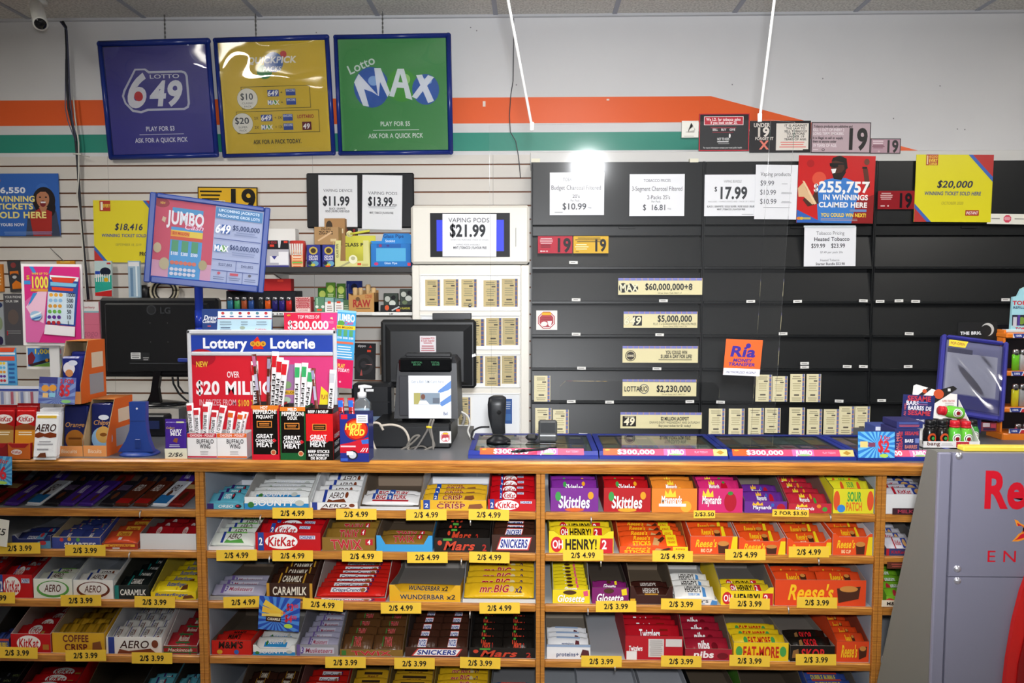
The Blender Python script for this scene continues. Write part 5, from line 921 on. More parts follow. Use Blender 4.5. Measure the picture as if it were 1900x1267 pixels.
sign('age_sign', (1629, 354, 1697, 388), YQ, '8e1c24', ag(1629, 354, 1697, 388, 1679, 28, 25) + [('g', 1633, 357, 1656, 371, 4, 'e0c0c0'), ('r', 1634, 381, 1642, 383, 'e0c0c0'), ('e', 1648, 382, 1.5, 1.5, 'e0c0c0')], 'dark red 19 age sign between the red and yellow winning posters', 'sign', fin='g')
oct_ = lambda cx, cy, r, c: ('p', [(cx+r*math.cos(PI/8+k*PI/4), cy+r*math.sin(PI/8+k*PI/4)) for k in range(8)], c)
octo = lambda cx, cy, r: [oct_(cx, cy, r, 'b0404a'), oct_(cx, cy, r*.9, 'f0e6e4'), oct_(cx, cy, r*.82, 'b0404a'), ('r', cx-r*.5, cy-r*.85, cx+r*.5, cy-r*.55, 'e8b020'), ('e', cx-r*.25, cy+r*.4, r*.35, r*.25, 'f0e8e6'), ('p', [(cx+r*.1, cy+r*.1), (cx+r*.6, cy+r*.1), (cx+r*.5, cy+r*.55), (cx+r*.35, cy+r*.65), (cx+r*.2, cy+r*.55)], 'f4f0ee'), ('g', cx-r*.6, cy-r*.35, cx+r*.6, cy, 2, '8a2a34')]
sign('age_sticker', (995, 576, 1034, 612), YQ, 'eceae6', octo(1014, 594, 17), 'square sticker with red octagon on left black cabinet', 'sticker', th=.0006)
sign('poster', (1480, 289, 1622, 414), YQ-.002, 'c41c1e', [('e', 1502, 304, 7, 7, 'a8181c'), ('e', 1519, 332, 13, 13, 'd8503a'), ('e', 1606, 300, 5, 6, '6a3a2c'), ('p', [(1599, 312), (1608, 312), (1614, 345), (1606, 352)], '5a2e22'), ('r', 1598, 309, 1607, 313, '1e1414'),
 ('p', [(1520, 414), (1516, 368), (1518, 345), (1530, 334), (1548, 330), (1568, 330), (1586, 337), (1594, 350), (1590, 380), (1584, 414)], '3a7ac8'), ('p', [(1516, 345), (1520, 378), (1500, 384), (1490, 372), (1494, 366), (1506, 370)], '4a2a20'), ('p', [(1480, 350), (1490, 339), (1496, 352), (1514, 378), (1508, 380), (1492, 366), (1482, 366)], 'd8b48a'), ('p', [(1488, 336), (1492, 337), (1516, 378), (1512, 380)], 'e6c8a0'),
 ('e', 1555, 307, 15, 18, '4a2a20'), ('p', [(1540, 300), (1543, 293), (1555, 290), (1568, 294), (1571, 312), (1566, 316), (1563, 302), (1548, 298)], '17110f'), ('p', [(1540, 316), (1548, 322), (1560, 320), (1566, 312), (1568, 320), (1560, 334), (1546, 332)], '201614'), ('p', [(1537, 303), (1553, 303), (1553, 310), (1546, 311), (1538, 309)], '101014'), ('r', 1552, 303, 1564, 306, '101014'), ('p', [(1540, 314), (1550, 313), (1548, 321), (1543, 322)], 'eee'),
 ('p', [(1480, 414), (1480, 390), (1530, 414)], '2f62b4'), ('p', [(1582, 414), (1590, 372), (1622, 360), (1622, 414)], '8a1418'),
 ('t', '$', 1514, 349, 13, 'f4f2f0', 9, 3), ('t', '255,757', 1566, 347, 19, 'f4f2f0', 94, 3), ('t', 'IN WINNINGS', 1569, 366, 9, 'f4f2f0', 84, 3), ('t', 'CLAIMED HERE', 1565, 380, 9, 'f4f2f0', 90, 3), ('r', 1578, 388, 1609, 393, '6a86b8'), ('t', 'YOU COULD WIN NEXT!', 1567, 399, 6.5, 'f0d040', 84, 3), ('e', 1484, 406, 4, 3, 'e0842a'), ('e', 1489, 406, 3, 3, 'd8b030'), ('r', 1492, 404, 1506, 408, 'b0a860'), ('g', 1524, 405, 1594, 410, 2, 'b0a0a0')], 'red $255,757 winnings poster with a cheering man holding a hat', 'poster', roll=.9, fin='p')
sign('poster', (1698, 287, 1841, 412), YQ-.002, 'dcd21e', [('p', [(1794, 287), (1841, 287), (1841, 337)], '3a62b4'), ('p', [(1802, 287), (1841, 287), (1841, 328)], 'b53230'), ('p', [(1698, 378), (1730, 412), (1698, 412)], '3a62b4'), ('p', [(1698, 386), (1722, 412), (1698, 412)], 'b53230'), ('r', 1716, 287, 1738, 307, 'a8301c'), ('t', 'AROUND', 1729, 291, 5, 'f0b84a', 16, 2), ('t', 'EVERY', 1729, 298, 6, 'f0d04a', 16, 3), ('t', 'CORNER', 1729, 304.5, 4, 'f0d04a', 16, 2), ('r', 1717.5, 289, 1719.5, 305, 'e6d0b0'), ('t', '$20,000', 1772, 342, 12, '2e3248', 66, 2, .2), ('t', 'WINNING TICKET SOLD HERE', 1768, 359, 6.5, '4a5480', 105, 2, .15), ('t', 'OCTOBER 2020', 1768, 377, 5.5, 'a89f3a', 41, 0, .2), ('r', 1793, 390, 1818, 400, 'a8281c'), ('t', 'INSTANT', 1805.5, 395, 5.5, 'f4e8e4', 22, 2, .2)], 'yellow $20,000 winning ticket poster on right black cabinet', 'poster', roll=.5, fin='p')
sign('notice_card', (1832, 397, 1925, 416), YQ-.001, 'e4e2d8', [oct_(1869, 406, 7.5, 'd0405a'), ('g', 1863, 402, 1875, 409, 3, 'f0d0d4'), ('g', 1838, 404, 1857, 408, 1, '8a8880'), ('g', 1882, 404, 1900, 408, 1, '8a8880')], 'white notice card with red octagon at right edge of black cabinets', 'card', roll=1)
# signs standing on top of the black cabinets
YN = YT+.045
zf_ = zt_+.056
def standing(r, col, ops, label, fin='p', roll=0, edge=None):
    x0, y0, x1, y1 = r
    o2 = [('r', x0, y0, x1, y0+1.5, edge), ('r', x0, y1-1.5, x1, y1, edge), ('r', x0, y0, x0+1.5, y1, edge), ('r', x1-1.5, y0, x1, y1, edge)] if edge else []
    return sign('age_sign', r, YN, col, ops+o2, label, 'sign', th=.004, fin=fin, roll=roll)
standing((1265, 224, 1296, 255), 'e8e6de', [('p', [(1276, 246), (1278, 238), (1286, 233), (1282, 228), (1290, 240), (1288, 246)], 'b9b6ae'), ('p', [(1278, 244), (1280, 239), (1287, 236), (1288, 241)], 'e8e6de'), ('g', 1272, 244, 1290, 246, 1, '8a8880'), ('g', 1268, 251, 1290, 254, 1, 'b0aea6')], 'small white no smoking notice left of the red bordered sign')
standing((1297, 211, 1390, 280), '2a2a2c', [('r', 1306, 216, 1379, 232, 'f0dcdc'), ('r', 1307, 217, 1378, 231, 'b8283a'), ('t', 'We I.D. for tobacco sales', 1342, 221.5, 5, 'f4e8e8', 64, 2), ('t', 'if you look under 25.', 1343, 227.5, 5, 'f4e8e8', 50, 2), ('g', 1318, 235, 1366, 239, 1, '8a2a38'), ('t', 'SELL    BUY    GIVE', 1343, 240.5, 4, 'e6e0e0', 42, 2), ('g', 1318, 244, 1366, 247, 1, '8a2a38'), ('e', 1354, 252, 1.6, 4, 'f0eeee'), ('t', 'NOT TO KIDS', 1342, 258, 4.5, 'e6e6e6', 22, 2), ('r', 1331, 262, 1352, 264, 'd8d8d8'), ('g', 1331, 265, 1356, 268, 1, '9a9a9a'), ('t', 'For more information contact your local public health', 1341, 274, 3, 'd0d0d0', 72, 1)], 'black sign with red border, We I.D. for tobacco sales', edge='c0263a')
standing((1391, 224, 1504, 283), '211f22', [('t', 'UNDER', 1413, 232, 7, 'e0d8d0', 30, 3), ('t', '19', 1415, 245, 16, 'e0d8d0', 26, 3), ('t', 'FORGET IT', 1418, 257, 5, 'e0d8d0', 34, 2), ('t', 'X', 1418, 269, 15, 'e07a68', 16, 3), ('r', 1440, 229, 1500, 279, 'e0d9d0'), ('t', 'IT IS AGAINST', 1476, 233, 3.9, '2a2628', 42, 2), ('t', 'THE LAW TO', 1476, 238.5, 3.9, '2a2628', 36, 2), ('t', 'SELL TOBACCO', 1476, 243.5, 3.9, '2a2628', 42, 2), ('t', 'TO ANYONE', 1476, 248.5, 3.9, '2a2628', 34, 2), ('t', 'UNDER 19', 1476, 253.5, 3.9, '2a2628', 32, 2), ('t', 'YEARS OF AGE.', 1476, 258.5, 3.9, '2a2628', 42, 2), ('g', 1446, 262, 1496, 275, 3, 'e08078'), ('r', 1490, 277, 1500, 279, '211f22')], 'black and cream UNDER 19 sign right of the red bordered one')
standing((1505, 227, 1615, 284), 'b9a3aa', [('t', '19', 1590, 258, 37, '161416', 42, 3), ('t', 'Tobacco products are addictive and', 1545, 234.5, 4.5, '2a2628', 72, 2), ('t', 'KILL 1 OUT OF EVERY 2', 1537, 241, 5, 'e6dce0', 58, 2), ('t', 'LONG-TERM SMOKERS.', 1537, 248, 5, 'e6dce0', 58, 2), ('t', 'It is illegal to sell or supply', 1536, 256, 4.5, '2a2628', 56, 2), ('t', 'them to anyone under', 1530, 262.5, 4.5, '2a2628', 44, 2), ('t', '19 YEARS OF AGE.', 1531, 270, 5.5, 'e6dce0', 45, 2), ('e', 1528, 278, 3, 2.4, '4a4448'), ('e', 1528, 278, 2, 1.5, 'b9a3aa'), ('g', 1508, 276, 1520, 280, 1, 'e0d4d8')], 'large mauve 19 tobacco sign standing on the black cabinets', roll=.6, edge='3a3438')
standing((1615, 257, 1671, 285), 'b3909c', [('t', '19', 1655, 271.5, 21, '161416', 25, 3), ('g', 1618, 260, 1641, 268, 2, 'e6d4da'), ('g', 1618, 268, 1642, 276, 3, '6a2a3c'), ('e', 1631, 281, 2, 1.6, 'd0b0b8')], 'small mauve 19 sign, rightmost on top of the black cabinets', roll=.4, edge='3a3438')
# ================================================================ things on the worktop
Z1 = ZT+.0004
def onY(px, py): return G(px, py, ZT).y
def bottom(cx, Y): return P(cx, 700, Y)
# ---- chocolate bars and cartons, left end
def tall_bar(r, Y, base, ops, label, group='upright chocolate bars on the worktop', tilt=-6, yaw=0, zb=None):
    x0, y0, x1, y1 = r; c, w_, h_ = rect(r, Y); z0 = c.z-h_/2 if zb is None else zb
    if zb is not None: h_ = c.z+h_/2-zb
    m = M(); m.box((c.x-w_/2, Y, z0+.006), (c.x+w_/2, Y+.010, z0+h_-.008), (base, 'f'), .004)
    m.box((c.x-w_/2+.001, Y+.003, z0), (c.x+w_/2-.001, Y+.006, z0+.007), (base, 'f')); m.box((c.x-w_/2+.001, Y+.003, z0+h_-.009), (c.x+w_/2-.001, Y+.006, z0+h_), (base, 'f'))
    m.draw(Face((c.x-w_/2, Y, z0), (w_, 0, 0), (0, 0, h_), r), ops, fin='g')
    m.xf(rot3(0, tilt, yaw), (c.x, Y, z0)); return tag(m.build('chocolate_bar'), label, 'chocolate bar', group)
YA = onY(60, 852)
c, w_, h_ = rect((-40, 830, 55, 853), YA)
for k, (x0, x1, col, nm) in enumerate(((-35, 14, '8a1418', 'left'), (15, 55, 'c9641e', 'right'))):
    c, w_, h_ = rect((x0, 824, x1, 853), YA); m = M(); m.box((c.x-w_/2, YA, Z1), (c.x+w_/2, YA+.003, Z1+h_), col); m.box((c.x-w_/2, YA+.003, Z1), (c.x+w_/2, YA+.10, Z1+.003), '8a1418')
    m.draw(Face((c.x-w_/2, YA, Z1), (w_, 0, 0), (0, 0, h_), (x0, 824, x1, 853)), [('p', [(x0, 824), (x1, 824), (x1-8, 832), (x0+8, 832)], 'a8181c'), ('e', (x0+x1)/2-4, 840, 10, 5, 'f0e6e4'), ('t', 'KitKat', (x0+x1)/2-4, 840, 5, 'b01c20', 16, 2, .2)])
    m.box((c.x-w_/2, YA+.003, Z1), (c.x-w_/2+.002, YA+.1, Z1+h_), 'a8181c'); m.box((c.x+w_/2-.002, YA+.003, Z1), (c.x+w_/2, YA+.1, Z1+h_), 'a8181c')
    tag(m.build('bar_tray'), '%s red card tray holding upright wafer bars, left end of worktop' % nm, 'tray')
kops = lambda x0, x1, c2: [('r', x0, 790, x1, 843, c2), ('p', [(x0, 790), ((x0+x1)/2, 784), (x1, 790), (x1, 796), (x0, 796)], '8a4a22'), ('e', (x0+x1)/2, 777, (x1-x0)*.44, 8, 'f2ecea'), ('t', 'KitKat', (x0+x1)/2, 777, 8, 'b01c20', (x1-x0)*.72, 2, .2), ('g', x0+6, 798, x1-5, 806, 2, 'f0e4c8'), ('e', (x0+x1)/2, 826, (x1-x0)*.3, 5, 'a85a2a')]
tall_bar((-16, 757, 22, 843), YA+.012, 'b4161a', kops(-16, 22, 'b58a46'), 'red and tan wafer bar, leftmost upright bar at the frame edge', zb=Z1+.004)
tall_bar((25, 757, 62, 843), YA+.012, 'c4181a', kops(25, 62, 'dd922a'), 'red and orange wafer bar standing in the red tray', zb=Z1+.004)
for k in range(2): tall_bar((-10+36*k, 752-3*k, 26+42*k, 838), YA+.035+.014*k, '8e1418', [], 'red topped wafer bar behind the %s upright wafer bar' % ('left', 'orange')[k], zb=Z1+.004)
aop = [('r', 62, 772, 98, 777, 'd8b23a'), ('t', 'AERO', 80, 795, 13, '3a1c18', 38, 1, .25), ('p', [(60, 806), (68, 803), (78, 806), (88, 803), (100, 806), (100, 812), (88, 814), (76, 811), (66, 814), (60, 812)], '7a3418'), ('g', 66, 818, 95, 828, 2, 'a8a8b0'), ('p', [(66, 850), (72, 842), (82, 841), (84, 850)], '6a3a24'), ('g', 64, 832, 90, 838, 1, '9a9aa0')]
tall_bar((58, 765, 101, 854), onY(80, 853), 'eceef2', aop, 'white bubble bar with brown lettering in front of its pile', zb=Z1, tilt=-10)
for k in range(4): tall_bar((64+k*2, 760-k, 105+k*1.5, 840), onY(80, 853)+.02+.014*k, 'e2e4ea', [('r', 66, 768, 102, 772, 'c8b060')], 'white bubble bar behind the front one, %s back' % ORD[k], zb=Z1, tilt=-10)
def wedge_box(r, Y, label, fops, depth, side='c45a1c', inner='a08a6a', hs=.8, lipy=None, zb=Z1, sticker=True):
    x0, y0, x1, y1 = r; c, w_, h_ = rect(r, Y); zt = c.z+h_/2; hh = zt-zb; m = M(); lip = hh*.2; t = .002
    X0, X1 = c.x-w_/2, c.x+w_/2
    F = Face((X0, Y, zb), (w_, 0, 0), (0, 0, lip), (0, 0, 100, 40)); m.slab(F, t, 'eda05e', back=inner); m.draw(F, fops)
    for xa, sgn in ((X0, -1), (X1-t, 1)):
        pts = [(xa, Y+t, zb), (xa, Y+depth, zb), (xa, Y+depth, zt), (xa, Y+depth*.35, zt), (xa, Y+t, zb+lip*1.5)]
        m.prism(pts, (t, 0, 0), inner); xo = xa-.0004 if sgn < 0 else xa+t+.0004
        m.add([(xo, p[1], p[2]) for p in pts], [tuple(range(5))], side)
    xo = X1+.0007
    if sticker: m.add([(xo, Y+depth*.35, zb+hh*.12), (xo, Y+depth*.9, zb+hh*.12), (xo, Y+depth*.9, zb+hh*.45), (xo, Y+depth*.35, zb+hh*.45)], [(0, 1, 2, 3)], '8a8c92'); m.add([(xo, Y+depth*.45, zb+hh*.55), (xo, Y+depth*.9, zb+hh*.55), (xo, Y+depth*.9, zb+hh*.8), (xo, Y+depth*.45, zb+hh*.8)], [(0, 1, 2, 3)], 'c9b8a0')
    m.box((X0+t, Y+depth-t, zb), (X1-t, Y+depth, zt), inner); m.box((X0+t, Y+t, zb), (X1-t, Y+depth-t, zb+t), inner); m.box((X0, Y+depth*.35, zt-t), (X1, Y+depth, zt), 'c87a3a')
    return tag(m.build('biscuit_box'), label, 'box', 'orange biscuit boxes on the worktop'), X0, X1, zt
Yw = onY(125, 847)
for r, lab, bo in (((102, 750, 152, 849), 'orange biscuit box of navy packs, left one standing on worktop', [('t', 'Orange', 127, 785, 7, 'd8a05a', 34, 1, .2), ('e', 127, 808, 16, 15, 'b8742a'), ('r', 116, 805, 138, 808, '7a4418'), ('p', [(104, 828), (104, 815), (122, 828)], '3a7ac0')]), ((153, 745, 196, 846), 'orange biscuit box of navy packs, right one standing on worktop', [('e', 180, 773, 9, 4, 'dfe4f0'), ('t', 'Chipsy', 178, 781, 7, 'd8a05a', 30, 1, .2), ('e', 178, 806, 18, 18, '8fb8e0'), ('e', 180, 800, 13, 13, 'd8a85a'), ('e', 180, 800, 6, 3, '8a5424'), ('p', [(166, 826), (190, 816), (192, 826)], '2a5aa8')])):
    o, X0, X1, zt = wedge_box(r, Yw, lab, [('t', 'Biscuits', 50, 20, 14, 'f6e2c8', 60, 1, .1)], .17)
    x0, y0, x1, y1 = r
    pr = (x0+5, y0+6, x1-4, 830); c, w_, h_ = rect(pr, Yw+.03)
    for k in range(3):
        m = M(); m.box((X0+.005, Yw+.03+k*.035, Z1+.003), (X1-.005, Yw+.05+k*.035, zt-.012), ('1d2560', 'f'), .004)
        if k == 0: m.draw(Face((X0+.005, Yw+.03, Z1+.003), (X1-X0-.01, 0, 0), (0, 0, zt-.015-Z1), pr), bo, fin='g')
        m.xf(rot3(0, -5, 0), (X0, Yw+.03, Z1)); tag(m.build('biscuit_pack'), 'navy biscuit pack, %s in the %s standing orange box' % (('front one', 'middle one', 'back one')[k], 'left' if x0 < 140 else 'right'), 'biscuits', 'navy biscuit packs')
zsh = P(130, 752, Yw).z+.001
o, X0, X1, zt = wedge_box((106, 634, 148, 748), Yw+.02, 'orange biscuit box stacked on the left orange box', [], .15, zb=zsh)
for k in range(2):
    m = M(); m.box((X0+.005, Yw+.035+k*.05, zsh+.003), (X1-.005, Yw+.07+k*.05, zt-.05+.012*k), ('232c7c', 'f'), .006)
    if k == 0: m.draw(Face((X0+.005, Yw+.035, zsh+.003), (X1-X0-.01, 0, 0), (0, 0, zt-.053-zsh), (0, 0, 100, 100)), [('e', 40, 26, 30, 14, 'eae6f0'), ('e', 60, 14, 24, 6, 'd8dcf0'), ('e', 40, 36, 20, 8, 'd8905a')], fin='g')
    tag(m.build('biscuit_pack'), 'navy biscuit pack, %s in the stacked upper orange box' % ('front one', 'back one')[k], 'biscuits', 'navy biscuit packs')
# price card '2 FOR $5' and the '6' card at the left
sign('price_card', (72, 700, 140, 749), Yw-.006, '5a6ab4', [('b', 106, 740, 72, 700, 140, 749, 16, '7f96cc'), ('r', 72, 700, 106, 712, '3a3f86'), ('e', 84, 721, 7, 6, 'e09a3a'), ('e', 98, 720, 7, 6, 'e09a3a'), ('r', 80, 730, 90, 738, 'e8c080'), ('r', 92, 729, 103, 737, '8ac8e0'), ('o', '2 FOR', 124, 707, 7, 'c8303a', 26, 3, 0, 0, 'dfe4f0'), ('o', '$5', 121, 724, 19, 'd8303a', 20, 3, 0, 0, 'e8ecf4'), ('e', 124, 744, 9, 3, '8ac87a')], 'blue 2 FOR $5 price card clipped to the orange boxes', 'price card', th=.001, tilt=-6, roll=2)
c, w_, h_ = rect((-25, 846, 22, 900), YF-.012)
sign('price_card', (-25, 846, 22, 899), YF-.012, '3a8ac8', [('b', 0, 880, -25, 846, 22, 899, 18, '6ab8e0'), ('o', 'for', 8, 855, 8, 'c8303a', 16, 2, .1, 0, 'eef2f6'), ('o', '$6', 0, 877, 22, 'd02a38', 26, 3, 0, 0, 'f0f4f8'), ('e', 4, 895, 10, 3, 'a8d05a')], 'blue burst price card with red 6 hanging off the worktop edge', 'price card', th=.001, roll=3)
sign('price_card', (-30, 962, 15, 1012), YS-.016, 'e6e4dc', [('t', '2/$5', -6, 985, 12, '2a2a2a', 34, 1, .2)], 'handwritten white card at the left frame edge, second shelf', 'price card', th=.001, roll=8)
# lottery poster stand with the pink poster
t = thing('poster_stand', 'white framed pink $1000 poster stand at left', 'poster', P(98, 640, 2.98))
sign('frame', (41, 490, 153, 641), 2.98, 'f0eef0', (), th=.008, parent=t, roll=.6)
sign('poster', (46, 495, 149, 636), 2.975, 'd0267e', [('p', [(46, 560), (70, 540), (86, 545), (82, 610), (70, 636), (46, 636)], 'd868a8'), ('p', [(48, 570), (72, 540), (88, 540), (80, 600), (60, 590)], 'ecc0d8'), ('p', [(56, 495), (64, 495), (70, 508), (64, 508)], '3a8ad0'), ('p', [(92, 508), (96, 495), (101, 495), (94, 508)], '3a8ad0'), ('p', [(46, 521), (58, 521), (58, 528), (46, 528)], '3a8ad0'), ('p', [(62, 544), (70, 544), (58, 562), (52, 568)], '3a8ad0'), ('t', 'WIN UP TO', 76, 508, 3.6, 'f0d03a', 30, 2), ('t', '$', 54, 515, 7, 'f0d03a', 6, 3), ('o', '1000', 75, 524, 20, 'f0e050', 33, 2, 0, 0, 'd8a82a'), ('r', 58, 536, 92, 541, 'e09a3a'),
 ('p', [(93, 510), (148, 514), (139, 605), (84, 601)], '2a4a9c'), ('p', [(94, 510), (148, 514), (146, 522), (95, 518)], 'e6eef4'), ('p', [(96, 514), (143, 516), (136, 525), (100, 523)], 'd8402a'), ('p', [(95, 523), (144, 526), (142, 532), (95, 530)], '7ac0e0'), ('p', [(97, 532), (138, 535), (136, 540), (98, 538)], 'e0452a'), ('p', [(90, 541), (141, 545), (136, 602), (86, 598)], 'cfe2f0')] + [('e', 96+k*9-j*1.1, 547+j*10.3, 3.6, 3.4, ('e8a83a', '8ab8e0', 'd89a3a', '6ab04a', '5a2a8e', 'b0202e')[j]) for j in range(6) for k in range(3)] + [('t', s, 132-j*1.1, 547+j*10.3, 7, '2a3040', len(s)*4.2, 1) for j, s in enumerate(('1000', '500', '100', '50', '10', '1'))] +
 [('p', [(84, 602), (139, 606), (138, 624), (81, 620)], 'f0eaf0'), ('e', 67, 586, 11, 9, '9ac0e0'), ('p', [(57, 586), (78, 578), (76, 582), (58, 590)], 'eef4f8'), ('p', [(58, 592), (77, 586), (75, 590), (62, 594)], '3a6ab0')], th=.001, parent=t, roll=.6)
m = M(); a = P(98, 560, 2.995); m.prism([(a.x-.02, 2.99, a.z), (a.x-.02, 2.992, Z1), (a.x-.02, 2.999, Z1), (a.x-.02, 2.999, a.z)], (.04, 0, 0), ('d8d8d8', 'p')); b = P(98, 641, 2.985);  m.build('easel_leg', t)
sign('promo_card', (49, 643, 118, 685), 3.05, 'e6e2dc', [('r', 52, 646, 114, 680, '3a78c0'), ('p', [(52, 660), (60, 652), (66, 664), (60, 676), (52, 676)], '7a1f2e'), ('p', [(52, 677), (114, 658), (114, 665), (58, 680)], '2a1a24'), ('p', [(58, 680), (114, 666), (114, 680)], '6a9a3a'), ('t', '1,000', 80, 652, 8, 'e8d04a', 34, 3), ('e', 87, 668, 3, 3, 'e0a02a'), ('p', [(100, 650), (114, 648), (114, 656), (104, 656)], 'c23a5a')], 'white edged train ticket card with $1,000 under the pink poster', 'card', th=.006, roll=.5)
sign('ticket_card', (-20, 645, 31, 715), 3.0, '4a9ad0', [('p', [(-20, 645), (30, 645), (26, 653), (-20, 653)], 'd8502a'), ('r', -20, 654, 29, 658, 'e0eaee'), ('r', -18, 661, 28, 669, 'e0503a'), ('r', -20, 671, 14, 712, 'c0d8e4')] + [('e', 2+k*6, 674+j*8, 2.6, 2.6, ('e8c83a', '5ab0e0', 'e0a03a', '5a2a8e', 'c0303a')[j]) for j in range(5) for k in range(2)] + [('g', 16, 672, 28, 712, 5, '2a5a9a')], 'blue scratch ticket card at the left frame edge', 'card', th=.002)
sign('phone_card', (8, 545, 42, 640), 3.982, '55545a', [('t', 'YOUR PHONE', 26, 551, 4, 'e6e6e6', 30, 2), ('t', 'OUR SIM', 24, 559, 4, 'e6e6e6', 24, 2), ('e', 25, 588, 10, 14, '6a5c58'), ('g', 12, 612, 38, 620, 2, '8a8a8e'), ('r', 12, 614, 14, 622, 'c0303a')], 'grey sim card pack behind the pink poster', 'card', th=.004)
sign('pink_pack', (153, 560, 184, 632), 3.937, 'd8708c', [('r', 153, 560, 184, 577, 'e6e2e2'), ('t', 'Sanitary', 166, 570, 4, 'b0304a', 22, 1), ('r', 153, 577, 184, 580, '8ab8c4'), ('g', 153, 602, 184, 603, 1, 'b04a68'), ('t', 'gogo', 168, 618, 12, 'b85a78', 28, 0, .2)], 'pink and white pack between the poster and the dark monitor', 'pack', th=.05)
sign('lighter_pack', (16, 484, 38, 541), 3.974, '3a3a3e', [('e', 27, 492, 5, 5, '8a3a3a'), ('r', 19, 503, 35, 511, 'd8741a'), ('e', 27, 511, 8, 4, '3a3a3e'), ('p', [(21, 536), (21, 527), (29, 520), (38, 526), (38, 536)], 'dd7a1a'), ('e', 27, 514, 4, 3, 'c8c8c8')], 'dark hanging pack with orange gadgets at far left of slatwall', 'pack', th=.012, roll=-4)
sign('orange_pack', (-14, 490, 5, 541), 3.974, 'd8802a', [('g', -10, 500, 3, 530, 5, 'f0d0a0')], 'orange hanging pack cut by the left frame edge', 'pack', th=.012)
sign('orange_tag', (105, 484, 138, 492), 3.976, 'dd952a', [('r', 112, 485, 130, 487, 'f0d060')], 'small orange header tag above the pink poster', 'tag', th=.01)
sign('side_pack', (-12, 560, 7, 640), 3.976, 'a9b0b8', [('e', 0, 566, 6, 5, '2a3a6a'), ('e', 0, 632, 5, 8, '2a2450'), ('e', 0, 600, 5, 12, '8a9a7a')], 'pale pack beside the grey sim pack at the frame edge', 'pack', th=.01)
# small clear tray of stacked cards in front of the wall
zz0 = P(35, 745, 2.9).z; m = M(); c, w_, h_ = rect((-30, 712, 72, 752), 2.88)
m.box((c.x-w_/2, 2.88, Z1), (c.x+w_/2, 2.97, c.z-h_/2), ('b9bcc4', 'p')); m.box((c.x-w_/2, 2.88, c.z-h_/2), (c.x+w_/2, 2.97, c.z+h_/2-.02), ('c4c6d2', 'p'))
m.draw(Face((c.x-w_/2, 2.88, c.z-h_/2), (w_, 0, 0), (0, 0, h_-.02), (0, 0, 100, 30)), [('r', 0, 0, 100, 4, '3a4a9a')]+[('r', 4+k*9, 5, 9+k*9, 28, ('d8dce8', 'a85a6a', 'e0d8d0', '7a86b0')[k % 4]) for k in range(10)])
tag(m.build('card_rack'), 'pale rack of phone cards behind the upright wafer bars', 'rack')
# ---- dark monitor seen from behind, on a clear riser
t = thing('monitor', 'black monitor seen from behind, standing on a clear riser', 'monitor', P(286, 752, 2.86))
m = M(); c, w_, h_ = rect((183, 553, 404, 700), 2.88); m.box((c.x-w_/2, 2.885, c.z-h_/2), (c.x+w_/2, 2.93, c.z+h_/2), ('141517', 'p'), .01); m.box((c.x-w_/2+.03, 2.87, c.z-h_/2+.02), (c.x+w_/2-.03, 2.886, c.z+h_/2-.02), ('141517', 'p'), .006)
F = Face((c.x-w_/2, 2.8695, c.z-h_/2), (w_, 0, 0), (0, 0, h_), (183, 553, 404, 700)); m.draw(F, [('e', 285, 575, 9, 9, '2a2c30'), ('e', 285, 575, 7, 7, '16171a'), ('t', 'LG', 311, 576, 11, '2e3034', 21, 2), ('e', 282, 599, .8, .8, '6a6a6a'), ('e', 314, 599, .8, .8, '6a6a6a'), ('e', 282, 634, .8, .8, '6a6a6a'), ('e', 314, 634, .8, .8, '6a6a6a'), ('r', 242, 673, 345, 674.5, '35373a')]); m.build('shell', t)
sign('rating_label', (243, 654, 278, 670), 2.8685, '18191c', [('r', 243, 654, 261, 666, 'c9cac8'), ('g', 244, 655, 260, 665, 3, '5a5a5a'), ('g', 265, 662, 277, 669, 2, '9a9a98')], th=.0004, parent=t)
m = M(); m.prism([P(285, 688, 2.868), P(298, 688, 2.868), P(293, 720, 2.868), P(298, 752, 2.868), P(270, 752, 2.868), P(279, 730, 2.868)], (0, .02, 0), ('121214', 'g')); m.build('neck', t)
zr = P(286, 753, 2.86).z; m = M(); q = P(286, 752, 2.88); m.loft([(q.x, 2.90, zr, .115, .07), (q.x, 2.90, zr+.006, .115, .07), (q.x, 2.90, zr+.014, .05, .04)], ('121214', 'g'), 28); m.build('base', t)
m = M(); q0, q1 = P(232, 752, 2.84), P(338, 752, 2.84); m.box((q0.x, 2.82, zr-.005), (q1.x, 2.98, zr-.0006), 'clear_plastic')
for xq in (q0.x, q1.x-.005): m.box((xq, 2.82, Z1), (xq+.005, 2.98, zr-.005), 'clear_plastic')
tag(m.build('monitor_riser'), 'clear plastic riser under the dark monitor', 'riser')
m = M(); m.tube([P(320, 700, 2.90), P(322, 712, 2.91), P(332, 730, 2.92), P(345, 742, 2.93), P(356, 748, 2.93)], .004, '141416'); m.tube([P(330, 700, 2.90), P(331, 716, 2.92), P(340, 728, 2.93), P(352, 730, 2.93)], .004, '141416'); m.box(P(329, 672, 2.855), P(352, 664, 2.868), ('2a3a86', 'p'), .003); o = m.build('video_cable'); tag(o, 'black video cables with blue plug behind the dark monitor', 'cable')
m = M(); q = P(292, 810, 2.78); m.box((q.x-.05, 2.74, Z1), (q.x+.05, 2.80, Z1+.08), ('17181e', 'p'), .006); m.box((q.x-.03, 2.735, Z1+.03), (q.x+.03, 2.741, Z1+.06), ('26305a', 'p')); tag(m.build('black_device'), 'small black device on the worktop under the clear riser', 'device')
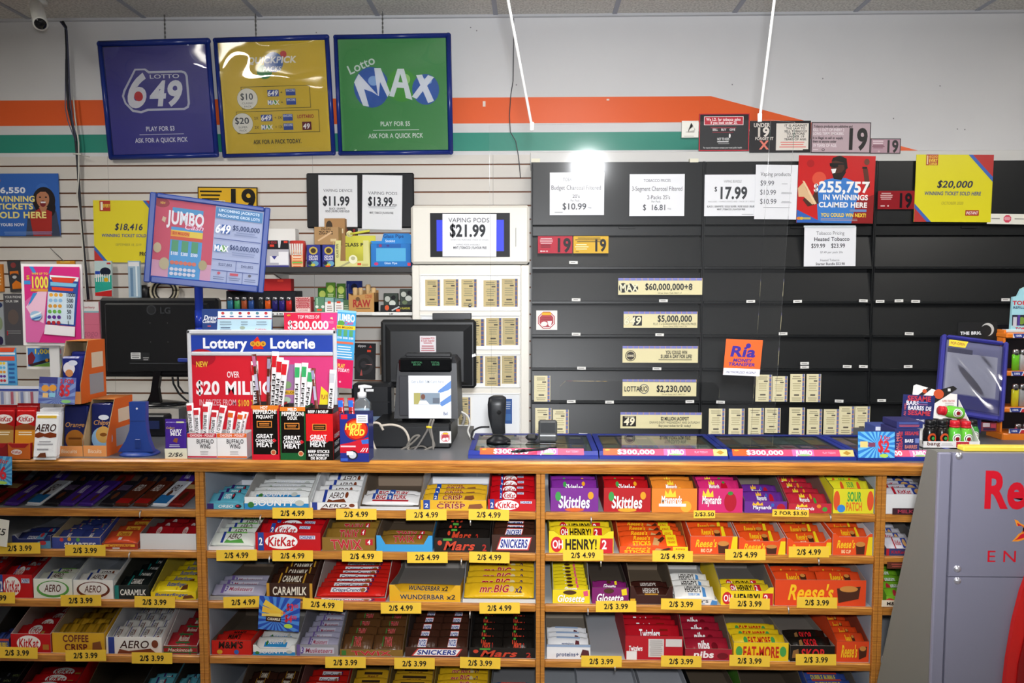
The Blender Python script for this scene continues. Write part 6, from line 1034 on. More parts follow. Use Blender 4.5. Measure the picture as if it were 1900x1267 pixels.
# ---- blue bracket stand
t = thing('screen_bracket', 'blue metal stand with wide foot on the worktop', 'stand', (P(251, 848, onY(251, 846)).x, onY(251, 846), Z1)); Yb = onY(251, 846)
m = M(); F = lambda pts: [P(x, y, Yb) for x, y in pts]
m.prism(F([(239, 746), (270, 746), (270, 782), (272, 800), (276, 818), (284, 838), (219, 838), (232, 818), (240, 798), (241, 782)]), (0, .02, 0), ('26428e', 'p')); m.draw(Face(P(239, 782, Yb-.0006), P(270, 782, Yb)-P(239, 782, Yb), P(239, 746, Yb)-P(239, 782, Yb), (0, 0, 31, 36)), [('r', 0, 34.5, 31, 35.5, '1a2e66'), ('e', 15, 12, 2, 2, 'd8d8e0')]); m.build('upright', t)
m = M(); q = P(251, 846, Yb); m.loft([(q.x, Yb+.03, Z1, .062, .05), (q.x, Yb+.03, Z1+.005, .06, .048), (q.x, Yb+.03, Z1+.012, .05, .04)], ('26428e', 'p'), 24, 2.5); m.build('foot', t)
m = M(); m.box(P(250, 832, Yb-.004), P(262, 814, Yb+.002), ('20387c', 'p'), .002); m.build('latch', t)
# ---- dairy milk bar in a price sleeve
Yd = onY(324, 851)
tall_bar((305, 778, 344, 842), Yd+.006, '44288c', [('r', 327, 782, 341, 785, 'c8c8a0'), ('t', 'Cadbury', 316, 793.5, 3.5, 'c8a84a', 16, 1, .3), ('t', 'DAIRY', 326, 799, 5.5, 'f0ecf6', 22, 3), ('t', 'MILK', 326, 805, 5.5, 'f0ecf6', 20, 3), ('p', [(320, 818), (324, 812), (330, 813), (328, 821)], '8a5430'), ('g', 313, 823, 334, 829, 2, 'd8d0e8')], 'purple milk chocolate bar standing in a cream price sleeve', zb=Z1+.012, tilt=-2)
sign('price_sleeve', (306, 832, 347, 853), Yd, 'e2dfc8', [('t', '2/$6', 326, 843.5, 7, '2a2a2a', 28, 1, .2)], 'cream handwritten 2/$6 card in front of the purple bar', 'price card', th=.001, roll=-1)
# ---- lottery poster board
YO = 2.68
t = thing('lottery_board', 'white framed lottery board with blue bilingual header and red poster', 'board', P(487, 850, YO))
xa, xb, za, zb_ = P(348, 700, YO).x, P(625, 700, YO).x, Z1, P(487, 612, YO).z
m = M(); fr = ('c9cbd0', 'p'); bw = .014
m.box((xa, YO, za), (xa+bw, YO+.03, zb_), fr, .004); m.box((xb-bw, YO, za), (xb, YO+.03, zb_), fr, .004); m.box((xa, YO, zb_-.016), (xb, YO+.03, zb_), fr, .004); zq = P(487, 656, YO).z; m.box((xa+bw, YO+.001, zq-.008), (xb-bw, YO+.03, zq+.006), fr, .003); m.box((xa+bw, YO+.015, za), (xb-bw, YO+.028, zb_-.01), '9aa0a8'); m.build('frame', t)
zh = P(487, 622, YO).z
def panel(name, x0, x1, zlo, zhi, Y, col, ops, win, par):
    m = M(); F = Face((x0, Y, zlo), (x1-x0, 0, 0), (0, 0, zhi-zlo), win); m.slab(F, .002, (col, 'p')); m.draw(F, ops, fin='p'); return m.build(name, par)
panel('header_panel', xa+bw, xb-bw, zq+.006, zh, YO+.006, '2340a0', [('t', 'Lottery', 418, 639, 18, 'eef0f6', 82, 3), ('t', 'Loterie', 543, 639, 18, 'eef0f6', 84, 3), ('p', [(470, 650), (470, 636), (479, 626), (490, 650)], 'd0281e'), ('e', 470, 640, 5, 5, 'd89a2a'), ('e', 479.5, 640, 5, 5, 'd89a2a'), ('e', 489, 640, 5, 5, 'd89a2a'), ('t', 'O', 470, 640, 4, '2a1a10', 4, 2), ('t', 'L', 479.5, 640, 4, '2a1a10', 3, 2), ('t', 'G', 489, 640, 4, '2a1a10', 4, 2)], (356, 624, 617, 655), t)
panel('poster', xa+bw, xb-bw, P(487, 800, YO).z, zq-.008, YO+.006, 'cf2030', [('p', [(520, 662), (617, 662), (617, 800), (520, 800)], 'd03a78'), ('e', 372, 664, 26, 16, 'a8182a'), ('t', 'NEW', 372, 676, 10, 'e8c83a', 22, 1), ('t', 'OVER', 430, 695, 11, 'f0e8ea', 23, 1), ('t', '$20 MILLION', 446, 720, 23, 'f4f0f2', 172, 3), ('t', 'IN PRIZES FROM', 400, 747, 11, 'e0a8b0', 70, 1), ('t', '$100 TO', 458, 748, 11, 'e8c03a', 40, 1), ('r', 527, 676, 556, 800, '9a6a9a'), ('r', 524, 724, 546, 732, 'd8a82a'), ('t', 'MILLION', 535, 728, 4, '4a2a1a', 20, 2), ('e', 531, 714, 8, 7, '7a9a6a'), ('e', 528, 742, 9, 6, 'a0b8a0'), ('p', [(594, 716), (607, 728), (607, 752), (590, 752)], 'e0d02a'), ('t', 'PLAY!', 600, 736, 8, 'b01a3a', 12, 2)], (353, 660, 617, 800), t)
panel('lower_panel', xa+bw, xb-bw, za+.012, P(487, 800, YO).z-.001, YO+.006, '26408e', [('r', 353, 801, 617, 806, 'c0c4cc')], (353, 800, 617, 850), t)
zt0 = zb_
sign('calendar_card', (375, 573, 505, 617), YO+.012, '2c4480', [('p', [(405, 576), (505, 576), (503, 617), (402, 617)], 'b9d8e8'), ('p', [(405, 573), (505, 573), (505, 577), (405, 577)], '2a4a90'), ('r', 405, 578, 504, 590, 'f0f0f4'), ('r', 404, 590, 504, 592, 'c03a4a'), ('t', 'Draw', 391, 589, 8, 'e8ecf4', 24, 2, .2), ('t', 'Calendar', 389, 596, 6, 'e8ecf4', 26, 2, .2), ('r', 385, 604, 391, 606, 'd85a5a')] + [('e', 414+k*16, 581, 3, 2.6, ('c84a4a', '8ab0c0', 'b03a44', 'c84a4a', '5a8a9a', 'c03a44')[k]) for k in range(6)] + [('r', 411+k*16, 586, 418+k*16, 588, '3a5a9a') for k in range(6)] + [('g', 408, 595, 430, 604, 2, '8aa0b0'), ('g', 446, 595, 462, 604, 2, '8aa0b0'), ('g', 474, 595, 498, 604, 2, '8aa0b0'), ('g', 408, 606, 430, 614, 2, '4a5a7a'), ('e', 450, 608, 5, 3, '9aaa9a'), ('t', 'Lottery', 484, 611, 5, 'd04a5a', 20, 1, .3), ('r', 426, 613, 438, 617, '2a3a90')], 'blue Draw Calendar card standing on the lottery board', 'card', th=.002, fin='p')
sign('prize_card', (527, 580, 630, 618), YO+.010, 'd22648', [('r', 596, 580, 630, 618, 'd83a80'), ('r', 532, 583, 539, 587, 'b01a2a'), ('t', 'NEW', 536, 585, 3, 'e8c83a', 7, 2), ('t', 'TOP PRIZES OF', 573, 588, 5.5, 'f2dce2', 40, 1), ('t', '$300,000', 572, 603, 14, 'f4eef0', 76, 3), ('p', [(612, 590), (617, 588), (618, 593)], 'd8d0a0'), ('p', [(616, 610), (620, 607), (622, 612)], 'd8d0a0'), ('t', 'TOP PRIZES', 612, 598, 4, 'e0a8c0', 14, 0)], 'red $300,000 prize card standing on the lottery board', 'card', th=.002, fin='p')
sign('ticket_strip', (622, 576, 658, 720), YO+.004, '4aa4d8', [('r', 622, 576, 658, 580, '8ac8e8'), ('o', 'JUMBO', 640, 590, 13, 'e8eef4', 33, 3, 0, 0, '3a62a8'), ('t', 'Cash', 645, 599, 6, 'd03a7a', 18, 2, .3), ('e', 630, 600, 7, 5, '5a9a4a'), ('r', 622, 604, 658, 611, 'e8c82a'), ('t', '$20 MILLION', 638, 607.5, 3.5, '7a2a1a', 30, 2)] + [('p', [(625+k*11, 612), (632+k*11, 612), (632+k*11, 624), (625+k*11, 624)], '5aa06a') for k in range(3)] + [('t', '$100', 629+k*11, 627, 3.5, 'f0f0f0', 9, 2) for k in range(3)] + [('r', 623, 634, 656, 638, 'd86a4a')] + [('g', 624, 641, 655, 665, 5, 'd0dce8'), ('r', 622, 667, 658, 720, 'cf2058'), ('t', 'PLAY', 635, 679, 7, 'e8d040', 14, 2), ('t', 'TODAY!', 640, 687, 6, 'f2e6ea', 22, 2), ('e', 634, 709, 2, 2, 'e8b0c0')], 'tall blue and red ticket strip leaning on the right of the lottery board', 'card', th=.002, roll=4, yaw=-8, fin='p')
# ---- tilted lottery screen on a blue pole
t = thing('lottery_screen', 'tilted blue framed lottery screen on a blue pole', 'screen', P(367, 610, 2.84)); YJ = 2.80
c = P(387, 453, YJ); w_, h_ = .415, .325; R_ = rot3(5.6, 2, 24)
m = M(); f_ = .022
for a, b in (((-w_/2, -h_/2), (-w_/2+f_, h_/2)), ((w_/2-f_, -h_/2), (w_/2, h_/2)), ((-w_/2+f_, -h_/2), (w_/2-f_, -h_/2+f_*1.2)), ((-w_/2+f_, h_/2-f_*.8), (w_/2-f_, h_/2))): m.box((c.x+a[0], c.y-.016, c.z+a[1]), (c.x+b[0], c.y+.02, c.z+b[1]), ('2c4490', 'p'), .004)
m.box((c.x-w_/2+.004, c.y-.004, c.z-h_/2+.004), (c.x+w_/2-.004, c.y+.018, c.z+h_/2-.004), ('1a2448', 'p')); m.xf(R_, c); m.build('frame', t)
m = M(); F = Face((c.x-w_/2+f_, c.y-.006, c.z-h_/2+f_*1.2), (w_-2*f_, 0, 0), (0, 0, h_-f_*2), (0, 0, 200, 152)); m.slab(F, .002, ('9aa4c4', 'e'))
so = [('r', 0, 0, 108, 152, 'b04a60'), ('r', 0, 120, 108, 152, 'b88aa4'), ('e', 10, 8, 14, 9, '8a3a44'), ('t', 'NEW', 12, 8, 4, 'c8a04a', 9, 2), ('r', 30, 14, 86, 24, '4a86b4'), ('r', 30, 52, 88, 152, '4a8ac0'), ('o', 'JUMBO', 56, 34, 24, 'd0d2dc', 66, 3, 0, 0, '4a4a86'), ('o', 'Cash', 72, 49, 10, 'd8b0c4', 36, 1, .3, 0, '8a3a6a'), ('r', 30, 58, 88, 70, 'c8b04a'), ('r', 30, 60, 64, 69, 'c8803a'), ('t', '$20 MILLION', 48, 64, 5, 'a84030', 30, 2), ('r', 30, 70, 88, 77, 'b85040')] + [('r', 33+k*18, 78, 45+k*18, 100, '4f8a68') for k in range(3)] + [('t', s, 39+k*18, 104, 6, 'd0d8e4', 13, 2) for k, s in enumerate(('$100', '$200', '$500'))] + [('e', 36+k*8, 122, 4, 4, 'b8685a') for k in range(6)] + [('e', 36+k*8, 135+j*9, 3.6, 3.4, 'b9bccc') for k in range(6) for j in range(2)] + [('p', [(14, 34), (20, 36), (18, 46), (12, 42)], 'b9a490'), ('e', 8, 96, 7, 10, 'a89a80'), ('e', 92, 122, 8, 10, '9a9070'), ('e', 22, 126, 9, 12, 'a49a80'),
 ('r', 109, 3, 198, 24, '4a7cac'), ('t', 'UPCOMING JACKPOTS', 153, 8, 5, 'c8d8e8', 78, 2), ('t', 'PROCHAINS GROS LOTS', 153, 18, 5, 'c8d8e8', 80, 2), ('r', 109, 64, 198, 65.5, '3a4a86'), ('r', 109, 106, 198, 107.5, '3a4a86'), ('r', 109, 128, 198, 129.5, '3a4a86'), ('r', 154, 107, 155, 128, '3a4a86'), ('r', 138, 129, 139, 152, '3a4a86'), ('r', 168, 129, 169, 152, '3a4a86'),
 ('r', 122, 36, 138, 54, '3a5a9a'), ('o', '649', 125, 45, 16, 'e0e4f0', 28, 3, .2, 0, '3a5a9a'), ('t', '$5,000,000', 169, 40, 9, '2a3a66', 52, 2), ('g', 146, 47, 192, 56, 2, '7a86a8'), ('e', 118, 84, 8, 8, '4a7ab0'), ('e', 128, 84, 7, 7, '6a9a5a'), ('o', 'MAX', 124, 84, 11, 'e0e4f0', 27, 3, 0, 0, '4a6a9a'), ('t', '$60,000,000', 168, 80, 9, '2a3a66', 56, 2), ('g', 144, 88, 190, 97, 2, '7a86a8'), ('t', '$257,882', 134, 116, 5, '4a5478', 26, 1), ('t', '$40,882', 176, 116, 5, '4a5478', 24, 1), ('e', 123, 134, 3, 3, 'b05060'), ('r', 144, 132, 160, 137, 'b04a5a'), ('e', 182, 134, 3, 3, '5a5a68'), ('g', 112, 140, 135, 148, 2, '6a7698'), ('g', 142, 140, 165, 148, 2, '6a7698'), ('g', 172, 140, 195, 148, 2, '6a7698')]
m.draw(F, so, fin='e'); m.xf(R_, c); m.build('display', t)
m = M(); q = P(367, 560, 2.83); zb0 = zt0+.001; m.tube([(q.x, 2.84, zb0), (q.x, 2.84, P(367, 575, 2.84).z), (q.x, 2.84, P(367, 576, 2.84).z), (q.x, 2.84, P(367, 520, 2.84).z)], [.0165, .0165, .0155, .0155], ('2038a0', 'g'), 16)
m.tube([(q.x, 2.84, Z1), (q.x, 2.84, zb0)], .0165, ('2038a0', 'g'), 16); m.loft([(q.x, 2.84, Z1, .06, .05), (q.x, 2.84, Z1+.008, .05, .04)], ('2038a0', 'g')); m.build('pole', t)
# ---- meat stick boxes
def tubebox(r, Y, depth, col, ops, label, side=None, sops=(), inner='2a2420', name='snack_box', yaw=0, group=None):
    x0, y0, x1, y1 = r; c, w_, h_ = rect(r, Y); h_ = c.z+h_/2-Z1; m = M(); t = .0015; X0, X1 = c.x-w_/2, c.x+w_/2; zt = Z1+h_; sd = side or col
    F = Face((X0, Y, Z1), (w_, 0, 0), (0, 0, h_), r); m.slab(F, t, (col, 'g'), back=inner); m.draw(F, ops, fin='g')
    for xa, sg in ((X0, -1), (X1-t, 1)):
        m.box((xa, Y+t, Z1), (xa+t, Y+depth, zt), inner); xo = xa-.0003 if sg < 0 else xa+t+.0003
        m.add([(xo, Y, Z1), (xo, Y+depth, Z1), (xo, Y+depth, zt), (xo, Y, zt)], [(0, 1, 2, 3)], (sd, 'g'))
        if sg > 0 and sops: m.draw(Face((xo+.0002, Y, Z1), (0, depth, 0), (0, 0, h_), (0, 0, 40, 100)), sops, fin='g')
    m.box((X0+t, Y+depth-t, Z1), (X1-t, Y+depth, zt), inner); m.box((X0+t, Y+t, Z1), (X1-t, Y+depth-t, Z1+.003), inner)
    if yaw: m.xf(rot3(0, 0, yaw), (c.x, Y, Z1))
    return tag(m.build(name), label, 'box', group), (X0, X1, Y, Y+depth, zt)
def stick(bx, by, tx, ty, Y, label, group, ends='c02a30', band='ece8ea', txt='PEPPERONI', meat='5a2a20', wpx=12, bare=False, dy=.015, zmin=None):
    a, b = P(bx, by, Y), P(tx, ty, Y+dy)
    if zmin is not None: a = a+(a-b)*((a.z-zmin)/max(b.z-a.z, .01))
    if zmin is not None: a.y = Y; a.x = P(bx, by, Y).x + max(-.006, min(.006, a.x-P(bx, by, Y).x))
    d = b-a; L = d.length; u = d.normalized(); wd = wpx/2*Y/FPX
    sx = u.cross(V((0, -1, 0))).normalized(); ny = sx.cross(u).normalized()
    if ny.y > 0: ny = -ny; sx = -sx
    m = M(); n = 10
    secs = [(0, 1, .12), (.05, 1, .3), (.12, .85, .8), (.85, .85, .8), (.93, 1, .3), (1, 1, .1)]
    vs = []; fs = []; tn = wd*.55
    for s_, ww, th in secs:
        for k in range(n):
            an = 2*PI*k/n; vs.append(a+u*(L*s_)+sx*(wd*ww*math.cos(an))+ny*(tn*th*math.sin(an)))
    for i in range(len(secs)-1):
        for k in range(n): fs.append((i*n+k, i*n+(k+1) % n, (i+1)*n+(k+1) % n, (i+1)*n+k))
    fs += [tuple(range(n))[::-1], tuple(range((len(secs)-1)*n, len(secs)*n))]
    m.add(vs, fs, (meat if bare else band, 'f'), True)
    F = Face(a-sx*wd*.8+ny*(tn*.84), sx*wd*1.6, u*L, (0, 0, 16, 100))
    if F.N.dot(ny) < 0: F = Face(a+sx*wd*.8+ny*(tn*.84), -sx*wd*1.6, u*L, (0, 0, 16, 100))
    if not bare: m.draw(F, [('r', 1, 4, 15, 15, ends), ('r', 1, 87, 15, 97, ends), ('r', 1, 74, 15, 87, meat), ('t', txt, 8, 46, 8, '26201e', 50, 2, 0, PI/2)], off=.0008, fin='f')
    else: m.draw(F, [('r', 1, 2, 15, 12, ends), ('r', 2, 20, 14, 36, 'b9b0c8')], off=.0008, fin='f')
    return tag(m.build('meat_stick'), label, 'snack', group)
GCM = lambda x, y0, c2: [('r', x-15, y0+29, x+13, y0+41, c2), ('r', x-13.5, y0+30.5, x+11.5, y0+39.5, '171310'), ('g', x-11, y0+32, x+9, y0+38, 2, c2), ('t', 'GREAT', x-1, y0+57, 7, 'eeeaea', 31, 3), ('t', 'CANADIAN', x-1, y0+65, 5.5, 'eeeaea', 34, 3), ('p', [(x+17, y0+61), (x+21, y0+65), (x+17, y0+69), (x+13, y0+65)], 'c8202a'), ('t', 'MEAT', x-1, y0+73, 8, 'eeeaea', 31, 3), ('e', x+15, y0+87, 5, 5, 'd8c8a0'), ('e', x+15, y0+87, 3.8, 3.8, 'c05a3a')]
Ym = onY(495, 853)
o, hb = tubebox((467, 752, 518, 853), Ym, .085, '15110f', [('r', 467, 752, 518, 762, 'dd7a2a'), ('t', 'HOT', 491, 756, 5, 'f0ece8', 14, 3), ('t', 'PEPPERONI', 492, 764, 7, 'f0ece8', 44, 3), ('t', 'PIQUANT', 492, 773, 6, 'f0ece8', 32, 3), ('r', 467, 843, 518, 853, 'c81e30'), ('r', 467, 758, 469.5, 853, 'c81e30'), ('r', 515.5, 758, 518, 853, 'c81e30')] + GCM(492, 752, 'd8853a'), 'black and red HOT PEPPERONI box on the worktop', side='c81e30')
o, mb = tubebox((520, 755, 567, 855), Ym, .085, '15110f', [('r', 520, 755, 567, 763, 'dd7a2a'), ('t', 'MILD', 543, 760, 6, 'f0ece8', 17, 3), ('t', 'PEPPERONI', 544, 768, 7, 'f0ece8', 42, 3), ('t', 'DOUX', 543, 776, 6, 'f0ece8', 18, 3), ('r', 520, 842, 567, 855, '1f5a30'), ('r', 520, 765, 522, 855, '1f5a30'), ('r', 565, 765, 567, 855, '1f5a30')] + GCM(543, 756, 'd8853a'), 'black and green MILD PEPPERONI box on the worktop', side='1f5a30')
o, bb = tubebox((568, 758, 618, 857), Ym-.004, .085, 'd01e22', [('r', 568, 758, 618, 768, '181310'), ('t', 'BEEF / BOEUF', 591, 764, 5, 'eeeaea', 38, 3), ('r', 568, 820, 618, 857, '181310'), ('r', 580, 787, 606, 800, 'd8853a'), ('r', 581.5, 788.5, 604.5, 798.5, '171310'), ('g', 583, 790, 603, 797, 2, 'd8853a'), ('t', 'GREAT', 591, 812, 7, 'eeeaea', 31, 3), ('t', 'CANADIAN', 591, 819.5, 5.5, 'eeeaea', 32, 3), ('p', [(607, 815), (611, 819), (607, 823), (603, 819)], 'c8202a'), ('t', 'MEAT', 590, 827, 8, 'eeeaea', 30, 3), ('t', 'BEEF STICKS', 591, 840, 5, 'eeeaea', 40, 3), ('t', 'BATONNETS', 591, 847, 4.5, 'eeeaea', 38, 3), ('t', 'DE BOEUF', 591, 853, 4.5, 'eeeaea', 30, 3)], 'red and black BEEF STICKS box on the worktop', side='c81e22', sops=[('r', 0, 0, 40, 10, '181310'), ('r', 0, 62, 40, 100, '181310'), ('t', 'GREAT', 20, 55, 7, 'eee', 30, 3), ('t', 'MEAT', 20, 70, 8, 'eee', 28, 3), ('t', 'BEEF', 20, 84, 6, 'eee', 28, 3)])
hg = 'pepperoni sticks in the hot box'
for k, (a, e_, bnd, bare, d) in enumerate((((474, 735, 472, 670), 'c8202a', 'ece8ea', 0, 'leftmost, red capped'), ((486, 738, 471, 657), 'b86a90', 'c8a8b8', 1, 'pink capped one leaning left'), ((496, 722, 500, 662), '9a90a8', 'b8b0c4', 1, 'bare grey capped one in the middle'), ((505, 730, 511, 652), 'c8202a', 'ece8ea', 0, 'tallest, red topped'), ((508, 726, 520, 663), 'c8202a', 'ece8ea', 0, 'wide white one right of the tallest'), ((511, 712, 530, 668), 'c8202a', 'e0d8dc', 0, 'rightmost, leaning far right'))):
    stick(*a, Ym+.02+.011*(5-k), 'pepperoni stick in the hot box, %s' % d, hg, e_, bnd, bare=bare, wpx=14 if not bare else 9, zmin=Z1+.004)
for k, (a, bare, e_, d) in enumerate((((549, 733, 553, 674), 0, '3aa060', 'leftmost green capped'), ((557, 735, 566, 673), 0, '3aa060', 'green capped, right of the leftmost'), ((560, 745, 578, 684), 0, '3aa060', 'behind, leaning right'), ((563, 752, 582, 683), 1, '9a90b0', 'bare dark red stick'))):
    stick(*a, Ym+.018+.015*k, 'pepperoni stick in the mild box, %s' % d, 'pepperoni sticks in the mild box', e_, bare=bare, wpx=13 if not bare else 8, zmin=Z1+.004)
stick(609, 740, 618, 686, Ym+.03, 'lone white pepperoni stick in the beef sticks box', None, 'b9b9c0', wpx=13, zmin=Z1+.004)
stick(592, 748, 580, 684, Ym+.045, 'bare brown stick leaning left in the beef sticks box', None, '9a90b0', meat='7a4436', bare=1, wpx=8, zmin=Z1+.004)
Yf_ = onY(375, 850)
for r, c2, d in (((348, 804, 402, 852), 'c0263a', 'red striped'), ((403, 804, 458, 852), 'e0642a', 'orange striped')):
    cx = (r[0]+r[2])/2
    tubebox(r, Yf_, .07, 'e9e7e8', [('r', r[0], 804, r[2], 812, c2), ('t', 'CHICKEN - POULET', cx+1, 808, 4, 'f6eeee', 46, 2), ('t', 'BUFFALO', cx+6, 819.5, 8, '3a3638', 32, 2), ('t', 'WING', cx+6, 829, 8, '3a3638', 20, 2), ('g', cx-4, 838, cx+12, 846, 3, 'a8a4a6'), ('r', r[0], 848, r[2], 851, c2)], 'white BUFFALO WING chicken stick box, %s' % d, inner='d0ccca')
for k, a in enumerate(((355, 800, 352, 748), (366, 806, 365, 757), (378, 800, 388, 746), (380, 803, 383, 750), (394, 806, 399, 761), (400, 800, 415, 752))):
    stick(*a, Yf_+.015+.008*(5-k), 'wrapped chicken stick in the red striped box, %s from left' % ORD[k], 'chicken sticks in the red striped box', 'c8303a', txt='BUFFALO WING', wpx=14, zmin=Z1+.004)
for k, a in enumerate(((422, 806, 430, 762), (436, 806, 448, 766), (444, 800, 455, 764))):
    stick(*a, Yf_+.02+.012*k, 'wrapped chicken stick in the orange striped box, %s from left' % ORD[k], 'chicken sticks in the orange striped box', 'd8622a', txt='BUFFALO WING', wpx=14, zmin=Z1+.004)
for r, nm in (((350, 746, 420, 815), 'red'),):
    pass
# hot rod box
o, rb = tubebox((631, 768, 684, 859), onY(657, 857), .07, '26308a', [('r', 631, 768, 684, 859, '26307e'), ('r', 633, 769, 645, 778, 'd02430'), ('e', 661, 797, 22, 21, 'a01c24'), ('e', 661, 797, 19, 18, 'd83a1c'), ('e', 659, 793, 12, 11, 'e8702a'), ('o', 'HOT', 656, 792, 11, 'f4e050', 30, 3, .2, 0, 'a01c14'), ('o', 'ROD', 663, 803, 11, 'f4e050', 28, 3, .2, 0, 'a01c14'), ('p', [(631, 826), (650, 822), (684, 812), (684, 842), (631, 842)], 'c02030'), ('p', [(670, 818), (684, 815), (684, 824), (672, 825)], '3a6ac0'), ('r', 632, 828, 660, 831, 'e0c0c8'), ('e', 654, 846, 10, 9, '2a2a30'), ('e', 654, 846, 7, 6.5, 'c0c4cc'), ('r', 643, 839, 655, 846, 'e8e8ec'), ('t', '//1', 677, 836, 7, 'f0e8e8', 14, 2, .3), ('r', 632, 852, 645, 857, '3a5ab8'), ('r', 662, 769, 683, 785, 'e6e6e8'), ('g', 664, 771, 681, 783, 3, '8a8a90')], 'blue and red HOT ROD snack box with white price sticker', side='1e2a72', inner='1a2250')
for k, a in enumerate(((634, 775, 632, 738), (653, 775, 651, 738))):
    stick(*a, rb[2]+.03, 'blue wrapped snack stick in the blue and red box, %s one' % ('left', 'right')[k], 'blue snack sticks', '2f6ac8', 'b0262e', 'HOT ROD', wpx=13, zmin=Z1+.004)
# price burst card on the candy shelf
sign('price_card', (480, 1108, 556, 1170), YS-.018, '2448a8', [('b', 512, 1150, 480, 1108, 556, 1170, 18, '4a86d0'), ('p', [(492, 1114), (526, 1134), (526, 1140), (487, 1124)], 'e8c040'), ('p', [(487, 1126), (526, 1138), (524, 1142), (486, 1137)], 'e8b83a'), ('p', [(486, 1140), (520, 1138), (522, 1144), (486, 1145)], 'e8c85a'), ('r', 494, 1144, 522, 1154, '3a2016'), ('t', 'CARAMILK', 509, 1149, 4.5, 'f0e6d0', 24, 2, .1), ('o', '$3', 538, 1125, 12, 'd82a38', 14, 3, 0, 0, 'eee'), ('t', '00', 549, 1122, 6, 'd82a38', 8, 2), ('o', '$4', 536, 1146, 12, 'd82a38', 14, 3, 0, 0, 'eee'), ('t', '00', 547, 1143, 6, 'd82a38', 8, 2), ('t', 'OR', 526, 1136, 4, 'e0404a', 8, 2), ('e', 536, 1160, 8, 4, 'b0d040')], 'blue burst price card in front of the third middle shelf', 'price card', th=.001, roll=4)
# hand sanitizer
t = thing('sanitizer_bottle', 'clear pump bottle of hand sanitizer behind the blue snack box', 'bottle', (P(672, 800, 2.66).x, 2.66, Z1))
q = P(672, 760, 2.66); zb1 = P(672, 737, 2.66).z; m = M(); m.loft([(q.x, 2.66, Z1, .032, .022), (q.x, 2.66, zb1-.02, .033, .022), (q.x, 2.66, zb1-.004, .018, .014), (q.x, 2.66, zb1, .012, .012)], 'clear_plastic', 20, 2.6); m.build('bottle', t)
m = M(); m.loft([(q.x, 2.66, Z1+.004, .028, .018), (q.x, 2.66, zb1-.04, .029, .018)], ('a9c4da', 'g'), 20, 2.6); m.build('gel', t)
m = M(); zp = P(672, 722, 2.66).z; m.loft([(q.x, 2.66, zb1, .016, .016), (q.x, 2.66, zp-.012, .016, .016), (q.x, 2.66, zp-.008, .007, .007), (q.x, 2.66, zp+.006, .007, .007)], ('e9e9ea', 'p'), 18); m.tube([V((q.x-.012, 2.66, zp+.008)), V((q.x+.01, 2.66, zp+.010)), P(690, 718, 2.66)], [.006, .007, .004], ('e9e9ea', 'p'), 10); m.build('pump', t)
# ---- register: cash drawer, receipt printer and customer display, touch monitor
YD = 2.56
t = thing('cash_drawer', 'black cash drawer under the customer display, cables in front', 'cash drawer', (P(762, 850, YD).x, YD, Z1))
c, w_, h_ = rect((688, 786, 836, 853), YD); zdt = c.z+h_/2; m = M(); m.box((c.x-w_/2, YD, Z1), (c.x+w_/2, YD+.26, zdt), ('17181a', 'p'), .005); m.build('case', t)
m = M(); F = Face((c.x-w_/2+.006, YD-.004, Z1+.006), (w_-.012, 0, 0), (0, 0, zdt-Z1-.016), (690, 788, 834, 851)); m.slab(F, .004, ('1c1d1f', 'p')); m.draw(F, [('r', 812, 788, 813, 851, '0c0c0d'), ('r', 806, 798, 810, 806, '0c0c0d'), ('r', 690, 789, 834, 790, '2a2b2e')]); m.build('drawer_front', t)
sign('age_sticker', (816, 800, 837, 822), YD-.0045, 'e6e4e0', octo(826.5, 811, 9.5), 'small square sticker with red octagon on the cash drawer', 'sticker', th=.0004)
t = thing('customer_display', 'black receipt printer and customer display with white phone card', 'register', (P(790, 780, YD+.02).x, YD+.02, zdt)); Yp = YD+.03
A_, B_ = P(736, 664, Yp), P(846, 664, Yp); zt1 = A_.z; X0, X1 = P(731, 770, Yp).x, P(850, 770, Yp).x
m = M(); z0 = zdt+.0005; d0 = .18
vs = [(X0, Yp, z0+.012), (X1, Yp, z0+.012), (X1, Yp+d0, z0+.012), (X0, Yp+d0, z0+.012), (A_.x, Yp+.02, zt1-.02), (B_.x, Yp+.02, zt1-.02), (B_.x, Yp+d0, zt1-.02), (A_.x, Yp+d0, zt1-.02), (A_.x+.01, Yp+.05, zt1), (B_.x-.01, Yp+.05, zt1), (B_.x-.012, Yp+d0-.02, zt1), (A_.x+.012, Yp+d0-.02, zt1)]
m.add(vs, [(3, 2, 1, 0), (0, 1, 5, 4), (1, 2, 6, 5), (2, 3, 7, 6), (3, 0, 4, 7), (4, 5, 9, 8), (5, 6, 10, 9), (6, 7, 11, 10), (7, 4, 8, 11), (8, 9, 10, 11)], ('26272b', 'p'))
for px in (740, 838): q = P(px, 775, Yp); m.box((q.x-.008, Yp+.02, z0), (q.x+.008, Yp+.16, z0+.012), ('111', 'p'))
m.build('body', t)
m = M(); q0, q1 = P(740, 690, Yp), P(838, 664, Yp); m.box((q0.x, Yp-.004, q0.z), (q1.x, Yp+.04, q1.z), ('0c0d0f', 's'), .006); F = Face((q0.x, Yp-.0045, q0.z), (q1.x-q0.x, 0, 0), (0, 0, q1.z-q0.z), (740, 664, 838, 690)); m.draw(F, [('t', 'SUBTOTAL', 774, 672, 3, '2a6a44', 20, 1), ('t', '$0.00', 774, 676, 3, '2a6a44', 14, 1), ('t', 'TOTAL', 808, 672, 3, '2a6a44', 16, 1), ('t', '$0.00', 809, 676, 3, '2a6a44', 14, 1)], fin='e'); m.build('display', t)
m = M(); q0, q1 = P(741, 771, Yp), P(758, 697, Yp); m.box((q0.x, Yp-.003, q0.z), (q1.x, Yp+.004, q1.z), ('303136', 'p'), .002); m.build('side_cover', t)
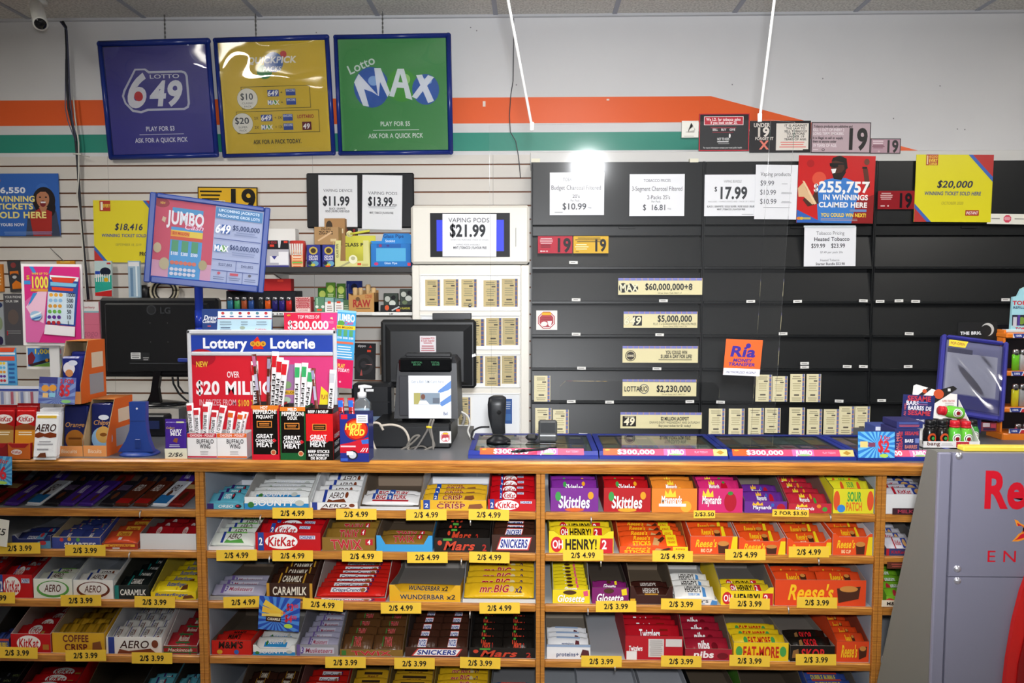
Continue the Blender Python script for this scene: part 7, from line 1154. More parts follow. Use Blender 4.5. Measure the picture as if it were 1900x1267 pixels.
m = M(); q0, q1 = P(753, 660, Yp+.06), P(836, 655, Yp+.06); m.box((q0.x, Yp+.06, zt1), (q1.x, Yp+.1, zt1+.012), ('1a1b1d', 'p'), .002); m.build('paper_slot', t)
sign('phone_card', (758, 697, 837, 776), Yp-.0055, 'e4e8ee', [('p', [(814, 724), (837, 706), (837, 720), (806, 742)], '5a82c0'), ('p', [(796, 736), (837, 722), (837, 730), (800, 742)], 'eef2f8'), ('p', [(814, 748), (837, 732), (837, 744), (820, 754)], '5a82c0'), ('t', 'Get a Bell SIM Card here.', 794, 708, 5, '8f98a8', 62, 1), ('g', 765, 713, 800, 721, 2, 'c9ced8'), ('r', 767, 728, 817, 751, 'c9ccd2'), ('r', 768, 729, 816, 750, '7a8a9a'), ('r', 768, 729, 780, 750, 'a09a5a'), ('e', 785, 736, 4, 5, '6a4436'), ('p', [(776, 750), (779, 743), (791, 743), (797, 750)], 'e6e0e4'), ('r', 803, 738, 816, 748, '5a6270'), ('t', 'Bell', 827, 767, 6, '2a3a6a', 9, 1), ('g', 766, 760, 800, 768, 2, 'c9ced8')], 'white sim card advert on the customer display', 'card', th=.001, fin='p')
YM = 2.86
t = thing('touch_monitor', 'black register touch monitor seen from behind with grey sticker', 'monitor', P(795, 725, YM))
q0, q1 = P(707, 720, YM), P(883, 593, YM); m = M(); m.box((q0.x, YM, q0.z), (q1.x, YM+.03, q1.z), ('1a1b1c', 'p'), .01)
i0, i1 = P(728, 706, YM), P(861, 614, YM); o0, o1 = P(716, 714, YM), P(876, 602, YM)
vs = [(o0.x, YM, o0.z), (o1.x, YM, o0.z), (o1.x, YM, o1.z), (o0.x, YM, o1.z), (i0.x, YM-.03, i0.z), (i1.x, YM-.03, i0.z), (i1.x, YM-.03, i1.z), (i0.x, YM-.03, i1.z)]
m.add(vs, [(0, 1, 5, 4), (1, 2, 6, 5), (2, 3, 7, 6), (3, 0, 4, 7), (4, 5, 6, 7)], ('1d1e20', 'p'))
F = Face(P(862, 640, YM-.002), P(874, 640, YM)-P(862, 640, YM), P(862, 600, YM)-P(862, 640, YM), (0, 0, 10, 30)); m.draw(F, [('g', 0, 0, 10, 30, 9, '0c0c0d')]); m.build('shell', t)
m = M(); q = P(795, 722, YM); m.box((q.x-.05, YM+.03, Z1), (q.x+.05, YM+.07, P(795, 690, YM).z), ('17181a', 'p'), .006); m.build('stand', t)
m = M(); q0, q1 = P(805, 593.5, YM+.05), P(876, 581, YM+.05); m.box((q0.x, YM+.005, P(840, 592.6, YM).z), (q1.x, YM+.03, P(840, 581, YM).z), ('101216', 'p'), .002); m.build('card_reader', t)
sign('shop_sticker', (779, 623, 809, 653), YM-.0305, 'c4c0c4', [('t', 'Complete POS', 794, 627.5, 3.6, 'a83a44', 25, 2), ('t', '& Cash Register', 794, 632, 3.2, 'a83a44', 25, 2), ('t', 'Solutions', 794, 636, 3.2, 'a83a44', 16, 2), ('g', 781, 640, 807, 652, 3, 'a05058')], th=.0006, parent=t)
sign('white_sticker', (874, 657, 883, 662), YM-.0005, 'e6e6e6', (), th=.0006, parent=t, roll=-18)
m = M(); q0, q1 = P(652, 800, 2.76), P(725, 712, 2.76); m.box((q0.x, 2.76, Z1), (q1.x, 2.84, q1.z), ('18191c', 'p'), .012); F = Face((q0.x, 2.7595, Z1), (q1.x-q0.x, 0, 0), (0, 0, q1.z-Z1), (0, 0, 70, 90)); m.draw(F, [('r', 2, 30, 68, 31.5, '0a0a0b'), ('r', 26, 9, 40, 13, 'dcdcdc'), ('r', 34, 55, 68, 68, '5a6a80'), ('p', [(40, 66), (52, 58), (64, 60), (60, 66)], '1a1a1c')]); tag(m.build('receipt_printer'), 'black receipt printer behind the pump bottle', 'printer')
# cables in front of the drawer
t = thing('register_cables', 'tangle of pale grey cables in front of the cash drawer', 'cable', P(750, 852, YD-.03))
def cab(pts, col, r, Y, name='cable'): return pxtube(pts, Y, r, col, name, t, 8)
def smooth(pts, n=5):
    out = []
    for i in range(len(pts)-1):
        p0, p1, p2, p3 = pts[max(i-1, 0)], pts[i], pts[i+1], pts[min(i+2, len(pts)-1)]
        for k in range(n):
            s = k/n; out.append(tuple(.5*((2*p1[j])+(-p0[j]+p2[j])*s+(2*p0[j]-5*p1[j]+4*p2[j]-p3[j])*s*s+(-p0[j]+3*p1[j]-3*p2[j]+p3[j])*s**3) for j in (0, 1)))
    return out+[pts[-1]]
cab(smooth([(711, 798), (704, 786), (692, 785), (687, 796), (690, 815), (700, 838), (722, 848), (742, 846), (757, 832), (758, 812), (748, 795), (728, 788), (705, 790)]), 'b5aca0', .0042, YD-.012)
cab(smooth([(725, 846), (745, 834), (760, 826), (775, 812), (778, 808), (768, 810), (756, 825), (758, 834), (776, 838), (800, 830), (806, 826), (800, 808), (796, 792), (800, 778)]), '6a6660', .0038, YD-.018)
cab(smooth([(764, 848), (766, 838), (776, 826), (792, 800), (800, 780)]), '6e6a66', .0036, YD-.015)
cab(smooth([(805, 778), (800, 795), (803, 815), (804, 834)]), '77736e', .0036, YD-.02)
cab(smooth([(733, 836), (728, 844), (722, 853)]), 'e2dfd8', .004, YD-.02)
cab(smooth([(760, 832), (785, 828), (798, 840), (802, 850)]), '57534e', .0034, YD-.014)
m = M(); m.tube([P(791, 792, YD-.025), P(801, 793, YD-.025)], .004, 'd8b82a', 8); m.build('cable_tie', t)
m = M(); m.tube([P(x, y, 2.72) for x, y in smooth([(852, 762), (866, 770), (872, 785), (868, 800), (874, 815), (871, 830), (860, 842)])], .0036, 'cfccc6', 8); m.tube([P(x, y, 2.73) for x, y in smooth([(858, 765), (862, 775), (858, 788)])], .006, '8a8680', 8); tag(m.build('side_cables'), 'white and grey cables beside the right of the cash drawer', 'cable')
# ---- lottery ticket trays
TX = [(868, 1111), (1112, 1352), (1353, 1590), (1591, 1790)]
Yt0 = onY(1100, 852); zt_t = Z1
TC = ['8f968a', '9a8a90', '6a8080', '958a66', '776c56', '62786a', '805560', '56607c']
for k, (x0, x1) in enumerate(TX):
    t = thing('ticket_tray', 'blue framed glass top lottery ticket tray, %s from left' % ORD[k], 'tray', (P((x0+x1)/2, 850, Yt0).x, Yt0, Z1), 'ticket trays on the worktop')
    xa, xb = P(x0, 845, Yt0).x+.001, P(x1, 845, Yt0).x-.001; hF, hB = .02, .02; D = G(1100, 806, Z1+.02).y-Yt0; sb = ('1f2f86', 'p')
    def ramp(xa_, xb_, ya, yb, top=0):
        za, zb_ = hF+(hB-hF)*(ya-Yt0)/D+top, hF+(hB-hF)*(yb-Yt0)/D+top
        return [(xa_, ya, Z1), (xa_, yb, Z1), (xa_, yb, Z1+zb_), (xa_, ya, Z1+za)], (xb_-xa_, 0, 0)
    m = M()
    for a in ((xa, xa+.018, Yt0+.02, Yt0+D), (xb-.018, xb, Yt0+.02, Yt0+D), (xa+.018, xb-.018, Yt0+D-.02, Yt0+D)): pts, vec = ramp(*a, top=.003); m.prism(pts, vec, sb)
    m.prism([(xa, Yt0, Z1), (xa, Yt0+.02, Z1), (xa, Yt0+.02, Z1+hF+.002), (xa, Yt0+.006, Z1+.012), (xa, Yt0, Z1+.010)], (xb-xa, 0, 0), sb); m.build('frame', t)
    pts, vec = ramp(xa+.018, xb-.018, Yt0+.02, Yt0+D-.02, -.004); m = M(); m.prism(pts, vec, ('5a6a68', 'p'))
    F = Face((xa+.018, Yt0+.02, Z1+hF-.0032), (xb-xa-.036, 0, 0), (0, D-.04, hB-hF), (0, 0, 100, 100)); rn = random.Random(k+3)
    m.draw(F, [('r', 2+i*16, 2+j*50, 16+i*16, 48+j*50, rn.choice(TC)) for i in range(6) for j in range(2)] + [('r', 4+i*16, 10+j*50, 14+i*16, 20+j*50, rn.choice(TC)) for i in range(6) for j in range(2)], off=.0003); m.build('ticket_insert', t)
    m = M(); m.add([F.at(0, 100, .005), F.at(100, 100, .005), F.at(100, 0, .005), F.at(0, 0, .005)], [(0, 1, 2, 3)], 'tray_glass'); m.build('glass_top', t)
    wv = (xb-xa); F = Face((xa+.03*wv if k else xa+.09*wv, Yt0+.005, Z1+.0122), (wv*(.86 if k else .80), 0, 0), (0, .0135, .0185), (0, 0, 200, 14)); m = M()
    m.slab(F, .001, ('d8486a', 'p')); m.draw(F, [('r', 0, 0, 30, 14, 'd8582a'), ('r', 110, 0, 150, 14, 'd868a0'), ('t', '$300,000', 60, 7, 9, 'f0e6ea', 68, 3), ('t', 'JUMBO', 132, 7, 9, 'dfe6e8', 30, 3), ('e', 132, 12, 12, 2, '8ab070'), ('t', 'PLAY TODAY!', 178, 7, 4, 'e8a0b8', 24, 1), ('t', 'NEW', 8, 3, 3, 'e8c83a', 8, 1)], fin='p'); m.build('front_strip', t)
    if k in (1, 2):
        q = P((1338, 1574)[k-1], 838, Yt0); F = Face((q.x-.022, Yt0+.0042, Z1+.0122), (.044, 0, 0), (0, .0135, .0185), (0, 0, 20, 12)); m = M(); m.slab(F, .001, ('d8c07a', 'p')); m.draw(F, [('p', [(10, 2), (16, 6), (10, 10), (4, 6)], 'a8802a')]); m.build('gold_badge', t)
# ---- hand scanner and card reader
t = thing('barcode_scanner', 'black hands free barcode scanner standing on the first ticket tray', 'scanner', (P(925, 822, 2.62).x, 2.56, Z1+.02))
zg = Z1+hF+.0035; Ys_ = 2.56; q = lambda px, py: P(px, py, Ys_)
m = M(); cx = q(925, 815).x; zg2 = Z1+hF+.0035; m.loft([(cx, Ys_, zg2, .042, .036), (cx, Ys_, zg2+.008, .041, .035), (cx, Ys_, zg2+.02, .022, .02), (cx-.004, Ys_, q(0, 802).z, .016, .016)], ('16171a', 'p'), 24); m.build('base', t)
m = M(); m.loft([(q(925, 0).x, Ys_, q(925, 804).z, .022, .018), (q(922, 0).x, Ys_, q(925, 785).z, .026, .024), (q(921, 0).x, Ys_-.003, q(925, 770).z, .030, .026), (q(921, 0).x, Ys_-.004, q(925, 750).z, .032, .028), (q(922, 0).x, Ys_-.002, q(925, 738).z, .030, .026), (q(923, 0).x, Ys_, q(925, 734).z, .018, .016)], ('1d1f22', 'p'), 24, 3); m.build('head', t)
m = M(); qq = P(926, 765, Ys_-.034); m.loft([(qq.x, qq.y, qq.z-.008, .003, .003), (qq.x, qq.y-.002, qq.z, .009, .006), (qq.x, qq.y, qq.z+.008, .003, .003)], ('0a0a0c', 's'), 14); m.build('lens', t)
m = M(); m.tube([P(x, y, 2.60) for x, y in smooth([(908, 792), (890, 793), (878, 800), (875, 812), (884, 818)])], .0034, '1a1a1c', 8); m.build('cord', t)
t = thing('card_reader', 'grey card reader behind the clear screen on the first ticket tray', 'reader', (P(1016, 825, 2.56).x, 2.56, Z1+.02)); m = M()
q0, q1 = P(999, 824, 2.56), P(1034, 781, 2.56); zr_ = Z1+hF+.0035; m.box((q0.x, 2.56, zr_), (q1.x, 2.59, q1.z), ('47494a', 'p'), .006); F = Face((q0.x, 2.5595, zr_), (q1.x-q0.x, 0, 0), (0, 0, q1.z-zr_), (0, 0, 35, 43)); m.draw(F, [('r', 3, 28, 32, 31, 'd0d2d4'), ('r', 4, 4, 31, 24, '3a3c3e')], fin='g'); m.build('body', t)
m = M(); m.box((q0.x-.045, 2.57, zr_+.001), (q0.x-.002, 2.60, zr_+.022), ('1a1a1c', 'p'), .01); m.build('dock', t)
m = M(); a, b = G(948, 838, Z1+.029), G(1032, 831, Z1+.029); m.tube([a, a+(b-a)*.1, a+(b-a)*.62, b], [.002, .0045, .0045, .005], ('202226', 'p'), 10); m.tube([a+(b-a)*.12, a+(b-a)*.3], .0055, ('101012', 'p'), 10); tag(m.build('pen'), 'black and silver pen lying on the first ticket tray', 'pen')
# ---- clear sneeze guard
YG0, YGt = 2.50, 2.36
zg0 = Z1+.0265; zgt = P(1150, 228, YGt).z
t = thing('sneeze_guard', 'clear acrylic sneeze guard hanging over the ticket trays on white cords', 'guard', (P(1160, 800, YG0).x, YG0, zg0))
def gp(px, py):      # point on the leaning sheet seen at the given pixel
    n_ = V((0, zgt-zg0, -(YGt-YG0))); o_ = V((0, YG0, zg0)); r = ray(px, py); c0 = V((0, 0, 1.6)); return c0+r*(n_.dot(o_-c0)/n_.dot(r))
xm = gp(1160, 500).x; xl, xr = gp(909, 500).x, gp(1408, 500).x; nn_ = V((.068*(zgt-zg0), zgt-zg0, -(YGt-YG0))).normalized()
def sp(x, z): return V((x, YG0+(YGt-YG0)*(z-zg0)/(zgt-zg0)-(x-xm)*.068, z))
sx0, sx1 = gp(1038, 760).x, gp(1330, 760).x; sz = gp(1180, 708).z
m = M()
pts = [sp(xl, zg0), sp(sx0, zg0), sp(sx0, sz-.02), sp(sx0+.02, sz), sp(sx1-.02, sz), sp(sx1, sz-.02), sp(sx1, zg0), sp(xr, zg0), sp(xr, zgt), sp(xl, zgt)]
m.prism(pts, nn_*.004, 'acrylic_sheet'); m.build('sheet', t)
m = M(); e2 = [sp(xr, zg0), sp(xr, zgt)]; dx = V((.082, .03, 0)); m.prism([e2[0], e2[0]+dx, e2[1]+dx, e2[1]], nn_*.004, 'acrylic_sheet'); m.build('side_wing', t)
for (ax, ay), (bx, by) in (((987, 232), (941, -8)), ((1405, 222), (1438, -8))):
    a = gp(ax, ay); a = sp(a.x, a.z); b = P(bx, by, YGt-.02); k_ = (ZC-a.z)/(b.z-a.z); b = a+(b-a)*k_*.999; m = M(); m.tube([a, b], .0042, ('eceae8', 'p'), 10); m.tube([a+V((0, 0, .012)), a-V((0, 0, .012))], .0065, ('f0eeea', 'p'), 10); m.build('cord', t)
c = gp(1374, 662); w_ = gp(1407, 662).x-gp(1341, 662).x; h_ = gp(1374, 630).z-gp(1374, 696).z
m = M(); U_ = sp(w_, 1.5)-sp(0, 1.5); W_ = (sp(0, c.z+h_/2)-sp(0, c.z-h_/2)); F = Face(sp(c.x-w_/2, c.z-h_/2)-nn_*.0015, U_, W_, (1341, 630, 1407, 696))
m.slab(F, .0008, ('e0602a', 'p')); m.draw(F, [('r', 1341, 683, 1407, 696, 'e4e4ee'), ('t', 'Ria', 1374, 652, 18, '3a2a8a', 46, 3, .12), ('e', 1382, 641, 4.5, 4.5, '3a2a8a'), ('t', 'MONEY', 1374, 668, 5.5, '3a2a8a', 34, 3, .15), ('t', 'TRANSFER', 1373, 675.5, 5.5, '3a2a8a', 48, 3, .15), ('t', 'AUTHORIZED AGENT', 1373, 690, 4, '4a4a6a', 54, 1, .2)], fin='p'); m.xf(rot3(2, 0, 0), c); tag(m.build('agent_sticker'), 'orange MONEY TRANSFER sticker on the clear sneeze guard', 'sticker')
# ================================================================ right end of the worktop
Yq = onY(1650, 850); zT = Z1+.0235
sign('price_card', (1592, 801, 1660, 849), Yt0-.008, '2a78c8', [('b', 1628, 825, 1592, 801, 1660, 849, 20, '66b4e4'), ('r', 1596, 819, 1610, 830, 'd8c47a'), ('r', 1611, 821, 1624, 829, '7a3a5a'), ('t', '2 for', 1642, 812, 8, 'd0303a', 20, 2, .1), ('o', '$2', 1640, 828, 20, 'd02a38', 22, 3, 0, 0, 'f0f4f8'), ('e', 1640, 845, 8, 3.5, 'a8d050')], 'blue burst 2 for $2 price card in front of the sesame boxes', 'price card', th=.001, tilt=-4)
Ya = Yt0+.02
so = lambda x0, y0, w, h: [('t', 'SESAME', x0+w*.25, y0+h*.5, w*.12, 'c03a44', h*.8, 3, 0, -PI/2), ('r', x0+w*.4, y0+h*.05, x0+w*.98, y0+h*.3, '2a3068'), ('t', 'SESAME', x0+w*.68, y0+h*.18, h*.14, 'c03a44', w*.56, 3), ('t', 'BARS', x0+w*.58, y0+h*.5, h*.14, 'e8e8f0', w*.34, 3), ('r', x0+w*.82, y0+h*.4, x0+w*.98, y0+h*.6, '6a7ab8'), ('t', 'BARRES', x0+w*.66, y0+h*.76, h*.14, 'c87a6a', w*.5, 3), ('t', 'AU MIEL', x0+w*.12, y0+h*.5, w*.1, 'd87a7a', h*.8, 2, 0, -PI/2)]
carton('sesame_box', (1660, 796, 1706, 836), Ya, .10, '262c66', so(1660, 796, 46, 40), 'navy and red sesame bar box stacked at right, front one', zb=zT, side='2a2a60')
carton('sesame_box', (1664, 782, 1712, 800), Ya+.01, .10, '2a3474', [('r', 1668, 784, 1704, 788, '4a5a9a'), ('g', 1668, 790, 1706, 797, 2, 'c85a60')], 'navy sesame bar box lying open on the front one', zb=P(1680, 796, Ya).z+.0008, side='2a2a60')
carton('sesame_box', (1623, 790, 1662, 830), Ya+.12, .08, '3a4a8a', [('t', 'SESAME', 1648, 801, 6, 'dfe0f0', 24, 2), ('r', 1624, 792, 1634, 800, 'd8dce8'), ('r', 1640, 804, 1660, 812, '2a3068')], 'pale navy sesame bar box behind the blue 2 for $2 card', zb=zT)
sign('sesame_header', (1674, 733, 1733, 786), Ya+.12, '2a3068', [('t', 'SESAME', 1704, 739.5, 9, 'c8404c', 44, 3), ('t', 'BARS', 1692, 748, 7, 'eceaf2', 24, 3), ('t', 'BARRES DE', 1706, 757, 7, 'eceaf2', 44, 3), ('t', 'SESAME', 1706, 766, 8, 'c8404c', 42, 3), ('r', 1700, 745, 1720, 747, '6a7ab8'), ('r', 1700, 749, 1720, 751, '8a5a8a'), ('t', 'SESAME', 1708, 780, 4, 'eceaf2', 18, 2), ('p', [(1690, 784), (1693, 778), (1697, 784)], 'c8404c'), ('t', 'AU MIEL', 1679, 760, 4, 'c8606a', 24, 2, 0, -PI/2)], 'navy header card reading SESAME BARS behind the sesame boxes', 'card', th=.002, roll=3, fin='p')
# energy shot display
Yb2 = 2.50; t = thing('shot_tray', 'white display tray of small energy shot bottles', 'tray', P(1760, 830, Yb2))
c, w_, h_ = rect((1713, 819, 1818, 833), Yb2); m = M(); X0, X1 = c.x-w_/2, c.x+w_/2; z0 = zT; z1 = zT+.021
F = Face((X0, Yb2, z0), (w_, 0, 0), (0, 0, z1-z0), (1713, 819, 1818, 833)); m.slab(F, .002, 'e6e4e2'); m.draw(F, [('t', 'bang', 1732, 824, 8, '5a2a1a', 24, 2), ('r', 1774, 820, 1798, 832, 'c0303a'), ('t', 'PEACH', 1790, 827, 4, 'f0e6e6', 14, 2), ('g', 1746, 823, 1768, 829, 2, 'b0a8a4')])
m.box((X0, Yb2+.002, z0), (X1, Yb2+.13, z0+.002), 'd8d6d4'); m.prism([(X1-.002, Yb2+.002, z0), (X1-.002, Yb2+.13, z0), (X1-.002, Yb2+.13, P(1818, 752, Yb2).z), (X1-.002, Yb2+.002, z1)], (.002, 0, 0), 'dedcda'); m.box((X0, Yb2+.13, z0), (X1, Yb2+.132, P(1760, 790, Yb2).z), 'dedcda'); m.build('tray', t)
F = Face((X0+.02, Yb2+.1335, P(1760, 790, Yb2).z), (w_-.02, 0, 0), (0, .012, .115), (1737, 742, 1822, 790)); m = M(); m.slab(F, .002, 'e9e7e6', [(1737, 790), (1820, 790), (1822, 754), (1800, 752), (1750, 740), (1745, 742), (1742, 760)])
m.draw(F, [('p', [(1768, 764), (1790, 748), (1815, 742), (1822, 746), (1800, 758), (1776, 770)], '1c1a1a'), ('e', 1789, 754, 9, 7, 'c8502a'), ('p', [(1748, 758), (1772, 744), (1777, 746), (1752, 762)], '2a2020'), ('e', 1764, 750, 4, 3, 'c8502a'), ('r', 1805, 746, 1810, 750, 'd8d8d8'), ('t', 'SUPER CREATINE', 1806, 764, 3, 'c05a4a', 22, 1), ('g', 1798, 766, 1818, 771, 2, 'b8a8a4')]); m.build('header_card', t)
def shot(px, py0, py1, Y, zb, body, capc, art, label, group, lay=False):
    h = abs(P(px, py0, Y).z-P(px, py1, Y).z) if not lay else .078; x = P(px, py1, Y).x; r = .0205
    t = thing('shot_bottle', label, 'bottle', (x, Y, zb), group); z = zb
    def lay_(m):
        if lay: m.xf(rot3(-82, 0, 0), (x, Y, zb)); [None for _ in ()]
        if lay: m.v = [p+V((h*.5, 0, r)) for p in m.v]
        return m
    m = M(); m.loft([(x, Y, z, r*.9, r*.9), (x, Y, z+h*.04, r, r), (x, Y, z+h*.55, r, r), (x, Y, z+h*.68, r*.8, r*.8), (x, Y, z+h*.73, r*.68, r*.68)], (body, 'g'), 20)
    F = Face((x-r*.95, Y-r*1.02, z+h*.06), (r*1.9, 0, 0), (0, 0, h*.5), (0, 0, 40, 45)); F.bend = 1; n0 = len(m.v); m.draw(F, art, off=.0002, fin='g')
    for i_ in range(n0, len(m.v)):
        p_ = m.v[i_]; an = (p_.x-x)/r; e_ = (Y-r*1.02)-p_.y; m.v[i_] = V((x+(r+.0003+e_)*math.sin(an), Y-(r+.0003+e_)*math.cos(an), p_.z))
    lay_(m).build('body', t)
    m = M(); m.loft([(x, Y, z+h*.73, r*.72, r*.72), (x, Y, z+h*.97, r*.72, r*.72), (x, Y, z+h, r*.64, r*.64)], (capc, 'p'), 20); m.loft([(x, Y, z+h*.735, r*.78, r*.78), (x, Y, z+h*.8, r*.78, r*.78)], (capc, 'p'), 20); lay_(m).build('cap', t)
blk = [('e', 20, 22, 15, 18, 'c8502a'), ('e', 20, 22, 9, 11, '1a1614'), ('e', 22, 22, 5, 6, '3a9a4a')]
grn = [('e', 20, 22, 15, 18, 'e8f0e8'), ('e', 20, 22, 12, 14, '1d1a1a'), ('e', 20, 22, 10, 12, 'e8f0e8'), ('e', 20, 24, 7, 8, '8a1c24')]
zs_ = zT+.0025
for px, y0, y1, dy, b_, cp, ar, d in ((1724, 775, 822, .028, '1c1a1b', '18181a', blk, 'black, leftmost in the front row'), (1747, 775, 822, .028, '201c1c', '18181a', blk, 'black, second in the front row'), (1770, 776, 822, .028, '57b83a', 'c8202e', grn, 'green with red cap, third in the front row'), (1791, 777, 822, .028, '6ac040', 'c8202e', grn, 'green with red cap, fourth in the front row'), (1733, 776, 820, .075, '1c1a1b', '1a1a1c', blk, 'black, back row left'), (1756, 776, 820, .075, '1c1a1b', '1a1a1c', blk, 'black, back row middle'), (1783, 776, 820, .075, '57b83a', 'b01c28', grn, 'green, back row right'), (1803, 777, 818, .09, '3a8a3a', '18181a', grn, 'green with black cap, back row far right')):
    shot(px, y0, y1, Yb2+dy, zs_, b_, cp, ar, 'small energy shot bottle, %s' % d, 'energy shots in the white tray')
shot(1762, 740, 786, Yb2+.05, P(1745, 779, Yb2+.05).z+.002, '6ac040', 'c8202e', grn, 'green energy shot bottle lying on top of the standing ones', None, lay=True)
# tilted clear fronted ticket frame
t = thing('ticket_dispenser', 'tilted clear fronted ticket frame with purple blue plastic surround', 'dispenser', P(1790, 790, Yb2+.2)); Yk = Yb2+.22
c = P(1803, 700, Yk); sc_k = (P(1850, 700, Yk)-P(1803, 700, Yk)).x/47; w_, h_ = 114*sc_k, 152*sc_k; R_ = rot3(7.5, -17, -11); m = M(); f_ = .016; pb = ('34348a', 'p')
for a, b in (((-w_/2, -h_/2), (-w_/2+f_, h_/2)), ((w_/2-f_, -h_/2), (w_/2, h_/2)), ((-w_/2+f_, -h_/2), (w_/2-f_, -h_/2+f_*1.6)), ((-w_/2+f_, h_/2-f_*.8), (w_/2-f_, h_/2))): m.box((c.x+a[0], c.y-.012, c.z+a[1]), (c.x+b[0], c.y+.02, c.z+b[1]), pb, .005)
m.xf(R_, c); m.build('frame', t)
m = M(); F = Face((c.x-w_/2+f_, c.y+.004, c.z-h_/2+f_), (w_-2*f_, 0, 0), (0, 0, h_-2*f_), (0, 0, 90, 130)); m.slab(F, .014, ('77789c', 'p')); m.draw(F, [('p', [(0, 100), (90, 100), (90, 130), (0, 130)], '3a3a80'), ('r', 4, 22, 84, 98, 'a8a8b8'), ('r', 4, 14, 44, 23, '4a4a62')]); m.xf(R_, c); m.build('back_panel', t)
m = M(); n = 30; vs = []; fs = []
for j in range(n+1):
    for i in range(n+1):
        u, v = i/n, j/n; vs.append((c.x-w_/2+f_+(w_-2*f_)*u, c.y-.014-.005*math.sin(u*9+v*12)*math.sin(PI*u)*math.sin(PI*v), c.z-h_/2+f_+(h_-2*f_)*v))
for j in range(n):
    for i in range(n): fs.append((j*(n+1)+i, j*(n+1)+i+1, (j+1)*(n+1)+i+1, (j+1)*(n+1)+i))
m.add(vs, fs, 'wavy_film', True); m.xf(R_, c); m.build('clear_front', t)
m = M(); F = Face((c.x-w_/2+f_+.004, c.y-.0205, c.z+h_/2-.045), (.062, 0, 0), (0, 0, .024), (0, 0, 60, 22)); m.slab(F, .001, ('e6c83a', 'p'), [(0, 22), (52, 22), (60, 0), (0, 0)]); m.draw(F, [('t', 'POP-OPEN', 28, 11, 9, '9a6a3a', 46, 2)]); m.xf(R_, c); m.build('pop_label', t)
m = M(); m.box((c.x-.05, c.y+.02, zT), (c.x+.05, c.y+.10, c.z), ('24246a', 'p'), .006); m.xf(rot3(0, 0, -6), c); m.build('stand', t)
# card behind reading THE BRIGHT
t = tag(sign('black_card', (1775, 598, 1848, 800), Yk+.10, '121315', [('t', 'THE BRIGHT', 1806, 618, 5.5, 'e6e6e8', 52, 3), ('e', 1830, 612, 12, 12, 'b9b9b6'), ('e', 1827, 614, 10.5, 10.5, '121315')], th=.003, roll=-1), 'black card reading THE BRIGHT behind the tilted ticket frame', 'card')
# orange lighter rack at the right edge
t = thing('lighter_display', 'orange stepped lighter display at the right frame edge', 'rack', P(1900, 830, Yb2+.27)); YR = Yb2+.27
og = ('e07a22', 'p'); lv = [622, 692, 759, 826]; xa = P(1863, 700, YR).x; xb = P(1990, 700, YR).x
m = M(); m.box((xa, YR+.09, zT), (xb, YR+.10, P(1880, 604, YR).z), ('14141a', 'p')); m.box((xa, YR+.01, zT), (xa+.008, YR+.10, P(1880, 612, YR).z), og, .002); m.build('back', t)
for y in lv:
    z = P(1880, y+5, YR).z if y < 826 else zT; m = M(); m.box((xa-.004, YR-.012, z), (xb, YR+.09, z+.018 if y < 826 else P(1880, 822, YR).z), og, .004); sh = m.build('step', t)
    zz2 = P(1880, y-1, YR).z; F = Face((xa+.018, YR-.0125, z+.001), (.16, 0, 0), (0, 0, .016), (0, 0, 100, 12)); m = M(); m.slab(F, .001, ('d8d8e0', 'p')); m.draw(F, [('p', [(0, 0), (26, 0), (22, 12), (4, 12)], '2a3a86'), ('t', '100%', 12, 6, 5, 'e6e6f0', 14, 2), ('p', [(28, 3), (100, 0), (100, 12), (24, 12)], 'c02a34')]); m.build('label_strip', sh)
for k, (x, y0, y1, cl, d) in enumerate(((1885, 648, 686, '6ac02a', 'lime green'), (1899, 648, 686, 'a8a8a8', 'grey'), (1884, 712, 752, 'd0c82a', 'yellow'), (1898, 712, 752, '9a9a9a', 'silver'), (1889, 786, 820, 'd84a9a', 'pink'), (1903, 786, 820, '2a2a2e', 'black'))):
    zb = P(1880, lv[1+k//2]+5, YR).z+.0185 if k < 4 else P(1880, 822, YR).z+.0005
    lighter(x, y0, y1, YR+.015, zb, cl, '%s lighter on the %s step of the orange display' % (d, ('upper', 'middle', 'lowest')[k//2]), 'lighters in the orange display', .0125)
m = M(); m.box((P(1845, 800, YR+.02).x, YR+.03, zT), (xa-.012, YR+.08, P(1855, 690, YR).z), ('9a1a22', 'p'), .004); tag(m.build('red_carton'), 'tall dark red carton between the ticket frame and orange display', 'box')
carton('small_pack', (1821, 784, 1849, 820), YR+.03, .04, '8a3a48', [('r', 1823, 786, 1836, 802, 'd8c8cc'), ('r', 1838, 790, 1847, 806, 'c8485a'), ('r', 1824, 806, 1846, 816, '3a2a4a')], 'red and white small pack under the tilted ticket frame', 'pack', zb=zT)
t = thing('torch_pack', 'pale blue torch lighter pack on top of the orange display', 'pack', P(1890, 612, YR+.04))
zq = P(1880, 627, YR).z+.0185
o = sign('card', (1876, 551, 1925, 614), YR+.04, '9accd8', [('t', 'TORCH', 1900, 562, 7, 'c0303a', 44, 3), ('t', 'REFILLABLE', 1898, 570.5, 4, '3a4a6a', 38, 2), ('r', 1878, 584, 1920, 604, '2a2a3a'), ('r', 1880, 588, 1887, 606, 'b8bcc8'), ('e', 1896, 595, 6, 7, '6a8a3a'), ('t', 'TORCH', 1900, 610, 5, 'c0303a', 30, 3), ('r', 1888, 584, 1893, 604, '4a3a8a')], th=.01, parent=t, fin='g', pts=[(1876, 614), (1925, 614), (1925, 536), (1906, 530), (1893, 536), (1887, 549), (1878, 551)])
m = M(); q = P(1900, 612, YR+.04); m.box((P(1878, 600, YR).x, YR+.035, zq), (q.x+.08, YR+.06, q.z+.002), ('b8ccd4', 'g'), .002); m.build('base', t)
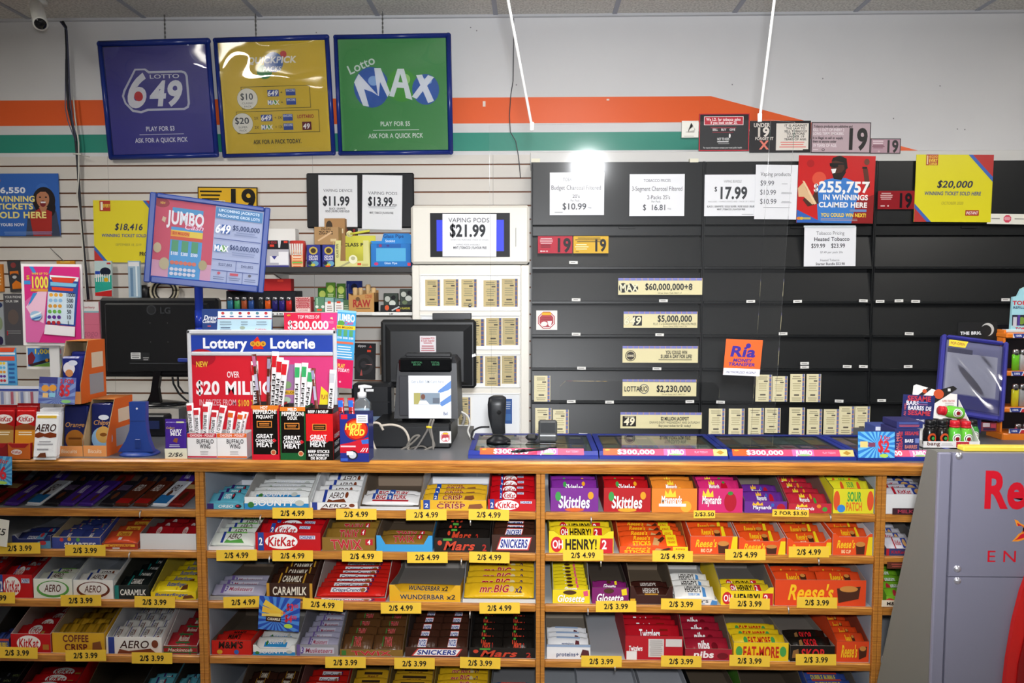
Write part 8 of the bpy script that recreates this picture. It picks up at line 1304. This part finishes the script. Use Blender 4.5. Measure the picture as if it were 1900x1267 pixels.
# ================================================================ silver drinks cooler with red lettering
Yv = 1.78
t = thing('drinks_cooler', 'silver drinks cooler with red lettering at lower right', 'cooler', (P(1850, 1200, Yv).x, Yv, 0))
xa = P(1738, 850, Yv).x; xb = xa+.62; zc = P(1760, 838, Yv).z; sv = None
m = M(); sl = [(xa, Yv, 0), (xa, Yv+.42, 0), (xa, Yv+.046, zc-.004), (xa, Yv+.03, zc), (xa, Yv, zc)]
m.prism(sl, (xb-xa, 0, 0), '6f6f6b'); m.build('body', t)
fin = ('7b7a8c', 'p'); xs = P(1762, 850, Yv).x
m = M(); m.box((xa-.001, Yv-.012, 0), (xs-.0015, Yv-.0005, zc), fin, .003); m.build('corner_trim', t)
zmid = P(1800, 1066, Yv).z
F = Face((xs, Yv-.014, zmid+.001), (xb-xs, 0, 0), (0, 0, zc-zmid-.001), (1762, 838, 1762+(xb-xs)/(P(1862, 950, Yv).x-P(1762, 950, Yv).x)*100, 1066)); m = M()
m.slab(F, .0135, fin); rd = 'c81428'
m.draw(F, [('t', 'Red', 1878, 905, 64, rd, 116, 3), ('t', 'Bull', 1998, 905, 64, rd, 110, 3), ('p', [(1876, 1000), (1882, 994), (1888, 986), (1896, 982), (1906, 980), (1920, 984), (1930, 975), (1940, 990), (1928, 1000), (1912, 992), (1900, 996), (1888, 1000)], 'e8902a'), ('p', [(1881, 998), (1886, 994), (1892, 987), (1899, 984), (1908, 983), (1920, 987), (1930, 980), (1936, 989), (1926, 996), (1911, 989), (1899, 993)], rd), ('p', [(1892, 985), (1897, 976), (1892, 970), (1884, 972), (1882, 966), (1879, 959), (1885, 961), (1890, 966), (1898, 970), (1902, 980)], 'e8902a'), ('p', [(1895, 984), (1899, 977), (1893, 971), (1886, 971), (1884, 965), (1889, 968), (1896, 972), (1900, 980)], rd), ('t', 'E N E R G Y', 1925, 1028, 21, rd, 190, 0), ('t', 'D R I N K', 2060, 1028, 21, rd, 60, 0)], fin='p'); m.build('upper_panel', t)
zq = P(1800, 1267, Yv).z-.25; F = Face((xs, Yv-.014, 0), (xb-xs, 0, 0), (0, 0, zmid-.001), (0, 0, 100, 100)); m = M(); m.slab(F, .0135, fin); m.build('lower_panel', t)
m = M(); pts = [P(x, y, Yv-.016) for x, y in ((1858, 1275), (1864, 1220), (1876, 1150), (1890, 1095), (1902, 1062), (1930, 1040), (1960, 1040), (1960, 1275))]; m.prism([p for p in pts], (0, -.012, 0), ('c8201e', 'g')); m.build('red_swoosh', t)
m = M(); pts = [P(x, y, Yv-.028) for x, y in ((1884, 1275), (1888, 1232), (1900, 1180), (1940, 1150), (1940, 1275))]; m.prism(pts, (0, -.004, 0), ('8a1214', 'g')); m.build('dark_inset', t)
for x, y in ((1779, 846), (1776, 1055), (1776, 1077)):
    q = P(x, y, Yv-.014); m = M(); m.add([q+V((.009*math.cos(PI*k/8)*math.cos(j), -.007*math.sin(j), .009*math.sin(PI*k/8)*math.cos(j))) for j in (0, .5, 1.0, 1.5) for k in range(16)], [(j*16+k, j*16+(k+1) % 16, (j+1)*16+(k+1) % 16, (j+1)*16+k) for j in range(3) for k in range(16)], ('d0d0dc', 'M'), True); m.build('rivet', t)
m = M(); m.box((P(1789, 830, Yv).x, Yv+.002, zc+.0002), (xb, Yv+.03, P(1850, 829, Yv).z), ('e0c84a', 'p'), .002); m.build('yellow_lip', t)

# shop sign on the front wall, seen mirrored in the clear guard
def mirror(px, py, yw):
    p = gp(px, py); p = sp(p.x, p.z); d = ray(px, py); d = d-nn_*(2*d.dot(nn_)); return p+d*((yw-p.y)/d.y)
a, b = mirror(1300, 330, -3.96), mirror(1440, 285, -3.96)
cx_, cz_, wd_ = (a.x+b.x)/2, (a.z+b.z)/2, abs(a.x-b.x)
m = M(); F = Face((cx_+wd_/2, -3.97, cz_-wd_*.22), (-wd_, 0, 0), (0, 0, wd_*.44), (0, 0, 100, 44)); m.slab(F, .02, '2a2426'); m.draw(F, [('t', 'FOOD', 50, 9, 9, 'f2f2f2', 40, 2), ('t', 'MARKET', 50, 22, 11, 'f2f2f2', 74, 2), ('t', 'EXPRESS', 50, 36, 8, 'd8402a', 60, 3)])
tag(m.build('shop_sign'), 'dark FOOD MARKET EXPRESS shop sign, seen mirrored in the clear guard', 'sign')
